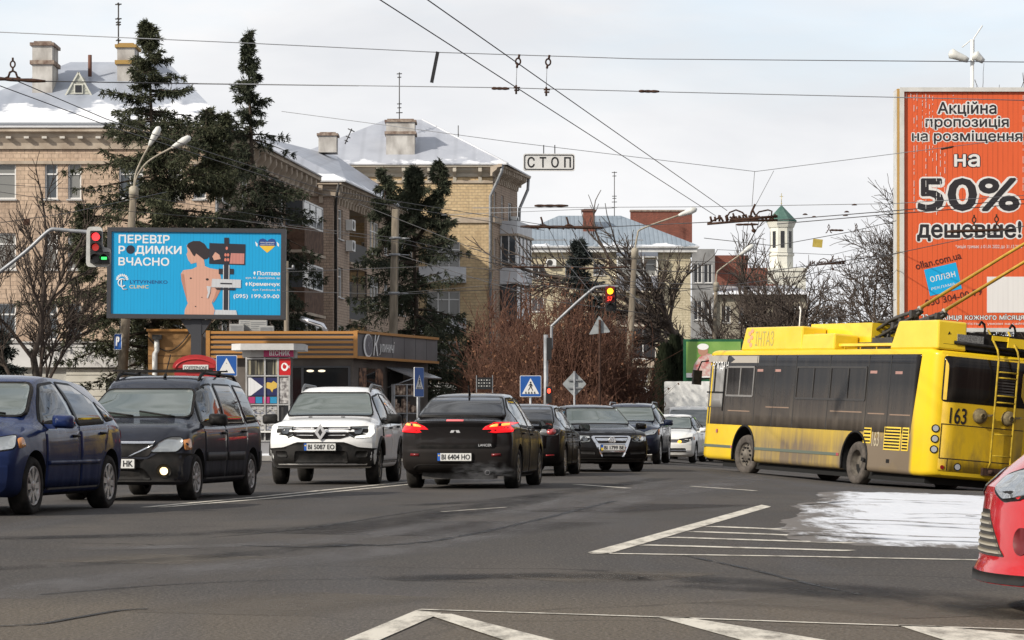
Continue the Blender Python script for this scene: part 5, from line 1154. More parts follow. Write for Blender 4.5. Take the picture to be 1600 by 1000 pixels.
def cornice(root, o, u, W, z, m, proj=.5, h=.7, brackets=0, bm=None, ends=(.0, .0)):
    n = nrm(u); mb = MB(); M = MX(o, n, Vector((0, 0, 1)), -u)
    mb.prism([(0.002, z-h), (.12, z-h), (.14, z-h*.72), (proj*.55, z-h*.45), (proj*.6, z-h*.30), (proj, z-h*.22), (proj, z), (0.002, z)], -(W+ends[1]), ends[0], M)
    if brackets:
        k = int(W/brackets)
        for i in range(k):
            a = (i+.5)*W/k; mb.prism([(.004, z-h*1.45), (.10, z-h*1.45), (.16, z-h*1.0), (proj*.9, z-h*.62), (proj*.9, z-h*.26), (.004, z-h*.26)], -a-.11, -a+.11, M)
    return mb.build('cornice', m, root, fixn=True)
def pipe(root, pts, r=.07, m=None, name='drainpipe'):
    mb = MB(); mb.tube(pts, r, 8); return mb.build(name, m or STEEL, root)
def chimney(root, x0, x1, y0, y1, z0, z1, m, cap=None, belt=None):
    mb = MB(); mb.box2((x0, y0, z0), (x1, y1, z1)); c = mb.build('chimney', m, root, uv=True)
    mb = MB(); e = .10; mb.box2((x0-e, y0-e, z1), (x1+e, y1+e, z1+.14)); mb.box2((x0+.06, y0+.06, z1+.14), (x1-.06, y1-.06, z1+.22))
    if belt: mb.box2((x0-e, y0-e, belt), (x1+e, y1+e, belt+.18))
    mb.build('chimney_cap', cap or CHIMC, c); return c
def roof(root, pts, faces, m, name='roof', thick=.08):
    mb = MB(); mb.add(pts, faces); o = mb.build(name, m, root, fixn=False)
    s = o.modifiers.new('s', 'SOLIDIFY'); s.thickness = thick; s.offset = -1; return o
def zpx(y, d): return CH+(674-y)/F*d
def xpx(x, d): return (x-800)/F*d
UX = Vector((1, 0, 0))
# ---- first block, left
def block_one():
    random.seed(21); D = 126.0; X0 = xpx(-110, D); X1 = xpx(336, D); root = empty('apartment_building', (X0, D, 0), 0, 'brick apartment house with snowy grey hipped roof and little triangular dormer', 'building')
    O = Vector((0, 0, 0)); W = X1-X0; u = lambda p: xpx(p, D)-X0; H = zpx(200, D)
    ops = []
    for y0, y1 in ((255, 311), (364, 421), (474, 531)):
        z1, z0 = zpx(y0, D), zpx(y1, D)
        ops.append((u(-28), u(25), z0, z1, 'tt', PVC, PANEC if y0 < 300 else None)); ops.append((u(-90), u(-60), z0, z1, 'two'))
        for a, b in ((70, 90), (106, 127), (186, 224), (262, 284), (302, 322)): ops.append((u(a), u(b), z0, z1, 'trans' if b-a < 30 else 'tt', PVC, random.choice([PANEB, PANEC, PANEB])))
    ops.append((u(104), u(123), 3.9, zpx(474, D)-1.8, 'trans', OLDF, PANED)) if False else None
    facade(root, O, UX, W, H, ops, BR1)
    a6 = radians(6); U2 = Vector((sin(a6), cos(a6), 0)); O2 = Vector((W, 0, 0)); ops2 = []
    for y0, y1 in ((255, 311), (364, 421), (474, 531)):
        z1, z0 = zpx(y0, D), zpx(y1, D)
        for k in range(5): ops2.append((1.5+4.6*k, 3.0+4.6*k, z0, z1, 'trans', PVC, random.choice([PANEB, PANEC])))
    facade(root, O2, U2, 24, H, ops2, BR2)
    e = O2+U2*24; wallbox(root, [(e.x, e.y), (0, 24), (0, 0)], 0, H, BR2)
    cornice(root, O, UX, W, H, STUC, .55, .95, 0, None, (0, 0)); dn = MB(); [dn.box((.4+.8*i, -.34, H-.46), (.22, .2, .10)) for i in range(int(W/.8))]; dn.build('dentils', mat('dentil white', (.55, .52, .47), .8), root); cornice(root, O2, U2, 24, H, STUC, .55, .95, 1.4, None, (.55, .55))
    MB2 = MX(O2, U2, Vector((0, 0, 1)), nrm(U2)); wd = noisy('brown balcony boards', (.075, .045, .032), (.14, .085, .06), 3, .8)
    for z0 in (3.8, 6.95, 10.1):
        b = MB(); b.prism(rect(17.0, z0, 22.6, z0+1.25), .01, 1.0, MB2); bo = b.build('balcony', wd, root, fixn=True); b = MB(); b.prism(rect(16.9, z0-.14, 22.7, z0), .01, 1.1, MB2); b.build('balcony_slab', STUC, bo, fixn=True)
        b = MB(); [b.prism(rect(x, z0+1.25, x+.10, z0+2.5), .9, .98, MB2) for x in (17.0, 18.8, 20.6, 22.5)]; [b.prism(rect(17, z0+h, 22.6, z0+h+.09), .91, .97, MB2) for h in (1.25, 2.45)]; go = b.build('balcony_glazing', PVC, bo, fixn=True); b = MB(); b.prism(rect(17.05, z0+1.3, 22.55, z0+2.45), .93, .95, MB2); b.prism(rect(17.02, z0+1.25, 17.05, z0+2.5), .02, .92, MB2); b.build('glazing', PANEB, go, fixn=True)
    sb = MB(); sb.box((W/2, -.06, H-1.55), (W, .1, .14)); sb.build('string_course', STUC, root)
    rm = roofmat('grey blue roof', (.30, .33, .39), (.42, .45, .51), 1.6, H+1.9, 1.6, 0, .12)
    rz = zpx(97, 133); r0 = xpx(110, 133)-X0; r1 = xpx(262, 133)-X0; y0 = -.65; ez = H+.03; n2 = nrm(U2)
    pa = [(-.6, y0, ez), (W+.72, y0, ez), (r1, 7, rz), (r0, 7, rz), (-.6, 14, ez)]
    ec = O2+U2*24.4+n2*.65; r2 = Vector((ec.x-6.3, 24.4, rz-.6))
    pa += [(ec.x, ec.y, ez), tuple(r2), (r0, 14, ez)]
    rf = roof(root, pa, [(0, 1, 2, 3), (1, 5, 6, 2), (4, 0, 3), (4, 3, 2, 6), (5, 4, 6)], rm)
    g = MB(); g.box((W/2, -.62, H+.13), (W+1.2, .10, .10)); g.build('gutter', mat('gutter grey', (.28, .30, .33), .5, .3), root)
    c0 = zpx(75, 130)
    chimney(root, xpx(55, 130)-X0, xpx(86, 130)-X0, 3.2, 4.9, zpx(160, 130), c0, CHIM, None, zpx(104, 130)); chimney(root, xpx(185, 131)-X0, xpx(212, 131)-X0, 4.6, 6.2, zpx(150, 131), zpx(76, 131), CHIM, mat('ochre cap', (.35, .22, .07), .9), zpx(102, 131))
    # dormer
    dx = xpx(128, 130)-X0; dz0 = zpx(154, 129.5); dz1 = zpx(117, 129.5); hw = .58
    d = MB(); d.add([(dx-hw, 3.0, dz0), (dx+hw, 3.0, dz0), (dx, 3.0, dz1), (dx-hw, 6.0, dz0), (dx+hw, 6.0, dz0), (dx, 6.0, dz1)], [(0, 1, 2), (1, 4, 5, 2), (3, 0, 2, 5)])
    do = d.build('dormer', mat('pale dormer boards', (.42, .43, .38), .8), root); fr = MB()
    for s in (1, -1): fr.bar((dx+s*(hw+.06), 2.96, dz0), (dx, 2.96, dz1+.05), .07, .07)
    for k in range(6): t = .14+.12*k; fr.box((dx, 2.985, dz0+(dz1-dz0)*t), (2*hw*(1-t)*.9, .02, .02))
    fr.build('dormer_trim', mat('dormer trim', (.52, .52, .46), .7), do); hole = MB(); hole.box((dx, 2.97, dz0+.38), (.30, .06, .34)); hole.build('dormer_window', PANED, do); wfr = MB(); wfr.prism(rect(-.21, -.23, .21, .23), 0, .03, MX((dx, 2.96, dz0+.38), UX, Vector((0, 0, 1)), Vector((0, -1, 0)))); wfr.build('dormer_window_frame', mat('dormer trim', (.52, .52, .46), .7), do); hole = MB(); hole.box((dx, 2.92, dz0+.38), (.29, .03, .33)); hole.build('dormer_window', PANED, do)
    v = MB(); v.lathe([(.001, 0), (.09, 0), (.09, 1.0), (.001, 1.0)], 10, 0, 'z', (xpx(141, 131)-X0, 4.9, zpx(120, 131))); v.build('vent_pipe', mat('rusty pipe', (.14, .06, .04), .8), root)
    pipe(root, [(W+.45, -.5, H-.1), (W+.30, -.25, H-1.1), (W+.10, -.12, H-1.5), (W+.10, -.12, .2)])
    return root
block_one()
def vent_box(root, M, u, z):
    mb = MB(); mb.prism(rect(u-.42, z-.30, u+.42, z+.30), .02, .40, M); a = mb.build('air_conditioner', WHITEP, root, fixn=True)
    f = MB(); f.prism(ell(u-.1, z, .24, .24, 18), .40, .41, M); f.build('fan_grille', DSTEEL, a, fixn=True)
# ---- second block
def block_two():
    random.seed(22); P = Vector((xpx(520, 153), 153.0, 0)); root = empty('apartment_building', P, 0, 'brown brick apartment house with black loggias and two stacked air conditioners', 'building')
    H = zpx(284, 153); O = Vector((0, 0, 0)); a = radians(8); U = Vector((sin(a), cos(a), 0)); n = nrm(U)
    facade(root, Vector((-9, 0, 0)), UX, 9, H, [(6.2, 6.9, z, z+1.6, 'trans') for z in (1.6, 4.9, 8.2, 11.4)], BR2)
    ops = []
    for k, z in enumerate((11.45, 8.25, 5.05, 1.85)):
        ops.append((1.5, 2.7, z, z+1.65, 'trans', PVC, PANEC)); ops.append((4.6, 9.8, z-1.2, z+1.85, None)); ops.append((10.6, 13.6, z-.2, z+1.7, 'grid', PVC, PANEC)); ops.append((15.2, 16.6, z, z+1.6, 'two')); ops.append((18.5, 22, z-.2, z+1.7, 'grid', PVC)); ops.append((24, 25.2, z, z+1.6, 'two'))
    facade(root, O, U, 27.2, H, ops, BR2)
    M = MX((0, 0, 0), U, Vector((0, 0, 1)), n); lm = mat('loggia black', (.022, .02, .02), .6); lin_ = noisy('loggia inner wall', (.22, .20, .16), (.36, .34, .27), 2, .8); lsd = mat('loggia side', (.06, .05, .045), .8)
    for k, z in enumerate((11.45, 8.25, 5.05, 1.85)):
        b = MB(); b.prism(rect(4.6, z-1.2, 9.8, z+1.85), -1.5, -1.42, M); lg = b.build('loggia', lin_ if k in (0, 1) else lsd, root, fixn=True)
        b = MB(); b.prism(rect(4.6, z-1.2, 9.8, z-1.08), -1.42, .10, M); b.prism(rect(4.6, z+1.85, 9.8, z+1.95), -1.42, -.16, M); b.build('loggia_slab', STUC, lg, fixn=True)
        b = MB(); b.prism(rect(4.65, z-1.08, 9.75, z+.05), -.08, -.02, M); b.build('loggia_parapet', lm, lg, fixn=True)
        b = MB(); b.prism(rect(4.9, z-1.08, 7.4, z+1.5), -1.42, -1.36, M); b.build('loggia_door', PANED, lg, fixn=True)
        if k == 1:
            b = MB(); [b.prism(rect(x, z+.05, x+.10, z+1.85), -.08, -.02, M) for x in (4.65, 7.1, 9.65)]; b.prism(rect(4.65, z+.95, 9.75, z+1.03), -.07, -.03, M); b.build('glazing_frame', OLDF, lg, fixn=True)
            b = MB(); b.prism(rect(4.7, z+.05, 9.7, z+.95), -.06, -.045, M); b.build('glazing', PANEB, lg, fixn=True)
    for z in (12.35, 11.2): vent_box(root, M, 3.9, z)
    cornice(root, Vector((-9, 0, 0)), UX, 9, H, STUC, .5, .8, 1.2, None, (0, .5)); cornice(root, O, U, 27.2, H, STUC, .5, .8, .8)
    mm = roofmat('grey roof', (.33, .35, .40), (.44, .46, .51), .9, H+.75, .9, 3, .2)
    e = U*27.2; ez = H+.03; A = Vector((.75, -.6, ez)); B = Vector((e.x+.7, e.y+.5, ez)); C = Vector((-9, -.6, ez)); Dd = Vector((-13, 27, ez)); R0 = Vector((-4.3, 5.5, H+3.0)); R1 = Vector((-1.2, 22.5, H+3.6))
    roof(root, [A, B, C, Dd, R0, R1], [(0, 1, 5, 4), (2, 0, 4), (3, 2, 4, 5), (1, 3, 5)], mm)
    mb = MB(); mb.box((-5.2, 1.0, H+.8), (2.6, 2.2, 1.5)); mb.box((-5.2, .95, H+1.62), (3.0, 2.5, .16)); mb.build('roof_hatch', CHIM, root)
    chimney(root, xpx(499, 170)-P.x, xpx(527, 170)-P.x, 16.2, 17.6, zpx(240, 170), zpx(214, 170), CHIM)
    pipe(root, [(.35, -.45, H-.1), (.2, -.2, H-.9), (.14, .35, H-1.3), (.14, .35, .3)], .08, DSTEEL)
    return root
block_two()
# ---- third block, yellow corner house
def block_three():
    random.seed(23); D = 180.0; P = Vector((xpx(770, D), D, 0)); root = empty('apartment_building', P, 0, 'yellow brick corner house with bracketed cornice and a pyramid roof', 'building')
    H = zpx(258, D); W = 13.0; a = radians(12); U = Vector((sin(a), cos(a), 0)); n = nrm(U); ops = []
    sc = zpx(344, D)
    for y0, y1 in ((378, 418), (455, 498), (533, 575)): ops += [(W-4.2, W-2.1, zpx(y1, D), zpx(y0, D), 'grid', PVC, PANEC), (W-8.4, W-6.0, zpx(y1, D), zpx(y0, D), 'grid', PVC)]
    facade(root, Vector((-W, 0, 0)), UX, W, H, ops, BR3)
    s = lambda y: zpx(y, 182.5); ops = []
    for a_, b_, y0, y1, k in ((.35, 1.05, 303, 342, 'tiny'), (2.6, 3.35, 305, 345, 'trans'), (4.7, 6.0, 312, 345, 'two'), (.5, 1.1, 376, 416, 'tiny'), (.5, 1.1, 457, 496, 'tiny'), (.5, 1.1, 536, 575, 'tiny'), (2.6, 6.0, 375, 440, 'two'), (2.6, 6.0, 448, 515, 'two')): ops.append((a_, b_, s(y1), s(y0), k, PVC, PANEB if k != 'tiny' else PANEC))
    facade(root, Vector((0, 0, 0)), U, 7.6, H, ops, BR2)
    e = U*7.6; wallbox(root, [(e.x, e.y), (e.x-3, e.y+6), (-W, 13), (-W, 0)], 0, H, BR3)
    cornice(root, Vector((-W, 0, 0)), UX, W, H, STUCL, .75, .75, 1.55, STUCL, (0, 0)); cornice(root, Vector((0, 0, 0)), U, 7.6, H, STUC, .75, .75, .52, STUC, (.75, .75))
    mb = MB(); mb.box((-W/2, -.05, zpx(284, D)), (W, .10, .18)); mb.box((-W/2, -.06, sc), (W, .12, .35)); M = MX((0, 0, 0), U, Vector((0, 0, 1)), n); mb.prism(rect(-.1, sc-.17, 7.6, sc+.17), .003, .13, M); mb.build('string_course', STUC, root)
    # balconies on the street side
    wp = noisy('white balcony panel', (.50, .51, .53), (.62, .63, .65), 1.5, .6)
    for y0, y1, wm in ((346, 366, 0), (417, 441, 1)):
        b = MB(); b.prism(rect(2.1, s(y1), 6.9, s(y0)), .01, 1.15, M); bo = b.build('balcony', wp, root, fixn=True)
        b = MB(); b.prism(rect(2.0, s(y1)-.14, 7.0, s(y1)), .01, 1.25, M); b.build('balcony_slab', STUC if wm == 0 else wp, bo, fixn=True)
    for y0, y1, fm, nn in ((368, 416, PVC, 4), (446, 500, OLDF, 3)):
        b = MB(); z1, z0 = s(y0), s(y1)
        for k in range(nn+1): x = 2.15+4.65*k/nn; b.prism(rect(x-.05, z0, x+.05, z1), 1.02, 1.12, M)
        for z in (z0, z1-.08, z0+(z1-z0)*.62): b.prism(rect(2.1, z, 6.9, z+.08), 1.03, 1.11, M)
        for x in (2.15, 6.85):
            for q in (.05, .55): b.prism(rect(x-.04, z0, x+.04, z1), q, q+.08, M)
        go = b.build('balcony_glazing', fm, root, fixn=True); b = MB(); b.prism(rect(2.15, z0, 6.85, z1), 1.05, 1.07, M); b.prism(rect(2.13, z0, 2.15, z1), .02, 1.05, M); b.build('glazing', PANEB, go, fixn=True)
    b = MB(); b.prism(rect(2.1, s(520), 6.9, s(502)), .01, 1.1, M); b.build('balcony', noisy('dark red panel', (.07, .035, .03), (.12, .06, .05), 3, .7), root, fixn=True)
    vent_box(root, M, 5.9, s(340))
    for k in (0, 1): b = MB(); z0, z1 = zpx((418, 498)[k], D), zpx((404, 484)[k], D); b.box((-3.2, -.45, z0-.5), (3.0, .9, 1.0)); b.build('balcony', wp, root)
    rm = roofmat('pale metal roof', (.36, .38, .43), (.46, .48, .53), 1.2, H+.55, .7, 8, .15); ez = H+.03; rz = zpx(187, 186)
    A = (-W-.8, -.85, ez); B = (.95, -.85, ez); C = (e.x+.95, e.y+.9, ez); Dq = (-W-.8, 13.5, ez); R0 = (xpx(602, 186)-P.x, 6, rz); R1 = (xpx(660, 186)-P.x, 6, rz)
    roof(root, [A, B, C, Dq, R0, R1], [(0, 1, 5, 4), (1, 2, 5), (2, 3, 4, 5), (3, 0, 4)], rm)
    mb = MB(); mb.tube([B, R1], .07, 6); mb.build('ridge_cap', mat('ridge white', (.6, .61, .64), .5), root)
    chimney(root, xpx(606, 183)-P.x, xpx(650, 183)-P.x, .5, 2.3, zpx(268, 181), zpx(192, 181), CHIM, None, zpx(211, 181))
    pipe(root, [(.62, -.72, H-.05), (.55, -.65, H-.5), (-.16, -.14, H-2.0), (-.16, -.14, .2)], .1); pipe(root, [(e.x+.75, e.y+.5, H-.1), (e.x+.70, e.y+.3, H-.9), (e.x+.15, e.y, H-2.2), (e.x+.12, e.y, H-3)], .1)
    return root
block_three()
# ---- cream house with ribbed blue roof
def block_four():
    random.seed(24); D = 231.0; X0 = xpx(776, D); root = empty('apartment_building', (X0, D, 0), 0, 'cream brick apartment house under a ribbed blue metal roof with red brick gable behind it', 'building')
    u = lambda p: xpx(p, D)-X0; z = lambda y: zpx(y, D); H = z(388); W = u(1079); ops = []
    ops += [(u(821), u(852), z(435), z(413), 'three', PVC, PANED), (u(883), u(898), z(435), z(413), 'two'), (u(927), u(945), z(430), z(412), 'two', PVC, PANEB), (u(964), u(1025), z(431), z(405), 'grid', PVC, PANEC)]
    for y0, y1 in ((466, 487), (520, 560), (572, 595), (622, 645)):
        ops += [(u(821), u(850), z(y1), z(y0), 'three'), (u(883), u(900), z(y1), z(y0), 'two'), (u(927), u(945), z(y1), z(y0), 'two', PVC, PANEB)]
        if y0 == 520: ops += [(u(964), u(1025), z(561), z(513), 'grid', PVC, PANED)]
        else: ops += [(u(985), u(1012), z(y1), z(y0), 'two', PVC, PANED)]
    facade(root, Vector((0, 0, 0)), UX, W, H, ops, BR4)
    wallbox(root, [(W, 0), (W, 12), (0, 12), (0, 0)], 0, H, BR4)
    for y0, y1, m in ((433, 455, noisy('grey balcony sheet', (.17, .18, .21), (.24, .25, .28), 2, .6)), (487, 508, noisy('brown balcony rail', (.09, .07, .06), (.15, .12, .10), 4, .8)), (563, 572, STUC)):
        b = MB(); b.box2((u(963), -.9, z(y1)), (u(1027), -.03, z(y0))); bo = b.build('balcony', m, root); b = MB(); b.box2((u(961), -1.0, z(y1)-.14), (u(1029), -.03, z(y1))); b.build('balcony_slab', STUCL, bo)
    b = MB()
    for p in (964, 984, 1004, 1026): b.box2((u(p)-.06, -.88, z(432)), (u(p)+.06, -.80, z(403)))
    b.box2((u(963), -.9, z(403)), (u(1027), -.78, z(401))); b.build('balcony_glazing', PVC, root); b = MB(); b.box2((u(963), -.95, z(401)), (u(1027), -.03, z(395))); b.build('balcony_roof', mat('blue grey sheet', (.16, .18, .22), .5), root)
    M = MX((0, 0, 0), UX, Vector((0, 0, 1)), Vector((0, -1, 0))); vent_box(root, M, u(861), z(411))
    c = MB(); c.box2((-.5, -.55, H-.35), (W+.5, -.003, H)); c.box2((-.5, -.75, H), (W+.6, -.05, H+.14)); c.build('cornice', noisy('white eaves', (.50, .50, .49), (.64, .64, .63), 2, .6), root)
    rm = roofmat('ribbed blue roof', (.22, .27, .32), (.30, .35, .40), .36, H+.62, .75, 5, .55); rz = zpx(337, 237); ez = H+.15
    roof(root, [(-.6, -.8, ez), (W+.7, -.8, ez), (xpx(970, 237)-X0, 6, rz), (xpx(873, 237)-X0, 6, rz), (W+.7, 12.5, ez), (-.6, 12.5, ez)], [(0, 1, 2, 3), (1, 4, 2), (4, 5, 3, 2), (5, 0, 3)], rm)
    mb = MB()
    for p, q in ((812, 848), (848, 886), (890, 910), (968, 1005)):
        zz = z(376); mb.box2((u(p), .35, zz+.02), (u(q), .42, zz+.12)); [mb.box2((u(t), .36, zz-.25), (u(t)+.05, .5, zz+.05)) for t in (p+2, (p+q)/2, q-3)]
    mb.build('snow_guard', STEEL, root)
    chimney(root, xpx(911, 234)-X0, xpx(929, 234)-X0, 2.4, 3.6, zpx(384, 234), zpx(331, 234), BRR, BRR)
    mb = MB(); mb.box2((xpx(985, 241)-X0, 9.6, zpx(392, 241)), (xpx(1081, 241)-X0, 10.3, zpx(331, 241))); mb.build('brick_gable', BRR, root, uv=True); mb = MB(); mb.box2((xpx(984, 241)-X0, 9.5, zpx(331, 241)), (xpx(1082, 241)-X0, 10.4, zpx(328.5, 241))); mb.build('coping', CHIMC, root)
    # ground floor shop band
    mb = MB(); mb.box2((u(985), -.35, z(618)), (u(1052), -.03, z(603))); sh = mb.build('shop_sign', mat('shop black', (.015, .014, .015), .5), root); lettering('OLL.', MX((u(1014), -.36, z(610)), UX, Vector((0, 0, 1)), Vector((0, -1, 0))), 1.4, 1, .02, WHT, sh, off=.01)
    return root
block_four()
# ---- grey house and red firewalls behind the bare trees
def block_five():
    random.seed(25); D = 262.0; X0 = xpx(1081, D); root = empty('apartment_building', (X0, D, 0), 0, 'grey house with red brick firewalls behind the bare roadside trees', 'building')
    u = lambda p: xpx(p, D)-X0; z = lambda y: zpx(y, D); gm = noisy('grey plaster', (.20, .20, .20), (.30, .30, .30), 1, .9); W = u(1262); ops = []
    for y0 in (412, 470, 528, 586): ops += [(u(a), u(a+13), z(y0+30), z(y0), 'two', PVC, PANED) for a in (1084, 1100)]
    facade(root, Vector((0, 0, 0)), UX, u(1117), z(392), ops, gm); ops = []
    for y0 in (478, 530, 585): ops += [(u(a), u(a+14), z(y0+26), z(y0), 'two', PVC, random.choice([PANEB, PANED])) for a in (1128, 1155, 1182, 1209, 1236)]
    facade(root, Vector((u(1117), .4, 0)), UX, W-u(1117), z(459), [(a-u(1117), b-u(1117), *r) for a, b, *r in ops], noisy('dun plaster', (.26, .23, .18), (.36, .33, .26), 1, .9))
    wallbox(root, [(W, .4), (W, 11), (0, 11), (0, 0)], 0, z(470), gm)
    roof(root, [(u(1117)-.2, -.3, z(459)), (W+.4, -.3, z(459)), (W-1, 5, z(441)), (u(1117)-.2, 5, z(441)), (u(1117)-.2, 11, z(459)), (W+.4, 11, z(459))], [(0, 1, 2, 3), (3, 2, 5, 4)], roofmat('snowy low roof', (.35, .36, .38), (.5, .5, .52), 1.5, z(449), .5, 2, .1))
    mb = MB(); mb.box2((0, 0, z(392)), (u(1117), 10, z(389))); mb.build('parapet', gm, root)
    for a, b, t in ((1115, 1175, 394), (1176, 1206, 414), (1206, 1222, 440)):
        mb = MB(); mb.box2((u(a), 4.6, z(480)), (u(b), 5.2, z(t))); mb.build('firewall', BRR, root, uv=True)
    return root
block_five()
# ---- bell tower
def tower():
    D = 400.0; cx = xpx(1221, D); root = empty('church_tower', (cx, D, 0), 0, 'white octagonal church bell tower with green tent roof', 'tower'); wm = noisy('white plaster', (.60, .59, .52), (.72, .71, .64), .6, .9); z = lambda y: zpx(y, D)
    def octa(r, z0, z1, mb, r1=None, m=0):
        n = 8; r1 = r if r1 is None else r1; off = pi/8; vs = [(r*cos(2*pi*k/n+off), r*sin(2*pi*k/n+off), z0) for k in range(n)]+[(r1*cos(2*pi*k/n+off), r1*sin(2*pi*k/n+off), z1) for k in range(n)]
        mb.add(vs, [(k, (k+1) % n, n+(k+1) % n, n+k) for k in range(n)]+[tuple(range(n, 2*n)), tuple(range(n))[::-1]], m)
    mb = MB(); octa(1.72, z(425), z(347), mb); octa(1.85, z(356), z(347), mb, 2.2); octa(1.9, z(400), z(396), mb); mb.build('belfry', wm, root)
    mb = MB()
    for k in range(8):
        a = 2*pi*k/8; c = 1.6*cos(pi/8)*1.0; R = Matrix.Rotation(a, 3, 'Z'); mb.box(R @ Vector((1.60, 0, (z(388)+z(362))/2)), (.06, .55, z(362)-z(388)), 0, R)
    mb.build('belfry_opening', PANED, root)
    mb = MB(); octa(2.25, z(347), z(345), mb); octa(2.2, z(345), z(321), mb, .08); mb.build('tent_roof', noisy('green copper', (.055, .12, .10), (.10, .17, .145), 1, .6), root)
    mb = MB(); mb.tube([(0, 0, z(322)), (0, 0, z(302))], .05, 6); mb.box((0, 0, z(307)), (.5, .06, .08)); mb.lathe([(.001, -.14), (.14, 0), (.001, .14)], 10, 0, 'z', (0, 0, z(318))); mb.build('cross', mat('gilded', (.5, .42, .2), .4, .6), root)
    mb = MB(); mb.box2((-2.5, -2.5, 0), (3.2, 3.5, z(425))); mb.box2((-2.7, -2.7, z(425)), (3.4, 3.7, z(420))); mb.build('tower_base', wm, root)
    return root
tower()
# ---------------------------------------------------------------- pavilions
def plane(o, u=UX): return MX(o, u, Vector((0, 0, 1)), nrm(u))
ORNG = noisy('orange cladding', (.30, .165, .07), (.37, .21, .09), 1.2, .6); ORTR = mat('orange trim', (.46, .22, .06), .5); GREYP = noisy('grey composite panel', (.125, .122, .128), (.165, .162, .168), .8, .45); DKG = mat('shop glass', (.02, .021, .022), .05, ior=1.6)
def pavilion():
    D = 97.0; P = Vector((xpx(557, D), D, 0)); root = empty('bakery_pavilion', P, 0, 'grey bakery pavilion with orange slatted fascia and white script sign', 'shop'); z = lambda y: zpx(y, D); u = lambda p: xpx(p, D)-P.x
    U = Vector((2.58, 7.5, 0)).normalized(); LEN = 7.95; zt, zb = z(518), z(558)
    O = Vector((0, 0, 0)); M1 = plane(O); M2 = plane(O, U); x0 = u(322)
    b = MB(); b.prism([(x0, 0), (0, 0), (U.x*LEN, U.y*LEN), (x0, 7)], zb, zt); f = b.build('fascia', GREYP, root, fixn=True)
    t = MB()
    for y in (519.5, 527, 534.5, 542.5, 550, 557.5): t.prism(rect(x0, z(y)-.045, .02, z(y)+.045), .002, .06, M1)
    for a in (x0, -.10): t.prism(rect(a, zb-.03, a+.14, zt+.03), .004, .085, M1)
    for zz in (zt, zb): t.prism(rect(0, zz-.05, LEN, zz+.04), .003, .07, M2)
    t.build('fascia_slats', ORTR, f, fixn=True)
    s = MB()
    for k in range(1, 7): s.prism(rect(LEN*k/7, zb+.05, LEN*k/7+.015, zt-.05), .001, .006, M2)
    s.build('panel_joint', mat('joint', (.05, .05, .055), .6), f, fixn=True)
    # round emblem and script name
    e = MB(); out = ell(.95, z(538.5), .42, .42, 28); inn = ell(1.02, z(538.5), .34, .36, 28)
    e.add([M2 @ Vector((a, b_, .05)) for a, b_ in out+inn], [(k, (k+1) % 28, 28+(k+1) % 28, 28+k) for k in range(28)]); e.build('emblem', WHT, f); flat(ell(1.02, z(538.5), .34, .36, 28), M2, .045, mat('emblem grey', (.16, .16, .18), .4), f, 'emblem_disc'); lettering('К', M2 @ Matrix.Translation((1.02, z(538.5), 0)), .28, 1, 0, mat('emblem letter', (.35, .35, .38), .4), f, 'emblem_letter', .055, shear=.3)
    lettering('К', M2 @ Matrix.Translation((1.75, z(536), 0)), .62, 1, .012, WHT, f, off=.05, height=.80, shear=.32); lettering('улиничі', M2 @ Matrix.Translation((2.75, z(541), 0)), 1.45, 1, .008, WHT, f, off=.05, height=.50, shear=.28)
    # walls below
    b = MB(); b.prism([(x0+.2, .25), (-.12, .25), (U.x*LEN-.35, U.y*LEN), (x0+.2, 7)], 0, zb-.002); b.build('wall', noisy('brown grey wall', (.115, .10, .09), (.16, .14, .125), 1.5, .7), root, fixn=True)
    Mf = plane(Vector((0, .25, 0))); gl = flat(rect(u(388), .9, -.25, zb-.32), Mf, .02, DKG, root, 'shop_window', .03); fr = MB()
    for a in (u(388), u(470), -.30): fr.prism(rect(a, .9, a+.08, zb-.3), .02, .06, Mf)
    fr.prism(rect(u(388), zb-.36, -.22, zb-.30), .021, .062, Mf); fr.build('window_frame', mat('anthracite', (.06, .06, .065), .4), gl, fixn=True)
    sp = mat('warm ceiling spot', (1, .9, .7), .3, emit=(1, .85, .6), es=.9)
    for p in (484, 502): flat(ell(u(p), zb-.47, .13, .04, 12), Mf, .03, sp, gl, 'ceiling_light', .004)
    inn = MB(); inn.prism(rect(u(392), 1.4, u(410), zb-.7), .021, .026, Mf); inn.build('interior_panel', mat('dim green interior', (.06, .075, .06), .6), gl, fixn=True)
    Ms = plane(Vector((-.12, .25, 0)), U); pm = noisy('pastry poster', (.05, .03, .025), (.34, .19, .12), 5, .5, 4, lo=.42, hi=.6)
    for a, b_ in ((.5, 1.15), (2.0, 2.7)): flat(rect(a, 1.3, b_, zb-.35), Ms, .03, pm, root, 'window_poster', .02)
    flat(rect(1.15, 1.3, 2.0, zb-.35), Ms, .025, DKG, root, 'shop_window', .02); flat(rect(3.3, .1, 4.7, zb-.45), Ms, .02, mat('open doorway', (.008, .008, .008), .8), root, 'doorway', .02)
    aw = MB(); q = [Ms @ Vector(v) for v in ((3.1, zb-.25, .02), (5.9, zb-.25, .02), (5.9, zb-.62, 1.05), (3.1, zb-.62, 1.05))]; q2 = [v-Vector((0, 0, .05)) for v in q]; aw.add(q+q2, [(0, 1, 2, 3), (7, 6, 5, 4), (0, 4, 5, 1), (1, 5, 6, 2), (2, 6, 7, 3), (3, 7, 4, 0)]); aw.tube([Ms @ Vector((3.1, zb-1.0, .03)), q2[3]], .025, 5); aw.build('awning', mat('awning steel', (.34, .35, .37), .25, .5), root, fixn=True)
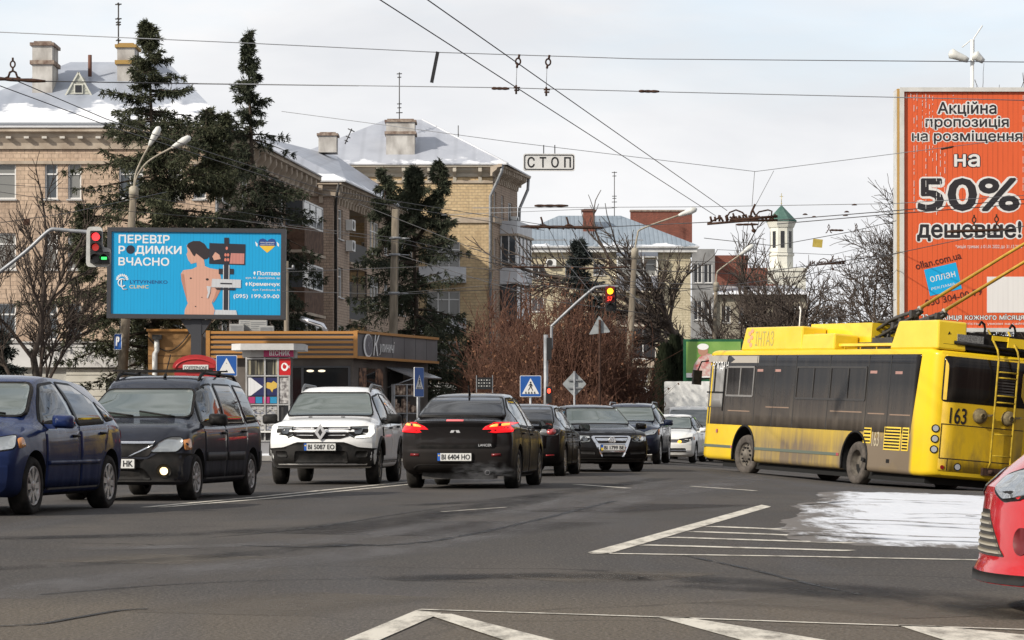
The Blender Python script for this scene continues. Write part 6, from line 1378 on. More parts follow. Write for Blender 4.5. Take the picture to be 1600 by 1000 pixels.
    # roof clutter
    for k, (p, y0, h, w) in enumerate(((357, 3, .35, .5), (375, 3.4, .55, .7), (391, 3.2, .5, .6), (405, 3.0, .28, .5))):
        c = MB(); c.box((u(p), y0, zt+h/2+.02), (w, .4, h)); ac = c.build('roof_unit', mat('grey roof unit', (.36, .36, .35), .6), root); g_ = MB(); [g_.box((u(p), y0-.205, zt+h*(.2+.13*q)), (w*.85, .012, .02)) for q in range(6)]; g_.build('fan_grille', STEEL, ac)
    d = MB(); d.tube([(u(462), 2.5, zt+.55), (u(475), 2.4, zt+.45), (u(497), 2.3, zt+.3), (u(503), 2.3, zt+.05)], .09, 8); d.build('vent_duct', CHROME, root)
    # orange block on the left
    b = MB(); b.box2((u(232), -.10, 0), (u(300), 6, zt)); w = b.build('side_block', ORNG, root); b = MB(); b.box2((u(300), .3, 0), (x0, 6, zt-.02)); b.build('side_recess', GREYP, root)
    l = MB()
    for y in (556, 568, 578, 588): l.box((u(266), -.105, z(y)), (u(300)-u(232), .02, .03))
    l.build('board_joint', mat('orange dark joint', (.16, .08, .03), .7), w); t = MB(); t.box2((u(230), -.2, zt), (u(302), 6, zt+.08)); t.build('coping', ORTR, w)
    pp = MB(); pp.tube([(u(246), -.2, z(530)), (u(246), -.2, z(548)), (u(243), -.2, z(553)), (u(243), -.2, .2)], .09, 8); pp.build('drainpipe', WHITEP, root); lm = MB(); lm.box((u(247), -.25, z(527)), (.32, .25, .16)); lm.build('floodlight', DSTEEL, root)
    cb = MB(); cb.tube([(u(232)+(u(299)-u(232))*k/10, -.16, z(527)-1.05*sin(pi*k/10)*.55-(.2*k/10)*-1) for k in range(11)], .02, 5); cb.build('cable', INK, root)
    return root
pavilion()
def annex():
    D = 104.0; P = Vector((xpx(52, D), D, 0)); root = empty('shop_annex', P, 0, 'low white shop annex in front of the left brick house, with big white letter S', 'shop'); z = lambda y: zpx(y, D); u = lambda p: xpx(p, D)-P.x; M = plane(Vector((0, 0, 0)))
    b = MB(); b.box2((u(-120), 0, 0), (u(229), 8, z(574))); b.build('wall', noisy('dirty white blocks', (.34, .33, .30), (.50, .49, .45), 1.0, .8), root)
    b = MB(); b.box2((u(-122), -.25, z(574)), (u(229), 8, z(536))); f = b.build('fascia', noisy('white sheet', (.55, .54, .53), (.68, .67, .66), .7, .6), root); b = MB(); b.box2((u(-122), -.33, z(536)), (u(231), 8, z(534))); b.build('coping', SILLM, f)
    j = MB()
    for p in (96, 200): j.box((u(p), -.255, z(555)), (.03, .012, z(537)-z(573)))
    j.box((u(150), -.255, z(543)), (2.5, .012, .03)); j.build('panel_joint', mat('white joint', (.2, .2, .2), .7), f)
    s = MB(); s.box2((u(104), -.06, 0), (u(182), -.003, z(577))); s.build('shutter', noisy('cream shutter', (.50, .48, .42), (.60, .58, .52), 1, .7), root); l = MB()
    for y in (586, 597, 608, 619): l.box((u(143), -.065, z(y)), (u(182)-u(104), .01, .025))
    l.build('shutter_joint', mat('shutter line', (.22, .21, .19), .7), root); w = MB(); w.box2((u(166), -.10, z(612)), (u(179), -.062, z(591))); w.build('small_window', PANED, root)
    lettering('S', plane(Vector((u(215), -.27, z(567)))), .62, 1, .05, WHT, root, off=.05, height=.78); b = MB(); b.box2((u(203), -.29, z(581)), (u(228), -.252, z(551))); b.build('sign_board', mat('pale sign', (.40, .38, .35), .6), root); b = MB(); b.box2((u(225), -.36, z(572)), (u(227.5), -.295, z(541))); b.build('sign_letter', WHT, root)
    return root
annex()
def newsstand():
    D = 85.0; P = Vector((xpx(418, D), D, 0)); root = empty('newsstand', P, 0, 'silver newspaper kiosk with magenta name board and magazine displays', 'kiosk'); z = lambda y: zpx(y, D); u = lambda p: xpx(p, D)-P.x; M = plane(Vector((0, -.02, 0)))
    def octp(w, d, c): return [(-w+c, -d), (w-c, -d), (w, -d+c), (w, d-c), (w-c, d), (-w+c, d), (-w, d-c), (-w, -d+c)]
    al = noisy('brushed aluminium', (.42, .42, .41), (.55, .55, .54), 3, .4, metal=.4)
    def oct_part(nm, w, d, c, z0, z1, m, par=root, dy=.9): b = MB(); b.prism([(x, y+dy) for x, y in octp(w, d, c)], z0, z1); return b.build(nm, m, par, fixn=True)
    oct_part('base', .68, .68, .2, .02, z(690), mat('kiosk grey', (.24, .24, .25), .6)); oct_part('body', .66, .66, .2, z(690), z(558), mat('kiosk inside', (.05, .05, .05), .3)); oct_part('sign_band', .80, .80, .28, z(558), z(547), noisy('kiosk band', (.36, .35, .33), (.46, .45, .43), 2, .6)); oct_part('roof_slab', 1.10, 1.05, .3, z(547), z(537), noisy('kiosk roof', (.46, .46, .45), (.58, .58, .57), 2, .6))
    F0 = plane(Vector((0, .24, 0))); Fb = plane(Vector((0, .10, 0))); b = flat(rect(-.12, z(557.5), .78, z(546)), Fb, .03, mat('magenta board', (.46, .03, .13), .5), root, 'name_board', .03); lettering('ВІСНИК', Fb @ Matrix.Translation((.36, z(551.5), 0)), .62, 1, .03, WHT, b, off=.034, height=.16)
    r = flat(rect(.34, z(586), .68, z(560)), F0, .06, mat('red panel', (.52, .012, .015), .4), root, 'red_sign', .05); rg = MB(); o_, i_ = ell(.50, z(573), .105, .125, 24), ell(.50, z(572.4), .058, .075, 24); rg.add([F0 @ Vector((a, b_, .065)) for a, b_ in o_+i_], [(k, (k+1) % 24, 24+(k+1) % 24, 24+k) for k in range(24)]); rg.build('ring_emblem', WHT, r); tl = MB(); tl.prism([(.50, z(569)), (.56, z(567)), (.53, z(571))], .06, .067, F0); tl.build('ring_emblem', WHT, r, fixn=True); lettering('к', F0 @ Matrix.Translation((.635, z(573), 0)), .06, 1, .02, WHT, r, off=.066)
    fr = MB()
    for a in (-.66, -.10, .30, .64): fr.prism(rect(a-.025, z(690), a+.025, z(558)), .0, .05, F0)
    for y in (587, 632, 560, 689): fr.prism(rect(-.66, z(y)-.02, .66, z(y)+.02), .0, .055, F0)
    fr.build('frame', al, root, fixn=True)
    Wn = flat(rect(-.62, z(585), .30, z(562)), F0, .012, noisy('kiosk upper pane', (.04, .04, .035), (.34, .31, .22), 2.2, .2, 3, stretch=(6, 1, .2), lo=.5, hi=.62), root, 'upper_pane', .01)
    navy = mat('poster navy', (.015, .02, .09), .5); yl = mat('poster yellow', (.62, .42, .08), .5)
    p = flat(rect(-.60, z(618), .28, z(590)), F0, .02, navy, root, 'map_poster', .012); flat([(-.60, z(618)), (-.60, z(590)), (-.52, z(590)), (-.16, z(604)), (-.52, z(618))], F0, .024, mat('poster white', (.62, .64, .68), .5), p, 'poster_arrow'); flat([(-.14, z(601)), (-.02, z(597)), (.10, z(598)), (.16, z(595)), (.27, z(599)), (.26, z(606)), (.16, z(608)), (.12, z(613)), (.06, z(608)), (-.06, z(606))], F0, .026, yl, p, 'map_shape')
    for k, (a, c) in enumerate(((-.6, (.40, .03, .14)), (-.38, (.02, .22, .42)), (-.16, (.42, .03, .16)), (.06, (.02, .25, .45)))): flat(rect(a, z(630), a+.20, z(620)), F0, .02, mat('card %d' % k, c, .5), root, 'phone_card', .012)
    mg = MATS.get('magazines')
    m = mat('magazines', (.3, .3, .3), .6); g = NG(m); br = g.n('ShaderNodeTexBrick'); br.inputs['Scale'].default_value = 1; br.inputs['Brick Width'].default_value = .24; br.inputs['Row Height'].default_value = .15; br.inputs['Mortar Size'].default_value = .02; vv = g.n('ShaderNodeCombineXYZ'); xx = g.xyz(g.obj()); g.set(vv.inputs[0], xx[0]); g.set(vv.inputs[1], xx[2]); g.set(br.inputs['Vector'], vv.outputs[0]); g.set(br.inputs['Color1'], (.42, .42, .42)); g.set(br.inputs['Color2'], (.03, .05, .12)); g.set(br.inputs['Mortar'], (.02, .02, .02))
    nn = g.noise(g.map(vv.outputs[0], (3, 9, 1)), 3, 4); g.col(g.mix(g.ramp(nn, [(.45, 0.0), (.55, .8)]), br.outputs['Color'], (.50, .49, .46)))
    flat(rect(-.60, z(672), .26, z(635)), F0, .02, m, root, 'magazine_rack', .012); flat(rect(.33, z(630), .62, z(590)), F0, .02, noisy('newspaper sheets', (.16, .15, .15), (.52, .51, .50), 9, .7, 4, lo=.4, hi=.6), root, 'newspaper_rack', .012); sh = MB(); sh.prism(rect(-.62, z(676), .30, z(673)), .01, .18, F0); sh.build('shelf', WHITEP, root, fixn=True)
    return root
newsstand()
def coffee_booth():
    D = 80.0; P = Vector((xpx(306, D), D, 0)); root = empty('coffee_booth', P, 0, 'red domed coffee booth with white name strip behind the dark estate car', 'booth'); z = lambda y: zpx(y, D); rm = noisy('booth red', (.34, .020, .022), (.42, .03, .03), 2, .35); w = .61; M = plane(Vector((0, 0, 0)))
    b = MB(); b.box2((-w, 0, .02), (w, 1.2, z(575))); b.build('body', rm, root)
    top = [(-w-.05, z(575)), (w+.05, z(575))]+[((w+.05)*cos(a), z(575)+.38*sin(a)) for a in [pi*k/14 for k in range(1, 14)]]; b = MB(); b.prism(top, -1.25, .06, M); d = b.build('dome', rm, root, fixn=True)
    b = MB(); b.tube([M @ Vector(((w-.04)*cos(a), z(576)+.27*sin(a), .07)) for a in [pi*k/14 for k in range(15)]], .025, 6); b.build('dome_trim', rm, d)
    s = flat(rect(-.36, z(580), .36, z(570)), M, .075, PLATE, root, 'name_strip', .03); lettering('COFFEEPHONE', M @ Matrix.Translation((0, z(575), 0)), .66, 1, .01, INK, s, off=.08, height=.10)
    b = MB()
    for x in (-.4, -.13, .13, .4): b.box2((x-.11, -.012, .7), (x+.11, -.003, 1.9))
    b.build('glazing', DKG, root)
    return root
coffee_booth()
# ---------------------------------------------------------------- billboards
def slatted(name, c, period, dark=.35, off=0.0):
    m = mat(name, c, .45); g = NG(m); x = g.xyz(g.obj())[0]; f = g.math('FRACT', g.math('DIVIDE', g.math('ADD', x, 50+off), period)); l = g.ramp(f, [(.0, 1.0), (.05, 1.0), (.13, 0.0), (.5, 0.0)])
    n = g.noise(g.map(g.obj(), (9, 1, .6)), 1.5, 3); g.col(g.mix(g.math('MULTIPLY', l, g.ramp(n, [(.35, dark*.4), (.65, dark)])), g.mix(g.ramp(n, [(.3, 0.0), (.7, .12)]), c, tuple(v*.7 for v in c)), tuple(v*.2 for v in c))); return m
def left_billboard():
    D = 93.0; k = D/F; root = empty('billboard', (xpx(305, D), D, 0), 0, 'wide cyan clinic billboard on a dark post above the pavilion', 'billboard'); cz = zpx(428, D); root.rotation_euler = (0, radians(.55), 0)
    tz = lambda zx, zy: ((160+zx/5.3333-305)*k, cz+(428-(345+zy/5.3333+ (0)))*k)
    FRM = mat('billboard frame', (.035, .036, .042), .5); M = plane(Vector((0, -.20, 0))); P_ = lambda pts: [tz(*p) for p in pts]
    b = MB(); x0, x1, zt, zb = -139*k, 138.5*k, cz+71*k, cz-70.5*k; b.box2((x0, -.12, zb), (x1, .30, zt)); hb = b.build('housing', FRM, root)
    b = MB(); t = .14
    for q in ((x0, zt-t, x1, zt), (x0, zb, x1, zb+t), (x0, zb+t, x0+t, zt-t), (x1-t, zb+t, x1, zt-t)): b.box2((q[0], -.26, q[1]), (q[2], -.122, q[3]))
    b.build('frame', FRM, root)
    b = MB(); b.box2((x0+t, -.20, zb+t), (x1-t, -.13, zt-t)); pn = b.build('poster', slatted('poster cyan', (.0, .31, .60), .108, .5), root)
    b = MB(); b.box((0, .1, 1.6+.9), (.34, .34, 5.0)); b.prism([(-.17, zb-.55), (.17, zb-.55), (.52, zb-.02), (-.52, zb-.02)], -.26, .05, MX((0, 0, 0), UX, Vector((0, 0, 1)), Vector((0, -1, 0)))); b.build('post', FRM, root)
    W = slatted('poster white', (.70, .71, .72), .108, .25)
    def tx(s, a, b_, y0, y1, m=W, bold=.035, off=.006, **kw):
        (xa, za), (xb, zb_) = tz(a, y1), tz(b_, y0); return lettering(s, M @ Matrix.Translation(((xa+xb)/2, (za+zb_)/2, 0)), xb-xa, 1, bold, m, pn, off=off, height=zb_-za, **kw)
    def sh(nm, pts, m, off): return flat(P_(pts), M, off, m, pn, nm)
    NV = mat('poster ink', (.012, .014, .03), .5); tx('ПЕРЕВІР', 125, 550, 125, 195); tx('Р', 125, 180, 217, 285); tx('ДИМКИ', 262, 650, 215, 296); tx('ВЧАСНО', 125, 548, 312, 382)
    sh('dot', [(225+36*cos(a), 248+36*sin(a)) for a in [2*pi*i/24 for i in range(24)]], NV, .006)
    tx('LYTVYNENKO', 222, 535, 502, 530, mat('poster navy ink', (.01, .04, .17), .5), .01); tx('CLINIC', 218, 378, 543, 571, mat('poster gold', (.62, .52, .30), .5), .02)
    for i in range(9):
        a = pi*(.02+.96*i/8); c, s_ = cos(a), sin(a); sh('logo_petal', [(158+c*24, 497-s_*22), (158+c*44-s_*8, 497-s_*38-c*8), (158+c*54, 497-s_*50), (158+c*44+s_*8, 497-s_*38+c*8)], W, .006)
    lg = MB(); lg.tube([M @ Vector((*tz(158+32*cos(a), 525+32*sin(a)), .008)) for a in [radians(40+280*i/20) for i in range(21)]], .022, 4); lg.tube([M @ Vector((*tz(*p), .008)) for p in ((152, 500), (152, 555), (168, 580), (198, 578))], .02, 4); lg.build('logo', W, pn)
    SK = slatted('poster skin', (.56, .31, .23), .108, .3); SK2 = slatted('poster skin shade', (.42, .20, .14), .108, .3); HR = mat('poster hair', (.022, .014, .016), .5)
    sh('figure', [(690, 205), (700, 260), (690, 285), (705, 330), (730, 362), (775, 350), (778, 385), (740, 405), (665, 415), (645, 445), (650, 500), (672, 580), (690, 640), (705, 690), (680, 745), (678, 790), (920, 790), (930, 745), (905, 685), (925, 640), (950, 585), (975, 540), (978, 470), (960, 408), (890, 398), (845, 380), (835, 320), (820, 250), (780, 200)], SK, .006)
    sh('figure_arm', [(978, 470), (985, 520), (972, 590), (935, 660), (912, 690), (930, 620), (950, 560)], SK2, .008); sh('figure_arm', [(645, 445), (650, 500), (672, 580), (690, 640), (700, 680), (692, 610), (682, 520), (672, 450)], SK2, .008)
    sh('hair', [(692, 215), (705, 190), (745, 172), (800, 172), (840, 195), (862, 230), (885, 240), (880, 300), (865, 318), (835, 325), (790, 290), (770, 275), (760, 300), (745, 290), (715, 240)], HR, .010)
    for x, y, r in ((728, 482, 7), (865, 490, 10), (770, 716, 5), (822, 640, 4)): sh('mole', [(x+r*1.3*cos(a), y+r*cos(a+pi/2)) for a in [2*pi*i/10 for i in range(10)]], HR, .010)
    MK = mat('poster machine', (.02, .02, .028), .4); MG = slatted('poster grey', (.50, .51, .53), .108, .3); OR = mat('poster coral', (.55, .17, .12), .5)
    sh('screen', [(880, 188), (1180, 195), (1178, 368), (880, 360)], MK, .012); sh('screen_image', [(1060, 270), (1172, 272), (1170, 360), (1050, 358)], slatted('poster coral slats', (.48, .20, .17), .108, .5), .015); sh('screen_image', [(905, 300), (930, 262), (965, 285), (975, 320), (920, 330)], SK, .015)
    sh('stand', [(1003, 142), (1042, 142), (1042, 745), (1003, 745)], MK, .017); sh('stand_edge', [(996, 370), (1003, 370), (1003, 745), (996, 745)], MG, .018); sh('stand_edge', [(1042, 370), (1049, 370), (1049, 745), (1042, 745)], MG, .018)
    for x, y in ((1025, 230), (1015, 285), (1037, 285), (1015, 325), (1037, 325)): sh('light_button', [(x+10*cos(a), y+14*sin(a)) for a in [2*pi*i/10 for i in range(10)]], OR, .020)
    sh('camera_head', [(960, 400), (1085, 400), (1085, 445), (960, 445)], MK, .0165); sh('tray', [(905, 485), (1145, 490), (1145, 558), (900, 555)], MG, .021); sh('tray_slot', [(975, 517), (1072, 519), (1072, 531), (975, 529)], MK, .023); sh('tray_shadow', [(930, 560), (1105, 563), (1090, 578), (945, 575)], MK, .022); sh('base', [(935, 742), (1108, 745), (1120, 796), (925, 792)], MG, .0215); sh('handset', [(860, 545), (895, 548), (890, 600), (872, 650), (862, 640), (872, 600)], MG, .024)
    HB = mat('heart blue', (.012, .05, .22), .5); HY = mat('heart yellow', (.70, .45, .04), .5)
    sh('heart', [(1290, 205), (1288, 175), (1300, 152), (1325, 145), (1350, 155), (1361, 168), (1372, 155), (1398, 145), (1422, 152), (1434, 175), (1432, 205)], HB, .006); sh('heart', [(1296, 206), (1427, 206), (1400, 232), (1361, 264), (1322, 232)], HY, .006)
    for x in (1272, 1450): sh('wing', [(x-12, 170), (x+10, 190), (x+8, 215), (x-4, 205)], W, .006)
    tx('ПРАЦЮЄМО', 1303, 1420, 174, 186, W, .02, .009); tx('ЗАДЛЯ ПЕРЕМОГИ', 1305, 1418, 192, 202, W, .01, .009)
    for x, y in ((1258, 435), (1192, 527)): sh('pin_mark', [(x, y+18), (x-9, y), (x-8, y-10), (x, y-16), (x+8, y-10), (x+9, y)], W, .006)
    tx('Полтава', 1280, 1470, 418, 452); tx('вул. М. Дмитрієва, 6р', 1185, 1470, 464, 486, bold=.01); tx('Кременчук', 1213, 1470, 508, 548); tx('вул. Грабська, 36', 1245, 1470, 564, 584, bold=.01); tx('(095) 199-59-00', 1085, 1466, 610, 652, bold=.02)
    return root
left_billboard()
def right_billboard():
    D = 74.0; k = D/F; root = empty('billboard', (xpx(1508, D), D, 0), 0, 'tall orange half price billboard behind the trolleybus', 'billboard'); X = lambda p: (p-1508)*k; Z = lambda y: zpx(y, D); M = plane(Vector((0, -.20, 0)))
    WF = noisy('pale billboard frame', (.50, .50, .48), (.62, .62, .60), 2, .5); OC = mat('ochre edge', (.40, .24, .07), .6)
    b = MB(); b.box2((X(1404), -.1, Z(518)), (X(1612), .55, Z(139))); b.build('housing', WF, root); b = MB()
    for q in ((1404, 145, 1612, 138.5), (1404, 519, 1612, 513)): b.box2((X(q[0]), -.28, Z(q[1])), (X(q[2]), -.102, Z(q[3])))
    for q in ((1404, 1410.5), (1606, 1612)): b.box2((X(q[0]), -.28, Z(513)), (X(q[1]), -.102, Z(145)))
    b.build('frame', WF, root); b = MB(); b.box2((X(1400.5), -.2, Z(518)), (X(1404)-.004, .5, Z(140))); b.box2((X(1399), -.16, Z(518)), (X(1400.5)-.003, .4, Z(142)), 1); b.build('side_trim', [OC, WF], root)
    b = MB(); b.box2((X(1410.5), -.20, Z(513)), (X(1606), -.11, Z(145))); pn = b.build('poster', slatted('poster orange', (.68, .11, .03), .132, .72), root)
    b = MB(); b.box((0, .2, 1.45), (.55, .5, 2.9)); b.build('post', WF, root)
    Wm = slatted('poster outline white', (.72, .71, .70), .132, .2); K = mat('poster black', (.018, .016, .02), .5)
    def tx(s, a, c, y0, y1, bold=.022, out=.09, m1=K, m2=Wm, **kw):
        Mt = M @ Matrix.Translation(((X(a)+X(c))/2, (Z(y0)+Z(y1))/2, 0)); w, h = X(c)-X(a), Z(y0)-Z(y1); o = pn; e = h*out*1.5
        if m2: o = lettering(s, Mt, w+e, 1, bold+out, m2, pn, 'lettering_outline', .006, height=h+e, spacing=1.0, **kw)
        return lettering(s, Mt, w, 1, bold, m1, o, off=.010, height=h, **kw)
    tx('Акційна', 1463, 1555, 160, 183); tx('пропозиція', 1444, 1574, 183, 204); tx('на розміщення', 1423, 1595, 205, 226, .02, .075); tx('на', 1489, 1529, 242, 262, .03, .08, Wm, K); tx('50%', 1432, 1591, 279, 331, .035, .065); tx('дешевше!', 1431, 1594, 346, 378, .03, .07)
    tx('*акція триває з 01.01.2022 до 31.12.2023', 1491, 1595, 383, 390, 0, 0, Wm, None); tx('з 23 до кінця кожного місяця', 1428, 1598, 491, 502, .02, .05, Wm, mat('poster dark outline', (.06, .03, .03), .5)); tx('повна вартість та умови на сайті', 1470, 1598, 504, 509, 0, 0, Wm, None)
    def rt(s, cx, cy, w, h, ang, m, bold=.01): return lettering(s, M @ Matrix.Translation((X(cx), Z(cy), 0)), w*k, 1, bold, m, pn, off=.010, height=h*k, rot=radians(ang))
    DK = mat('poster brown ink', (.07, .012, .01), .5); rt('ollan.com.ua', 1464, 408, 73, 11.5, 14, DK, .012); rt('050 304-00-79', 1488, 465, 90, 10.5, 12, DK, .008)
    c, s_ = cos(radians(13)), sin(radians(13)); R = lambda a, b_: (X(1471)+(a*c-b_*s_)*k, Z(437)+(a*s_+b_*c)*k)
    q = flat([R(*p) for p in ((-25, -21), (26, -21), (26, 21), (-25, 21))], M, .008, mat('poster sky blue', (.0, .36, .70), .5), pn, 'blue_square'); rt('оллан', 1471, 433, 40, 9, 13, Wm, .0); rt('РЕКЛАМА', 1472, 448, 38, 4, 13, Wm, 0)
    flat(rect(X(1540), Z(489), X(1599), Z(433)), M, .008, Wm, pn, 'white_card')
    random.seed(5); st = MB()
    for p, y0, y1 in ((1426, 150, 330), (1430.5, 147, 240), (1439, 150, 225), (1444.5, 148, 320), (1450, 150, 245), (1455, 152, 250), (1461, 240, 330), (1467, 235, 310), (1474, 240, 300), (1487, 150, 200), (1596, 150, 300), (1414, 147, 152), (1421, 147, 151)):
        y = y0
        while y < y1: l = random.uniform(1.5, 12); st.prism(rect(X(p), Z(y+l), X(p)+.012, Z(y)), .012, .014, M); y += l+random.uniform(1, 10)
    o = st.build('worn_slat_edge', Wm, pn, fixn=True); return root
right_billboard()
def green_billboard():
    D = 112.0; k = D/F; X = lambda p: (p-1068)*k; Z = lambda y: zpx(y, D); root = empty('billboard', (xpx(1068, D), D, 0), 0, 'green framed billboard half hidden by the trolleybus nose', 'billboard'); gm = noisy('green frame', (.015, .08, .04), (.03, .12, .06), 2, .6)
    b = MB(); b.box2((0, -.1, Z(600)), (X(1160), .2, Z(530))); b.build('frame', gm, root); b = MB(); b.box2((X(1072), -.14, Z(590)), (X(1157), -.103, Z(534))); p = b.build('poster', noisy('poster green', (.14, .30, .06), (.24, .40, .10), 1, .5), root); M = plane(Vector((0, -.14, 0)))
    flat(rect(X(1072), Z(590), X(1157), Z(583)), M, .005, WHT, p, 'poster_base'); flat([(X(1080), Z(588)), (X(1084), Z(570)), (X(1092), Z(558)), (X(1104), Z(552)), (X(1120), Z(556)), (X(1128), Z(588))], M, .008, noisy('striped cloth', (.5, .08, .08), (.6, .55, .5), 5, .5), p, 'poster_figure'); flat(ell(X(1098), Z(548), 8*k, 8*k, 16), M, .012, mat('poster face', (.42, .22, .15), .5), p, 'poster_figure'); flat(ell(X(1098), Z(542), 9*k, 5*k, 16), M, .014, WHT, p, 'poster_cap')
    b = MB(); b.box((X(1110), .1, Z(600)/2), (.4, .3, Z(600))); b.build('post', gm, root)
green_billboard()
# ---------------------------------------------------------------- trees
def needles(name, c1, c2, c3):
    m = mat(name, c1, .8, spec=.2); g = NG(m); o = g.obj(); n = g.noise(o, .55, 4); n2 = g.noise(o, 5, 2); c = g.ramp(n, [(.3, c1), (.7, c2)]); g.col(g.mix(g.ramp(n2, [(.5, 0.0), (.8, .5)]), c, c3)); return m
ND1 = needles('spruce needles', (.030, .038, .022), (.074, .080, .044), (.105, .082, .052)); ND2 = needles('dark spruce needles', (.022, .029, .019), (.052, .060, .036), (.075, .062, .042)); NDB = needles('blue spruce needles', (.016, .022, .022), (.038, .045, .042), (.03, .03, .024)); NDT = needles('thuja leaves', (.008, .012, .006), (.020, .026, .012), (.028, .024, .012))
BARK = noisy('spruce bark', (.035, .026, .02), (.075, .058, .045), 8, .9); BARKG = noisy('bare tree bark', (.040, .034, .029), (.085, .072, .06), 8, .9); TWIG = noisy('twigs', (.055, .043, .037), (.10, .08, .067), 3, .9); TWIGR = noisy('reddish twigs', (.085, .042, .030), (.16, .085, .060), 2, .9); TWIGB = noisy('dry leaves', (.14, .07, .04), (.24, .13, .08), 3, .9)
def spruce(base, top, prof, label, seed, nb=120, dens=1.0, m=None, droop=.25, hang=.35, upt=.5, tops=(), group='spruces along the street', lean=(0, 0), name='spruce_tree', skip=.0, bare=.12):
    """prof: [(height fraction, radius)] envelope"""
    rnd = random.Random(seed); root = empty(name, base, 0, label, 'tree', group); Hh = top
    def axis(t): return Vector((lean[0]*t+.12*sin(t*5+seed), lean[1]*t, Hh*t))
    tr = MB(); tr.tube([axis(k/8) for k in range(9)], [max(.02, .012*Hh*(1-k/8)+.02) for k in range(9)], 8); br = MB(); cr = MB()
    def spray(p, d, L, w):
        side = d.cross(Vector((rnd.uniform(-1, 1), rnd.uniform(-1, 1), rnd.uniform(-.3, .3)))); 
        if side.length < 1e-4: return
        side = side.normalized()*w; q = p+d*L*.45; e = p+d*L
        cr.add([p, q+side, e, q-side], [(0, 1, 2, 3)])
    def branch(p0, az, L, el, sc=1.0):
        d = Vector((cos(az)*cos(el), sin(az)*cos(el), sin(el))); n = max(4, int(L/.30)); pts = [p0]; v = d.copy()
        for k in range(n):
            t = k/n; v = (v+Vector((0, 0, (-droop*(1-t)*.55+upt*t*t*.42)))*.35+Vector((rnd.uniform(-1, 1), rnd.uniform(-1, 1), rnd.uniform(-.6, .6)))*.07).normalized(); pts.append(pts[-1]+v*(L/n))
        br.tube(pts, [max(.006, .035*sc*(1-k/(n+.5))) for k in range(n+1)], 4, cap=False)
        for k in range(1, n+1):
            t = k/n; p = pts[k]; dirv = (pts[k]-pts[k-1]).normalized(); lat = dirv.cross(Vector((0, 0, 1)))
            if lat.length < 1e-3: continue
            lat.normalize(); wid = max(.12, L*.30*(1-t)*(.35+t)*1.8); cnt = int(dens*(12+8*(1-t)))
            if rnd.random() < bare and t < .7: continue
            for s in (1, -1, 1, -1, 0):
                tw = (lat*s*rnd.uniform(.3, 1)+dirv*rnd.uniform(.2, .9)+Vector((rnd.gauss(0, .3), rnd.gauss(0, .3), rnd.gauss(.0, .3)-hang*rnd.uniform(.1, 1.3)))).normalized(); ln = max(.18, wid*rnd.uniform(.35, 1.1)*(1 if s else .8))
                for j in range(int(cnt*.62)):
                    f = rnd.random(); q = p+tw*ln*f+Vector((0, 0, -hang*.35*f*f*ln)); hd = (tw*rnd.uniform(.2, 1)+Vector((rnd.gauss(0, .55), rnd.gauss(0, .55), rnd.gauss(0, .45)-hang*rnd.uniform(.0, 1.2)))).normalized(); spray(q, hd, rnd.uniform(.12, .30)*(.75+.4*(1-t)), rnd.uniform(.012, .027))
            for j in range(int(5*dens)): spray(p, (dirv+Vector((rnd.uniform(-.5, .5), rnd.uniform(-.5, .5), rnd.uniform(-.4, .6)))).normalized(), rnd.uniform(.12, .30), rnd.uniform(.012, .024))
    for i in range(nb):
        t = (i+rnd.random())/nb; h = prof[0][0]+(1-prof[0][0])*(t**1.12); R = lin(prof, h)*rnd.choice([.55, .75, .9, 1.0, 1.0, 1.15, 1.3])
        if R < .05 or rnd.random() < skip: continue
        branch(axis(h), rnd.uniform(0, 2*pi), R, rnd.uniform(-.15, .35)+.7*max(0, h-.8)*3, .5+R/3)
    for (fx, h0, h1, rr) in tops:             # extra leaders
        b0 = axis(h0)+Vector((fx, 0, 0)); n = 16
        for k in range(n*2):
            t = (k+.5)/(n*2); branch(b0+Vector((0, 0, (h1-h0)*Hh*t)), rnd.uniform(0, 2*pi), rr*(1-t*.92)+.1, rnd.uniform(-.1, .4), .5)
        tr.tube([axis(h0), b0+Vector((0, 0, (h1-h0)*Hh*.4)), b0+Vector((0, 0, (h1-h0)*Hh))], [.09, .06, .015], 6)
    tr.build('trunk', BARK, root); br.build('branches', BARK, root); cr.build('crown', m or ND1, root); return root
def at(p, d): return (xpx(p, d), d, 0)
spruce(at(238, 103), zpx(34, 103), [(.21, 2.4), (.28, 3.7), (.42, 3.9), (.52, 3.2), (.66, 2.9), (.74, 2.6), (.80, 1.6), (.87, .9), (.93, .5), (1.0, .10)], 'tallest spruce, rising behind the cyan billboard in front of the snowy roof', 31, 185, 1.25, ND1, .30, .45, .75, [(1.9, .60, .80, .45), (2.5, .60, .79, .35), (-2.6, .40, .58, .4)], bare=.12, skip=.10)
spruce(at(392, 109), zpx(52, 109), [(.16, 2.1), (.30, 2.7), (.45, 2.6), (.58, 2.2), (.70, 1.7), (.78, 1.1), (.84, .55), (.92, .28), (1.0, .08)], 'slim spruce with a long thin tip, above the billboard end', 37, 180, 1.2, ND2, .5, .8, .35, bare=.1, skip=.1)
spruce(at(652, 114), zpx(262, 114), [(.10, 2.2), (.25, 3.0), (.42, 3.0), (.58, 2.6), (.72, 2.2), (.82, 1.5), (.90, .8), (.96, .4), (1.0, .1)], 'broad dark spruce with broken flat top and drooping boughs beside the concrete pole', 45, 118, 1.25, ND2, .42, .9, .5, [(-1.2, .72, 1.0, .75), (1.0, .74, 1.03, .65), (-.1, .80, 1.0, .45)], bare=.1, skip=.12)
spruce(at(6, 99), zpx(520, 99), [(.05, 1.3), (.3, 1.25), (.6, .9), (1, .1)], 'low dark spruce at the left edge under the bare tree', 51, 90, 1.2, NDB, .2, .3, .3)
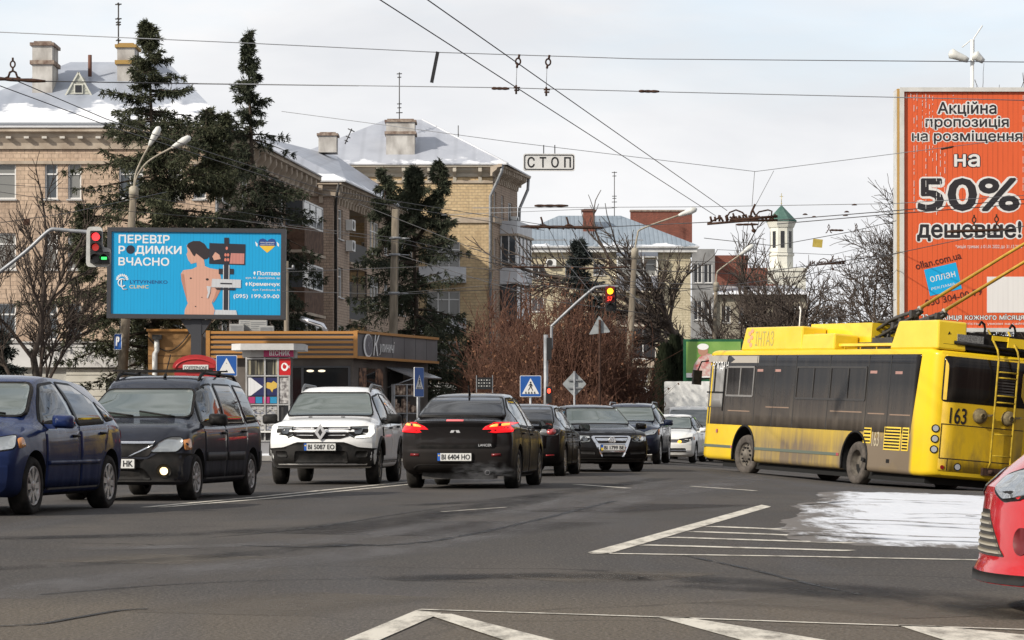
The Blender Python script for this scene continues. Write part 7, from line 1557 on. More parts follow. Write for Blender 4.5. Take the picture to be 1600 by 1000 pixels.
spruce(at(906, 122), zpx(377, 122), [(.15, 1.5), (.45, 1.2), (.6, 1.15), (.8, .62), (1, .08)], 'small dark spruce in front of the cream house', 55, 120, 1.2, NDB, .1, .2, .5, bare=.05)
spruce(at(742, 116), zpx(528, 116), [(.03, 1.0), (.4, 1.1), (.7, .8), (1, .15)], 'dark evergreen shrub between the broad spruce and the red bushes', 57, 80, 1.4, ND2, .2, .3, .3, name='evergreen_shrub', group='evergreen shrubs')
def thuja(p, d, ytop, w, label, seed, group='clipped thujas'):
    rnd = random.Random(seed); H = zpx(ytop, d); root = empty('thuja_tree', at(p, d), 0, label, 'tree', group); cr = MB()
    for k in range(5200):
        h = rnd.random(); r = w*(1-.18*abs(h-.35)*2)*min(1, (1-h)*3.2+.10)**.6; a = rnd.uniform(0, 2*pi); rr = r*(1-.35*rnd.random()**2)*(1+.12*sin(a*5+h*17))
        pnt = Vector((rr*cos(a), rr*sin(a), h*H)); dv = Vector((cos(a)*.4, sin(a)*.4, 1)).normalized(); s = Vector((-sin(a), cos(a), rnd.uniform(-.5, .5))).normalized()*rnd.uniform(.03, .07); L_ = rnd.uniform(.15, .4); cr.add([pnt, pnt+dv*L_*.5+s, pnt+dv*L_, pnt+dv*L_*.5-s], [(0, 1, 2, 3)])
    cr.build('crown', NDT, root); t = MB(); t.tube([(0, 0, 0), (0, 0, H*.8)], [w*.55, w*.3], 8); t.build('trunk', NDT, root); return root
thuja(1038, 119, 545, .52, 'dark column thuja beside the green billboard, left one of the pair', 61); thuja(1054, 119.5, 532, .50, 'dark column thuja beside the green billboard, right and taller one', 62)
def bare_tree(base, H, label, seed, r0=.16, lev=5, spread=.55, m=BARKG, mt=TWIG, trunk=.25, group='bare street trees', name='bare_tree', dirn=(0, 0, 1), tw=.008, up=.18, nsub=(3, 5), lf=.62):
    rnd = random.Random(seed); root = empty(name, base, 0, label, 'tree', group); T = MB(); B = MB()
    def grow(p, d, L, r, l, mb):
        n = 4 if l > 1 else 3; pts = [p]; v = d.normalized()
        for k in range(n): v = (v+Vector((rnd.gauss(0, 1), rnd.gauss(0, 1), rnd.gauss(0, .6)+up))*.14).normalized(); pts.append(pts[-1]+v*L/n)
        r1 = max(tw*.7, r*.62); mb.tube(pts, [r+(r1-r)*k/n for k in range(n+1)], 6 if l >= lev-1 else 4 if l > 1 else 3, cap=False)
        if l <= 0: return
        for c in range(rnd.randint(*nsub)):
            t = rnd.uniform(.35, 1.0); i = min(n-1, int(t*n)); q = pts[i]+(pts[i+1]-pts[i])*(t*n-i); ax = v.orthogonal().normalized(); ax.rotate(Matrix.Rotation(rnd.uniform(0, 2*pi), 3, v)); nd = (v*cos(spread)+ax*sin(spread)*rnd.uniform(.7, 1.4)).normalized(); grow(q, nd, L*lf*rnd.uniform(.75, 1.25), max(tw, r*rnd.uniform(.42, .62)), l-1, B)
        grow(pts[-1], (v+Vector((rnd.gauss(0, .2), rnd.gauss(0, .2), .1))), L*.72, r1, l-1, B)
    grow(Vector((0, 0, 0)), Vector(dirn), H*trunk, r0, lev, T); zt = sorted(v[2] for v in B.v)[int(len(B.v)*.9965)]; sc = H/zt
    for mb in (T, B): mb.v = [(v[0]*sc, v[1]*sc, v[2]*sc) for v in mb.v]
    T.build('trunk', m, root); B.build('crown', mt, root); return root
bare_tree(at(43, 96), zpx(292, 96), 'young bare tree with upright twigs at the left edge', 72, .13, 5, .48, BARKG, TWIG, .26, tw=.011, up=.32, nsub=(3, 4))
bare_tree(at(1128, 128), zpx(352, 128), 'gnarled bare tree in front of the grey house', 81, .18, 5, .55, BARKG, TWIG, .30, tw=.012, nsub=(3, 4), lf=.54, up=.12)
bare_tree(at(1190, 133), zpx(372, 133), 'tall bare tree reaching in front of the bell tower', 84, .18, 5, .6, BARKG, TWIG, .30, tw=.012, nsub=(3, 4), lf=.55, up=.12)
bare_tree(at(1096, 138), zpx(436, 138), 'bare tree between the cream house and the grey house', 85, .12, 5, .4, BARKG, TWIG, .30, tw=.012, nsub=(2, 4), lf=.5, up=.12)
bare_tree(at(1008, 126), zpx(560, 126), 'thin bare sapling left of the thujas', 86, .07, 4, .6, BARKG, TWIG, .36, tw=.012)
for k, (p, d, y, lb) in enumerate(((1236, 122, 408, 'bushy bare tree right of the tall one, over the bus front'), (1284, 118, 412, 'dense bare tree above the front roof fairing of the bus'), (1330, 121, 402, 'dense bare tree left of the pole springs'), (1384, 117, 420, 'bushy bare tree touching the orange billboard edge'), (1262, 126, 440, 'small bare tree between two dense ones over the bus roof'))):
    bare_tree(at(p, d), zpx(y, d), lb, 90+k, .12, 5, .62, BARKG, TWIG, .26, tw=.010, nsub=(3, 4), lf=.60, up=.12)
bare_tree((xpx(1425, 90), 90, 0), zpx(250, 90), 'large bare tree spreading out from behind the orange billboard', 104, .2, 6, .70, BARKG, TWIG, .32, dirn=(-.18, 0, 1), tw=.010, nsub=(3, 4), lf=.68, up=.05)
bare_tree((xpx(1585, 86), 86, 0), zpx(108, 86), 'bare tree whose top shows over the orange billboard', 107, .18, 5, .35, BARKG, TWIG, .42, tw=.010, up=.3)
bare_tree(at(742, 104), zpx(440, 104), 'light bare tree before the yellow corner house', 108, .08, 4, .5, noisy('pale bark', (.16, .13, .11), (.28, .23, .19), 6, .9), TWIGR, .34, tw=.012, up=.25)
def bush(p, d, H, W, label, seed, n=210):
    rnd = random.Random(seed); root = empty('bush', at(p, d), 0, label, 'bush', 'reddish bare bushes'); B = MB(); Lf = MB()
    for k in range(n):
        a = rnd.uniform(0, 2*pi); r = W*sqrt(rnd.random())*.5; b = Vector((r*cos(a), r*sin(a)*.7, 0)); h = H*(1-.45*(r/(W*.5))**2)*rnd.uniform(.55, 1.08); o = Vector((cos(a), sin(a)*.6, 0))*rnd.uniform(.0, .5)*W*.35; pts = [b, b+o*.3+Vector((rnd.gauss(0, .1), rnd.gauss(0, .1), h*.4)), b+o*.65+Vector((rnd.gauss(0, .2), rnd.gauss(0, .2), h*.75)), b+o*1.05+Vector((rnd.gauss(0, .3), rnd.gauss(0, .3), h))]
        B.tube(pts, [.018, .014, .011, .006], 3, cap=False)
        for j in range(8):
            i = rnd.choice((1, 1, 2)); t = rnd.random(); q = pts[i]+(pts[i+1]-pts[i])*t; e = q+Vector((rnd.gauss(0, .32), rnd.gauss(0, .32), rnd.uniform(.05, .65))); mid = (q+e)/2+Vector((rnd.gauss(0, .05), rnd.gauss(0, .05), rnd.gauss(0, .05))); B.tube([q, mid, e], [.009, .007, .005], 3, cap=False)
            if rnd.random() < .30:
                s = Vector((rnd.gauss(0, 1), rnd.gauss(0, 1), rnd.gauss(0, 1))).normalized()*.05; w = Vector((rnd.gauss(0, 1), rnd.gauss(0, 1), -1.5)).normalized()*.11; Lf.add([e, e+w*.5+s, e+w, e+w*.5-s], [(0, 1, 2, 3)])
    B.build('stems', TWIGR, root); Lf.build('dry_leaves', TWIGB, root); return root
for k, (p, d, h, w, lb) in enumerate(((772, 103, 4.0, 2.4, 'reddish bush at the foot of the yellow corner house'), (806, 101, 5.2, 2.8, 'tall reddish bush under the white balconies'), (846, 103, 6.3, 3.0, 'tallest reddish bush left of the traffic light pole arm'), (886, 100, 6.4, 3.0, 'reddish bush behind the bent traffic light arm'), (924, 102, 6.0, 2.8, 'reddish bush behind the triangular sign'), (958, 103, 5.0, 2.4, 'reddish bush by the tall lamp post foot'), (828, 97, 3.0, 2.4, 'low reddish bush behind the pedestrian crossing sign'), (906, 96, 2.6, 2.4, 'low reddish bush behind the diamond sign'), (790, 98, 2.4, 2.0, 'low reddish bush behind the menu board'))): bush(p, d, h, w, lb, 200+k, 330 if h > 3.5 else 170)
# ---------------------------------------------------------------- poles, lights, signs
def lamp_head(mb, p, d, L=.7, w=.16):
    d = Vector(d).normalized(); q = Vector(p); pts = [q-d*.05, q+d*.08, q+d*.3*L, q+d*.62*L, q+d*.9*L, q+d*L]; mb.tube(pts, [.05, .08, w*.75, w, w*.8, .03], 10)
LAMPH = noisy('lamp housing', (.50, .50, .47), (.68, .68, .65), 5, .5); ARM = noisy('painted arm', (.26, .23, .18), (.40, .36, .29), 5, .6)
def lamp_post(p0, p1, d, arms, label, collar=True, r=(.21, .14), group='street lamps', m=CONC, extra=None):
    a, b = px(*p0, d), px(*p1, d); base = Vector((a.x, d, 0)); root = empty('street_lamp', base, 0, label, 'street lamp', group); k = (b-a)/(b.z-a.z); bot = a-k*a.z
    T = lambda v: Vector(v)-base; mb = MB(); mb.tube([T(bot), T(b)], list(r), 12); mb.build('post', m, root)
    if collar: mb = MB(); mb.lathe([(.001, -.3), (r[1]+.05, -.28), (r[1]+.05, .05), (.09, .12), (.001, .12)], 12, 0, 'z', T(b)); mb.build('collar', ARM, root)
    for pts in arms:
        P = [T(px(x, y, d)) for x, y in pts]; mb = MB(); mb.tube(crv(P), .034, 8); ar = mb.build('arm', ARM, root); mb = MB(); lamp_head(mb, P[-1], P[-1]-P[-2], .72, .135); mb.build('lamp_head', LAMPH, ar)
    return root, T
def crv(P, n=5):
    o = []
    for i in range(len(P)-1):
        p0, p1, p2, p3 = P[max(i-1, 0)], P[i], P[i+1], P[min(i+2, len(P)-1)]
        for k in range(n): t = k/n; o.append(.5*((2*p1)+(p2-p0)*t+(2*p0-5*p1+4*p2-p3)*t*t+(3*p1-p0-3*p2+p3)*t**3))
    return o+[P[-1]]
r_, T = lamp_post((190, 600), (209, 296), 98, [[(209, 296), (212, 272), (222, 248), (234, 226)], [(210, 296), (214, 276), (232, 252), (270, 230)]], 'leaning concrete lamp post with two lamp heads behind the cyan billboard', r=(.21, .12))
lamp_post((978, 645), (992, 392), 110, [[(992, 392), (996, 368), (1004, 357), (1062, 336)]], 'concrete lamp post in front of the cream house', r=(.19, .095))
lamp_post((1113, 640), (1119, 445), 128, [[(1119, 445), (1120, 428), (1126, 420), (1158, 397)]], 'concrete lamp post over the front of the trolleybus', r=(.11, .08))
# plain pole with straps
p_ = Vector((xpx(611, 108), 108, 0)); po = empty('utility_pole', p_, 0, 'tall concrete utility pole standing before the broad spruce', 'pole'); mb = MB(); mb.tube([(0, 0, 0), (xpx(618, 108)-p_.x, 0, zpx(327, 108))], [.20, .14], 14); mb.build('shaft', CONC, po)
for y in (372, 398, 458): mb = MB(); zz = zpx(y, 108); xo = (xpx(618, 108)-p_.x)*zz/zpx(327, 108); mb.lathe([(.21, -.04), (.225, -.03), (.225, .03), (.21, .04)], 14, 0, 'z', (xo, 0, zz)); mb.tube([(xo+.2, 0, zz), (xo+.55, -.1, zz-.02)], .025, 6); mb.build('strap', STEEL, po)
p_ = Vector((xpx(447, 100), 100, 0)); po2 = empty('utility_pole', p_, 0, 'thin pale concrete pole just right of the cyan billboard', 'pole'); mb = MB(); mb.tube([(0, 0, 0), (.02, 0, zpx(408, 100))], [.12, .075], 12); mb.build('shaft', CONC, po2); mb = MB(); mb.tube([(-.25, -.05, zpx(420, 100)), (.3, -.05, zpx(420, 100))], .03, 6); [mb.lathe([(.001, 0), (.05, .02), (.04, .12), (.001, .14)], 8, 0, 'z', (x, -.05, zpx(420, 100))) for x in (-.22, .25)]; mb.build('crossarm', STEEL, po2)
# mast over the orange billboard with floodlights
p_ = Vector((xpx(1519, 80), 80, 0)); ms = empty('light_mast', p_, 0, 'slim white mast with two floodlights above the orange billboard', 'mast'); Z_ = lambda y: zpx(y, 80); X_ = lambda p: xpx(p, 80)-p_.x
mb = MB(); mb.tube([(0, 0, 0), (0, 0, Z_(62))], [.09, .05], 10); mb.tube([(X_(1521.5), 0, Z_(100)), (X_(1521.5), 0, Z_(60)), (X_(1535), 0, Z_(40))], .022, 6); mb.tube([(X_(1518), 0, Z_(62)), (X_(1503), 0, Z_(74))], .018, 6); mb.build('pole', WHITEP, ms)
for a, b in (((1512, 95), (1482, 83)), ((1536, 97), (1520, 85))):
    A, B = Vector((X_(a[0]), -.1, Z_(a[1]))), Vector((X_(b[0]), -.1, Z_(b[1]))); mb = MB(); dv = (B-A).normalized(); mb.tube([A, A+dv*.12, A+(B-A)*.6, B-dv*.06, B], [.07, .10, .12, .15, .05], 10); mb.build('floodlight', LAMPH, ms)
# the lit traffic lights
RON = mat('red light on', (1, .05, .03), .3, emit=(1, .03, .035), es=2.0); YON = mat('amber light on', (1, .5, .05), .3, emit=(1, .40, .01), es=2.4); GON = mat('green arrow on', (.1, 1, .2), .3, emit=(.05, .85, .16), es=1.3); RDIM = mat('red digits', (1, .1, .05), .3, emit=(1, .06, .03), es=1.5); OFFL = noisy('dark lens', (.03, .03, .03), (.06, .06, .06), 20, .3); HSG = mat('signal housing', (.012, .012, .013), .5); GLOWH = mat('glow red housing', (.16, .008, .008), .4); BKP = noisy('backplate white', (.42, .42, .40), (.56, .56, .54), 4, .5)
def visor(mb, M, x, z, r, L=.20):
    n = 14; vs = [M @ Vector((x+r*cos(a), z+r*sin(a), .0)) for a in [pi*(-.08+1.16*k/n) for k in range(n+1)]]; ws = [M @ Vector((x+r*cos(a), z+r*sin(a)-.02, L*(.45+.55*max(0, sin(a))))) for a in [pi*(-.08+1.16*k/n) for k in range(n+1)]]; mb.add(vs+ws, [(k, k+1, n+2+k, n+1+k) for k in range(n)])
def left_signal():
    D = 60.0; P = Vector((xpx(152, D), D, 0)); root = empty('traffic_light', P, 0, 'traffic light on a bent grey arm with white backplate and red lit', 'traffic light', 'traffic lights'); k = D/F; X = lambda p: (p-152)*k; Z = lambda y: zpx(y, D); M = plane(Vector((0, 0, 0)))
    b = MB(); b.prism(rounded([(X(134), Z(417)), (X(172), Z(417)), (X(173), Z(388)), (X(160), Z(386)), (X(160), Z(354)), (X(135), Z(354))], .10), -.06, -.02, M); b.build('backplate', BKP, root, fixn=True)
    b = MB(); b.prism(rounded([(X(142), Z(412)), (X(160), Z(412)), (X(160), Z(361)), (X(142), Z(361))], .03), -.018, .12, M); b.prism(rounded([(X(160), Z(412)), (X(172), Z(412)), (X(172), Z(394)), (X(160), Z(394))], .02), -.017, .118, M)
    for x, y in ((151, 370), (151, 387), (151, 404), (165, 404)): visor(b, M @ Matrix.Translation((0, 0, .12)), X(x), Z(y), .10)
    b.build('housing', HSG, root, fixn=True)
    for x, y, m, r in ((151, 370.5, RON, .085), (150.5, 387, mat('half lit red', (.6, .05, .04), .3, emit=(1, .06, .05), es=.28), .075), (151, 404, OFFL, .085)): flat(ell(X(x), Z(y), r, r, 20), M, .125, m, root, 'lens', .01)
    flat([(X(159.5), Z(406)), (X(168), Z(406)), (X(168), Z(402)), (X(159.5), Z(402))], M, .125, GON, root, 'lens', .008)
    A = [Vector((X(138), 0.1, Z(362))), Vector((X(110), .1, Z(360))), Vector((X(88), .1, Z(358))), Vector((X(74), .1, Z(361))), Vector((X(40), .1, Z(392))), Vector((X(0), .1, Z(423))), Vector((X(-22), .1, Z(438))), Vector((X(-34), .1, Z(455)))]; b = MB(); b.tube(crv(A), .042, 10); b.build('arm', STEEL, root); b = MB(); b.tube([(X(-34), .1, 0), (X(-34), .1, Z(448))], .09, 12); b.build('post', STEEL, root)
left_signal()
def centre_signal():
    D = 80.0; P = Vector((xpx(855, D), D, 0)); root = empty('traffic_light', P, 0, 'traffic light hanging from a long bent arm, amber lit over digits 57', 'traffic light', 'traffic lights'); k = D/F; X = lambda p: (p-855)*k; Z = lambda y: zpx(y, D); M = plane(Vector((0, -.1, 0)))
    b = MB(); b.prism(rounded([(X(946), Z(473)), (X(960), Z(473)), (X(960), Z(448)), (X(946), Z(448))], .03), -.05, .12, M); b.build('upper_housing', GLOWH, root, fixn=True); b = MB(); b.prism(rounded([(X(946), Z(486)), (X(960), Z(486)), (X(960), Z(473.2)), (X(946), Z(473.2))], .03), -.05, .12, M); b.prism(rect(X(960.2), Z(486), X(963), Z(449)), -.2, .05, M)  # upper housing coloured red, standing in for its lamps' glow
    for y in (455, 467.5, 479.5): visor(b, M @ Matrix.Translation((0, 0, .12)), X(953), Z(y), .105, .22)
    b.build('housing', HSG, root, fixn=True)
    flat(ell(X(953), Z(455.5), .088, .088, 20), M, .126, YON, root, 'lens', .01); flat(ell(X(953), Z(479.5), .09, .09, 20), M, .126, OFFL, root, 'lens', .01); d = flat(ell(X(953), Z(467.5), .095, .095, 20), M, .124, mat('digit field', (.10, .005, .005), .4), root, 'lens', .01); lettering('57', M @ Matrix.Translation((X(952.5), Z(467.3), 0)), .14, 1, .03, RDIM, d, off=.13, height=.12)
    A = [Vector((X(862), 0, Z(545))), Vector((X(862), 0, Z(512))), Vector((X(866), 0, Z(506))), Vector((X(900), 0, Z(474))), Vector((X(926), 0, Z(452))), Vector((X(934), 0, Z(448.5))), Vector((X(952), 0, Z(446.5)))]; b = MB(); b.tube(crv(A), .043, 10); b.build('arm', STEEL, root); b = MB(); b.tube([(X(853), 0, 0), (X(853), 0, Z(523))], .065, 12); b.tube([(X(851), 0, Z(545)), (X(862), 0, Z(545))], .03, 6); b.build('post', STEEL, root)
    b = MB(); b.box((X(858), -.1, Z(545)), (.14, .22, .62)); b.build('side_signal', HSG, root); flat(ell(X(857.5), Z(611), .05, .07, 14), M, .16, RDIM, root, 'small_lens', .01); b = MB(); b.box((X(857.5), -.18, Z(617)), (.16, .12, .46)); b.build('small_signal', HSG, root); b = MB(); b.box((X(958), .05, Z(447)), (.3, .06, .05)); b.build('arm_clamp', STEEL, root)
centre_signal()
SBLUE = mat('sign blue', (.012, .085, .33), .4); SWHITE = mat('sign white', (.66, .66, .65), .4); SBACK = noisy('sign back grey', (.24, .26, .27), (.33, .35, .36), 4, .5)
def crossing(cx, cy, d, w, label, fig=True, postx=None, turn=0, band=False):
    P = px(cx, cy, d); root = empty('crossing_sign', (P.x, d, 0), turn, label, 'road sign', 'pedestrian crossing signs'); z = P.z; M = plane(Vector((0, 0, z)))
    h = w if not band else w*1.55; pl = flat(rrect(-w/2, -h/2, w/2, h/2, .03), M, 0, SWHITE, root, 'sign_plate', .02); b = flat(rrect(-w/2+.015, -h/2+.015, w/2-.015, h/2-.015, .025), M, .004, SBLUE, pl, 'blue_field', .003); t = flat([(-w*.40, -w*.36), (w*.40, -w*.36), (0, w*.38)], M, .008, SWHITE, pl, 'white_triangle', .003)
    if fig:
        m = MB(); s = w*.0105
        for poly in (ell(0, 17*s, 4*s, 4*s, 12), [(-3*s, 12*s), (4*s, 12*s), (5*s, 0), (-2*s, -1*s)], [(-1*s, 0), (4*s, 0), (8*s, -12*s), (12*s, -19*s), (8*s, -20*s), (4*s, -12*s)], [(-2*s, 1*s), (2*s, 0), (-3*s, -11*s), (-9*s, -20*s), (-12*s, -18*s), (-6*s, -9*s)], [(2*s, 12*s), (5*s, 10*s), (11*s, 0), (9*s, -1*s), (3*s, 6*s)], [(-2*s, 12*s), (-9*s, 4*s), (-8*s, 0), (-6*s, 1*s), (-6*s, 4*s), (-1*s, 8*s)]): m.prism(poly, .008, .012, M)
        for k in range(4): x = (-24+13*k)*s; m.prism([(x, -33*s), (x+7*s, -33*s), (x+5*s, -24*s), (x+1*s, -24*s)], .008, .0125, M)
        m.build('walking_figure', INK, pl, fixn=True)
    else: b2 = MB(); [b2.prism(ell(0, v*w, .012, .012, 8), .008, .012, M) for v in (.12, -.22)]; b2.build('bolt', DSTEEL, pl, fixn=True)
    m = MB(); m.tube([(0, .05, 0), (0, .05, z+h/2)], .035, 8); m.build('post', STEEL, root); return root
crossing(829, 603.5, 79, .60, 'blue square crossing sign with walking figure, right of the graphite saloon'); crossing(354, 571.5, 78, .58, 'blue crossing sign with a faded empty triangle beside the red booth', False); crossing(655, 597, 82, .56, 'tall crossing sign seen almost edge on by the pavilion goods rack', True, None, radians(62), True)
def parking_sign():
    P = px(186, 534.5, 97.4); root = empty('parking_sign', (P.x, 97.4, P.z), 0, 'small blue parking sign with white P strapped to the lamp post', 'road sign'); M = plane(Vector((0, -.30, 0)), Vector((.86, -.5, 0)).normalized()); s = flat(rrect(-.165, -.28, .165, .28, .03), M, 0, SWHITE, root, 'sign_plate', .02); flat(rrect(-.148, -.262, .148, .262, .025), M, .004, SBLUE, s, 'blue_field', .003); lettering('P', M @ Matrix.Translation((0, .02, 0)), .16, 1, .05, WHT, s, off=.008, height=.34); b = MB(); b.bar((0, -.27, .1), (.22, .0, .1), .03, .03); b.bar((0, -.27, -.1), (.22, .0, -.1), .03, .03); b.build('bracket', STEEL, root)
parking_sign()
def back_sign(poly, cx, cy, d, label, name, y0=None, pole_r=.03, rails=True):
    P = px(cx, cy, d); root = empty(name, (P.x, d, 0), 0, label, 'road sign', 'road signs seen from the back'); M = plane(Vector((0, 0, P.z))); k = d/F; s = flat(rounded([(a*k, b*k) for a, b in poly], .05), M, 0, SBACK, root, 'sign_plate', .02); m = MB(); top = max(b for a, b in poly)*k
    m.tube([(0, -.05, 0), (0, -.05, P.z+(y0 if y0 is not None else top))], pole_r, 8); m.build('post', STEEL if rails else RUST, root)
    if rails: m = MB(); [m.box((0, -.04, P.z+v*k), (abs(w)*k*2, .03, .04)) for v, w in ((6, 10), (-6, 10))]; m.build('stiffener', STEEL, s)
    return root
back_sign([(-19, 0), (0, 20), (19, 0), (0, -20)], 897.5, 600, 82, 'grey back of a diamond priority sign on a steel post', 'diamond_sign'); back_sign([(-17, -13), (17, -9), (-1, 17)], 937, 510, 84, 'grey back of a triangular sign on a rusty post', 'triangle_sign', .2, .035, False)
def stop_sign():
    d = 58.0; P = px(858, 253.5, d); root = empty('stop_sign', P, 0, 'white hanging overhead sign reading СТОП', 'road sign'); k = d/F; M = plane(Vector((0, 0, 0)), Vector((1, .02, 0)).normalized()); s = flat(rrect(-40.5*k, -13.5*k, 40.5*k, 13.5*k, .05), M, 0, noisy('sign pale grey', (.58, .58, .57), (.68, .68, .67), 3, .5), root, 'sign_plate', .04)
    o, i = rrect(-39*k, -12*k, 39*k, 12*k, .045), rrect(-37.4*k, -10.4*k, 37.4*k, 10.4*k, .035); m = MB(); n = len(o); m.add([M @ Vector((a, b, .004)) for a, b in o+i], [(q, (q+1) % n, n+(q+1) % n, n+q) for q in range(n)]); m.build('border', INK, s); lettering('СТОП', M, 68*k, 1, .022, INK, s, off=.005, height=17*k, spacing=1.75)
    for x in (-8.5, 9): m = MB(); m.bar((x*k, .02, 13*k), (x*k-.01*x*k, .02, 27*k), .035, .02); m.build('strap', INK, root)
stop_sign()
def menu_board():
    d = 95.0; P = px(757, 599, d); root = empty('menu_board', (P.x, d, 0), 0, 'black board with small white marks behind the graphite saloon', 'board'); z = P.z; m = MB(); m.box((0, 0, z), (.52, .05, .40)); b = m.build('panel', mat('board black', (.012, .012, .013), .4), root); g = MB(); rnd = random.Random(4)
    for r in range(3):
        for c in range(5): g.box((-.19+.09*c, -.028, z+.11-.10*r), (.045, .004, .04 if (r+c) % 2 else .02))
    g.build('marks', mat('board marks', (.45, .45, .43), .5), b); f = MB(); [f.box((x, 0, z/2+.1), (.03, .03, z+.35)) for x in (-.27, .27)]; f.build('legs', STEEL, root)
menu_board()
def goods_rack():
    d = 96.5; P = px(634, 600, d); root = empty('goods_rack', (P.x, d, 0), radians(20), 'rack of wrapped goods standing outside the pavilion door', 'rack'); m = MB()
    for x in (-.45, 0, .45): m.box((x, 0, 1.25), (.04, .3, 2.5))
    for z in (.3, .9, 1.5, 2.1, 2.48): m.box((0, 0, z), (.94, .3, .03))
    m.build('frame', STEEL, root); g = MB(); rnd = random.Random(9); gm = noisy('mixed wrapped goods', (.08, .05, .04), (.42, .33, .26), 6, .6, 3, lo=.4, hi=.6)
    for z in (.3, .9, 1.5, 2.1):
        for k in range(9): h = rnd.uniform(.2, .5); g.box((-.40+.1*k, rnd.uniform(-.05, .05), z+.02+h/2), (.085, .2, h))
    g.build('goods', gm, root)
goods_rack()
# low white wall and kerbs beyond the junction
def white_wall():
    d = 118.0; a, b = xpx(640, d), xpx(752, d); root = empty('low_wall', (a, d, 0), 0, 'low whitewashed wall behind the graphite saloon', 'wall'); m = MB(); m.box2((0, 0, 0), (b-a, .25, zpx(600, d))); m.build('panel', noisy('whitewash', (.40, .40, .40), (.54, .54, .54), 1, .8), root); m = MB(); m.box2((-.05, -.06, zpx(600, d)), (b-a+.05, .31, zpx(597.5, d))); m.build('coping', SILLM, root)
white_wall()
PAV = noisy('pavement', (.13, .125, .12), (.22, .21, .20), 1.2, .9, 8)
def slab(name, x0, x1, y0, y1, m, h=.13):
    b = MB(); b.box2((x0, y0, -.2), (x1, y1, h)); o = b.build(name, m); o['kind'] = 'structure'; return o
slab('pavement', -60, -2.2, 84.6, 125.9, PAV); slab('kerb', -60, -2.05, 84.35, 84.597, noisy('kerb stone', (.26, .25, .24), (.38, .37, .35), 4, .8), .15); slab('pavement', 1.8, 3.6, 94, 230, PAV); slab('kerb', 1.55, 3.6, 93.8, 93.997, noisy('kerb stone', (.26, .25, .24), (.38, .37, .35), 4, .8), .15)
slab('pavement', 8.4, 60, 108, 230, PAV)
def snow_bank(x0, x1, y0, y1, h, seed, label):
    nx, ny = int((x1-x0)/.22)+2, int((y1-y0)/.3)+2; vs = []
    for j in range(ny):
        for i in range(nx): x, y = x0+(x1-x0)*i/(nx-1), y0+(y1-y0)*j/(ny-1); e = min((x-x0), (x1-x), (y-y0)*1.5, (y1-y)*1.5); n = MN.fractal(Vector((x*.6, y*.6, seed)), .9, 2.1, 5); vs.append((x, y, .13+max(-.1, min(e*.4, 1)*h*(.75+n*.5)-.03)))
    mb = MB(); mb.add(vs, [(j*nx+i, j*nx+i+1, (j+1)*nx+i+1, (j+1)*nx+i) for j in range(ny-1) for i in range(nx-1)], 0, True); o = mb.build('snow', SNOW); o['kind'] = 'stuff'; o['label'] = label; o['category'] = 'snow'
snow_bank(-14, -3.4, 84.7, 88.5, .35, 1, 'snow shovelled along the kerb by the newsstand'); snow_bank(2, 8.5, 109, 112, .3, 5, 'snow strip before the low shops behind the queue')
# ---------------------------------------------------------------- overhead wires
def wire(pts, r, label, name='overhead_wire', m=None, group='overhead wires', sag=0.0):
    P = [px(*p) for p in pts]; Q = []
    for a, b in zip(P, P[1:]):
        n = 8 if sag else 1; Q += [a+(b-a)*k/n-Vector((0, 0, sag*4*(k/n)*(1-k/n))) for k in range(n)]
    Q.append(P[-1]); mb = MB(); mb.tube(Q, r, 5); o = mb.build(name, m or WIRE); tag(o, label, 'wire', group); return o
wire([(585, -6, 31.8), (1118, 337, 64)], .0075, 'trolley contact wire crossing the sky steeply, left one of the central pair', 'contact_wire', group='trolley contact wires'); wire([(660, -6, 31.8), (1136, 329, 63)], .0075, 'trolley contact wire crossing the sky steeply, right one of the central pair', 'contact_wire', group='trolley contact wires')
wire([(-6, 132, 40), (170, 197, 45.5), (500, 303, 58), (850, 360, 69)], .0075, 'lower contact wire running down over the snowy roof and spruces', 'contact_wire', group='trolley contact wires'); wire([(18, 123, 39.5), (166, 186, 44.5), (505, 296, 57), (890, 358, 68.5)], .0075, 'upper contact wire from the ringed hanger down over the spruces', 'contact_wire', group='trolley contact wires')
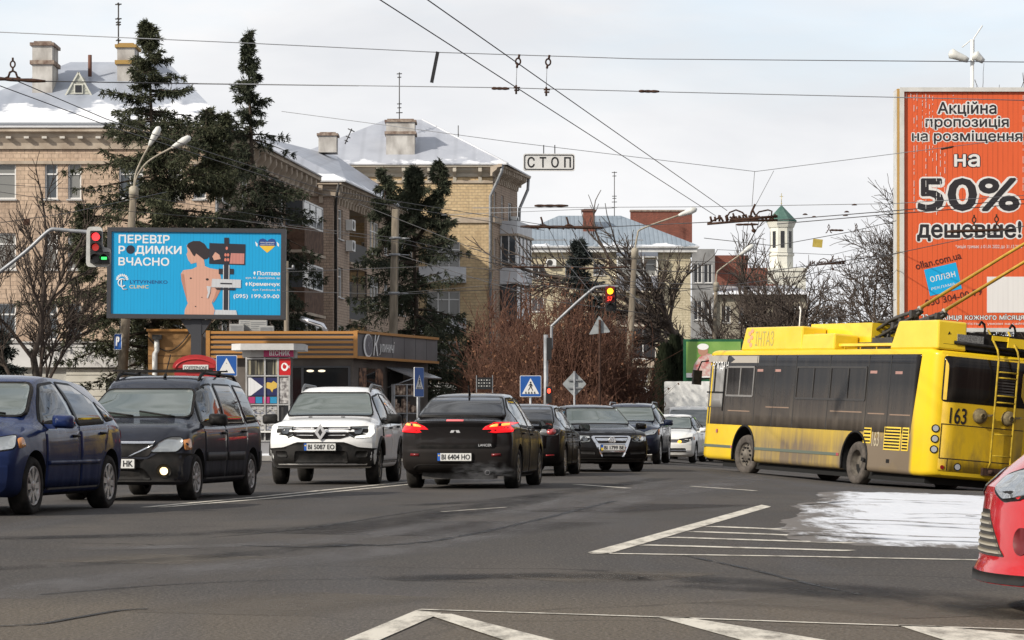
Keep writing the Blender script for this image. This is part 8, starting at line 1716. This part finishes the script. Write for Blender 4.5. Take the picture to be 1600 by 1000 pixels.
for pts, r, lb, m in (
 ([(-6, 50, 42), (400, 68, 42), (690, 82, 42), (1000, 92, 42), (1606, 97, 42)], .007, 'highest span wire crossing the whole sky', WIREL), ([(285, 130, 42), (785, 137, 42), (1010, 143, 42), (1400, 152, 42), (1606, 157, 42)], .007, 'second span wire under the highest one, carrying the insulators', WIREL),
 ([(440, 174, 60), (800, 222, 60), (1180, 268, 60), (1400, 240, 60), (1606, 214, 60)], .007, 'span wire passing just above the hanging СТОП sign', WIREL), ([(738, 325, 66), (1100, 323, 66), (1400, 318, 66), (1606, 305, 66)], .008, 'thin span wire over the red brick gable', WIREL),
 ([(70, 127, 40), (310, 131, 42), (560, 134, 44)], .008, 'span wire leaving the ringed hanger at the left edge', WIRE), ([(940, 355, 69), (1110, 347, 66)], .010, 'short wire from the clamp bar to the crossing gear', WIRE), ([(1214, 344, 66), (1400, 329, 66), (1606, 311, 66)], .011, 'upper wire leaving the crossing gear to the right', WIRE), ([(1214, 350, 66), (1400, 334, 66), (1606, 318, 66)], .011, 'lower wire leaving the crossing gear to the right', WIRE),
 ([(1179, 268, 62), (1175, 322, 65)], .006, 'vertical dropper above the crossing gear', WIREL), ([(1209, 267, 62), (1180, 322, 65)], .006, 'slanting dropper above the crossing gear', WIREL), ([(690, 336, 80), (960, 325, 78)], .008, 'faint wire between the corner house and the blue roof', WIREL),
 ([(560, 318, 80), (800, 412, 80), (960, 420, 78), (1150, 428, 76)], .010, 'dark wire sagging in front of the corner house balconies', WIRE), ([(1100, 372, 76), (1210, 384, 76), (1330, 362, 74), (1400, 345, 72)], .010, 'dark wire holding the little yellow tag', WIRE), ([(1200, 424, 74), (1400, 396, 70), (1606, 352, 66)], .010, 'dark wire rising across the orange billboard', WIRE), ([(1060, 455, 80), (1250, 432, 78), (1330, 412, 76), (1406, 395, 72)], .010, 'dark wire among the bare tree branches', WIRE),
 ([(0, 288, 70), (180, 300, 72), (460, 345, 80)], .007, 'thin wire across the upper windows of the left house', WIRE), ([(0, 300, 70), (200, 330, 74), (470, 352, 80)], .007, 'thinner wire just below the one on the upper windows', WIRE), ([(0, 348, 62), (100, 334, 66), (260, 300, 74)], .008, 'rising wire with a small box at the left house', WIRE), ([(340, 340, 84), (620, 378, 84), (830, 424, 84)], .009, 'wire passing behind the slim spruce to the corner house', WIRE), ([(450, 352, 84), (620, 372, 84), (960, 448, 84), (1110, 452, 84)], .009, 'long wire to the centre traffic light arm', WIRE),
 ([(440, 425, 86), (700, 415, 86), (985, 440, 84), (1270, 452, 82), (1410, 440, 80)], .009, 'long level wire over the reddish bushes', WIRE), ([(440, 455, 86), (620, 460, 86), (860, 448, 86)], .009, 'low wire by the concrete utility pole', WIRE), ([(620, 398, 90), (860, 470, 90), (1010, 490, 88)], .011, 'cable slanting down from the concrete pole strap', WIRE), ([(700, 430, 84), (960, 458, 82), (1120, 495, 82)], .008, 'wire crossing behind the amber traffic light', WIRE), ([(800, 402, 84), (1000, 405, 82), (1180, 412, 80)], .008, 'level wire across the cream house windows', WIRE), ([(620, 458, 90), (840, 440, 90), (1000, 446, 90)], .008, 'wire from the lower pole strap', WIRE), ([(1290, 500, 74), (1400, 468, 72)], .008, 'short wire over the pole springs', WIRE), ([(1120, 390, 80), (1300, 398, 78), (1410, 372, 74)], .007, 'faint wire before the bell tower', WIRE), ([(858, 358, 69), (886, 412, 66), (935, 470, 62)], .008, 'slanting wire dropping from the clamp bar to the left', WIRE), ([(893, 358, 69), (930, 412, 66), (1010, 480, 62)], .008, 'slanting wire dropping from the clamp bar to the right', WIRE)):
    wire(pts, r*1.0, lb, m=m)
def fitting(name, label, group='overhead line fittings'):
    return empty(name, label=label, cat='line fitting', group=group)
def piece(root, nm, m, fn): b = MB(); fn(b); return b.build(nm, m, root)
def lyre(b, x, y, d, s=1.0):
    k = d/F; P = lambda dx, dy: px(x+dx*s, y+dy*s, d)
    b.tube([P(-10, 2), P(-6, 0), P(-4, -6), P(0, -8), P(4, -6), P(6, 0), P(10, 2)], 1.6*k*s, 6)
    b.tube([P(0, -8), P(0, -13)], 1.5*k*s, 6); b.tube([P(3.2*cos(a), -17+4.4*sin(a)) for a in [2*pi*i/12 for i in range(13)]], 1.2*k*s, 5, cap=False); b.tube([P(0, -21.5), P(0, -26)], 1.5*k*s, 6)
def bar(x0, y0, x1, y1, d, r, lyres, label, s=1.0):
    root = empty('insulator_bar', px((x0+x1)/2, (y0+y1)/2, d), 0, label, 'line fitting', 'clamp bars on the overhead line'); off = root.location.copy(); k = d/F
    def fn(b):
        A, B = px(x0, y0, d), px(x1, y1, d); n = 10; b.tube([A+(B-A)*i/n for i in range(n+1)], [r*k*(.55 if i in (0, n) else 1.0 if i % 3 else .8) for i in range(n+1)], 8)
    o = piece(root, 'rod', RUST, fn); o.location = -off
    for x, y in lyres: o = piece(root, 'clamp', RUST, lambda b: lyre(b, x, y, d, s)); o.location = -off
    return root
bar(-20, 122, 71, 127, 40, 3.2, [(20, 120)], 'thick dark hanger bar with ring clamp at the left edge', 1.15); bar(813, 354, 943, 356, 69, 2.6, [], 'long clamp bar in front of the blue metal roof'); bar(1478, 362, 1584, 358.5, 68, 2.6, [(1522, 359), (1557, 358)], 'clamp bar with two ring clamps hanging across the word on the orange billboard', .9); bar(800, 417, 882, 418, 78, 1.6, [(817, 416), (852, 416)], 'double ring clamp bar by the cream house air conditioner', .62); bar(905, 420, 982, 417, 78, 1.6, [(950, 417)], 'single ring clamp bar near the lamp post', .62); bar(835, 321.5, 888, 321.5, 66, 2.2, [], 'short insulator left of the brick chimney'); bar(998, 142.5, 1030, 143, 42, 2.4, [], 'small insulator on the second span wire above the СТОП sign'); bar(768, 138, 796, 138.5, 42, 2.4, [], 'insulator where the left central contact wire meets the span'); bar(1150, 351, 1185, 350.5, 64, 1.8, [], 'small insulator under the crossing gear'); bar(1297, 359.5, 1318, 360, 70, 1.6, [], 'tiny insulator right of the bell tower'); bar(1470, 233, 1490, 229, 60, 1.8, [], 'tiny insulator on the wire across the orange billboard')
for x, y, lb in ((849, 353, 'left'), (889, 353, 'right')):
    root = empty('wire_clamp', px(x, y, 69), 0, 'bent clamp on the long bar, %s one of two' % lb, 'line fitting', 'bent clamps on the long bar'); off = root.location.copy(); k = 69/F
    o = piece(root, 'clamp', RUST, lambda b: (b.tube([px(x-10, y+5, 69), px(x-5, y, 69), px(x, y-2, 69), px(x+6, y+1, 69), px(x+11, y+5, 69)], 2*k, 6), b.tube([px(x-1, y-2, 69), px(x-2, y-8, 69), px(x-4, y-14, 69)], 1.7*k, 6))); o.location = -off
for x, y, y2, lb in ((809.5, 96, 138, 'ring hanger with dropper at the left central contact wire'), (856.5, 97, 141, 'ring hanger with dropper at the right central contact wire')):
    root = empty('ring_hanger', px(x, y, 42), 0, lb, 'line fitting', 'ring hangers'); off = root.location.copy(); k = 42/F; P = lambda a, b_: px(a, b_, 42)
    o = piece(root, 'ring', RUST, lambda b: (b.tube([P(x+3.8*cos(a), y+5*sin(a)) for a in [2*pi*i/14 for i in range(15)]], 1.5*k, 6, cap=False), b.tube([P(x+1, y-5), P(x+2, y-11)], 2*k, 6), b.tube([P(x-1, y+5), P(x-2, y+10)], 2*k, 6))); o.location = -off
    o = piece(root, 'dropper', WIREL, lambda b: b.tube([P(x-2, y+10), P(x-3, y2-4)], .5*k, 4)); o.location = -off; o = piece(root, 'insulator', RUST, lambda b: (b.tube([P(x-3, y2-5), P(x-3, y2+9)], 1.8*k, 6), b.tube([P(x-7, y2-1), P(x+3, y2-1)], 1.5*k, 6), b.tube([P(x-6, y2+3), P(x+2, y2+3)], 1.5*k, 6))); o.location = -off
def crossing_gear(cx, cy, d, sc, label, seed):
    root = empty('crossing_gear', px(cx, cy, d), 0, label, 'line fitting', 'overhead crossing gear'); off = root.location.copy(); k = d/F; P = lambda a, b_: px(cx+a*sc, cy+b_*sc, d); rnd = random.Random(seed)
    o = piece(root, 'frame_rails', RUST, lambda b: (b.tube([P(-55, 10), P(-20, 7), P(5, 5), P(55, 4)], 2.1*k*sc, 6), b.tube([P(-54, 9), P(-38, 1), P(-36, -4)], 1.6*k*sc, 6), b.tube([P(-20, 4), P(55, -2)], 2.4*k*sc, 6), [b.tube([P(x, 6), P(x+rnd.uniform(-4, 4), rnd.uniform(-4, 0))], 1.8*k*sc, 5) for x in range(-48, 54, 6)])); o.location = -off
    o = piece(root, 'arched_guides', RUST, lambda b: (b.tube([P(-25, 0), P(-20, -8), P(-10, -12), P(0, -8), P(8, 2)], 1.4*k*sc, 6), b.tube([P(20, -2), P(26, -9), P(40, -12), P(46, -10), P(45, 0)], 1.4*k*sc, 6), b.tube([P(12, 4), P(14, -8), P(20, -21)], 1.9*k*sc, 6), b.tube([P(20, -4), P(16, -12)], 1.6*k*sc, 5), [b.tube([P(-25+5*i, rnd.uniform(-8, 0)), P(-22+5*i, rnd.uniform(0, 5))], 1.6*k*sc, 5) for i in range(16)])); o.location = -off
    o = piece(root, 'counterweight', RUST, lambda b: (b.tube([P(14, 8), P(17, 18)], 1.5*k*sc, 6), b.lathe([(.001, -4*k*sc), (3.5*k*sc, -2*k*sc), (4*k*sc, 1*k*sc), (.001, 3*k*sc)], 10, 0, 'z', P(18, 20)))); o.location = -off
crossing_gear(1160, 340, 65, 1.0, 'big rusty wire crossing gear above the bare trees', 3); crossing_gear(1292, 410, 74, .52, 'smaller rusty crossing gear over the pole springs', 4)
for x, y, d, lb in ((1258, 335, 66, 'small dark clip on the wire right of the bell tower, nearest to it'), (1272, 339, 66, 'small dark clip on the lower wire right of the bell tower'), (1323, 331, 66, 'small dark clip by the bare branches, upper one'), (1321, 336.5, 66, 'small dark clip by the bare branches, lower one'), (1335, 320, 66, 'round dark clip on the thin span wire')):
    k = d/F; mb = MB(); c = px(x, y, d); mb.lathe([(.001, -.9*k), (4.5*k, -.7*k), (2.5*k, 1.2*k), (.001, 1.8*k)], 10, 0, 'z', (0, 0, 0)); o = mb.build('wire_clip', RUST); o.location = c; tag(o, lb, 'line fitting', 'wire clips')
for x, y, lb in ((1295, 355, 'ring clamp hanging left of the tiny insulator'), (1338, 354, 'ring clamp hanging among the bare branches')):
    root = empty('ring_clamp', px(x, y, 70), 0, lb, 'line fitting', 'ring clamps'); off = root.location.copy(); o = piece(root, 'clamp', RUST, lambda b: lyre(b, x, y+8, 70, .5)); o.location = -off
mb = MB(); mb.box((0, 0, 0), (.26, .02, .22)); o = mb.build('wire_tag', noisy('tag yellow', (.36, .28, .06), (.48, .38, .10), 6, .6)); o.location = px(1277.5, 380, 75.5); o.rotation_euler = (0, radians(6), 0); tag(o, 'small yellow square tag hanging from a wire', 'tag')
mb = MB(); mb.bar(px(684, 81, 42)-px(679, 105, 42), px(674.5, 129, 42)-px(679, 105, 42), .05, .05); o = mb.build('hanging_rod', INK); o.location = px(679, 105, 42); tag(o, 'short black rod hanging from the highest span wire', 'rod')
mb = MB(); mb.box((0, 0, 0), (.13, .1, .14)); o = mb.build('junction_box', RUST); o.location = px(42, 347, 63.5); tag(o, 'small rusty box on the wire before the left house', 'box')
# ---------------------------------------------------------------- roof aerials
def aerial(p, y0, y1, d, bars, label, lean=0.0, r=.035):
    b0 = px(p, y0, d); root = empty('roof_aerial', b0, 0, label, 'aerial', 'roof aerials'); h = (y0-y1)/F*d; k = d/F; mb = MB(); mb.tube([(0, 0, 0), (lean*h, 0, h)], r, 5); mb.build('mast', DSTEEL, root); mb = MB()
    for f, w in bars: mb.tube([(lean*h*f-w*k*(1-abs(lean)*.3), .05, h*f+w*k*lean*.9), (lean*h*f+w*k*(1-abs(lean)*.3), -.05, h*f-w*k*lean*.9)], r*.9, 4); mb.tube([(lean*h*f, -.3, h*f), (lean*h*f, .3, h*f)], r*.7, 4)
    mb.build('crossbars', DSTEEL, root)
aerial(185, 95, 4, 131, [(.97, 5), (.72, 5), (.66, 4), (.62, 4), (.35, 4), (.27, 4)], 'tall roof aerial on the ochre capped chimney'); aerial(624, 190, 113, 183, [(.97, 4), (.90, 3), (.36, 3.5), (.28, 3), (.18, 5)], 'roof aerial on the pyramid roof chimney'); aerial(539, 225, 201, 168, [(.9, 6), (.45, 4), (.2, 3)], 'crooked roof aerial on the ridge of the brown house', .45); aerial(960, 338, 268, 236, [(.98, 4), (.9, 3), (.45, 3.5), (.4, 3), (.32, 4), (.2, 4)], 'roof aerial on the ribbed blue roof'); aerial(716, 216, 196, 186, [(.3, 1)], 'thin rod aerial on the pyramid roof hip', 0, .03)

# exhaust vapour behind the graphite saloon
def exhaust():
    m = bpy.data.materials.new('exhaust vapour'); m.use_nodes = True; t = m.node_tree; t.nodes.clear(); o = t.nodes.new('ShaderNodeOutputMaterial'); v = t.nodes.new('ShaderNodeVolumePrincipled'); v.inputs['Color'].default_value = (.8, .8, .82, 1); n = t.nodes.new('ShaderNodeTexNoise'); n.inputs['Scale'].default_value = 3.2; n.inputs['Detail'].default_value = 5; r = t.nodes.new('ShaderNodeValToRGB'); r.color_ramp.elements[0].position = .47; r.color_ramp.elements[1].position = .75; r.color_ramp.elements[1].color = (1.3, 1.3, 1.3, 1); tc_ = t.nodes.new('ShaderNodeTexCoord')
    gr = t.nodes.new('ShaderNodeVectorMath'); gr.operation = 'LENGTH'; t.links.new(tc_.outputs['Object'], gr.inputs[0]); fall = t.nodes.new('ShaderNodeMapRange'); fall.inputs['From Min'].default_value = 1.0; fall.inputs['From Max'].default_value = .35; mu = t.nodes.new('ShaderNodeMath'); mu.operation = 'MULTIPLY'
    t.links.new(gr.outputs['Value'], fall.inputs['Value']); t.links.new(tc_.outputs['Object'], n.inputs['Vector']); t.links.new(n.outputs['Fac'], r.inputs['Fac']); t.links.new(r.outputs['Color'], mu.inputs[0]); t.links.new(fall.outputs['Result'], mu.inputs[1]); t.links.new(mu.outputs[0], v.inputs['Density']); t.links.new(v.outputs[0], o.inputs['Volume'])
    b = MB(); b.lathe([(.001, -1), (.5, -.86), (.86, -.5), (1, 0), (.86, .5), (.5, .86), (.001, 1)], 20); ob = b.build('smoke', m); ob.scale = (.55, .4, .20); ob.location = (-.42, 42.2, .27); ob['kind'] = 'stuff'; ob['label'] = 'thin exhaust vapour behind the graphite saloon'; ob['category'] = 'smoke'
exhaust()
# houses outside the frame, mirrored in car windows; the rear one is added
def side_house():
    random.seed(77); root = empty('apartment_building', (30, 18, 0), 0, 'red brick house across the road, mirrored in the car windows', 'building'); U = Vector((0, -1, 0)); W = 46; ops = []
    for k in range(4):
        for j in range(11): ops.append((2+4*j, 3.7+4*j, 1.6+3.2*k, 3.2+3.2*k, 'two'))
    facade(root, Vector((0, 40, 0)), U, W, 14, ops, BRR); wallbox(root, [(0, -6), (12, -6), (12, 40), (0, 40)], 0, 14, BRR)
    roof(root, [(-.5, -6.5, 14.02), (12.5, -6.5, 14.02), (12.5, 40.5, 14.02), (-.5, 40.5, 14.02), (6, 0, 17.5), (6, 34, 17.5)], [(0, 1, 4), (1, 2, 5, 4), (2, 3, 5), (3, 0, 4, 5)], roofmat('far roof', (.2, .1, .08), (.28, .14, .1), 1))
side_house()
def rear_house():  # added unseen house, gives glass and boot lids a dark reflection
    random.seed(78); root = empty('apartment_building', (-30, -62, 0), 0, 'unseen long brick house added behind the photographer to be mirrored in windscreens', 'building'); U = Vector((-1, 0, 0)); W = 90; ops = []
    for k in range(3):
        for j in range(20): ops.append((2+4.4*j, 3.7+4.4*j, 1.6+3.2*k, 3.2+3.2*k, 'two'))
    facade(root, Vector((W, 0, 0)), U, W, 11, ops, BR2); wallbox(root, [(0, 0), (0, -12), (W, -12), (W, 0)], 0, 11, BR2)
    roof(root, [(-.5, .5, 11.02), (W+.5, .5, 11.02), (W+.5, -12.5, 11.02), (-.5, -12.5, 11.02), (6, -6, 14.5), (W-6, -6, 14.5)], [(0, 4, 5, 1), (1, 5, 2), (2, 5, 4, 3), (3, 4, 0)], roofmat('far roof', (.2, .1, .08), (.28, .14, .1), 1))
rear_house()
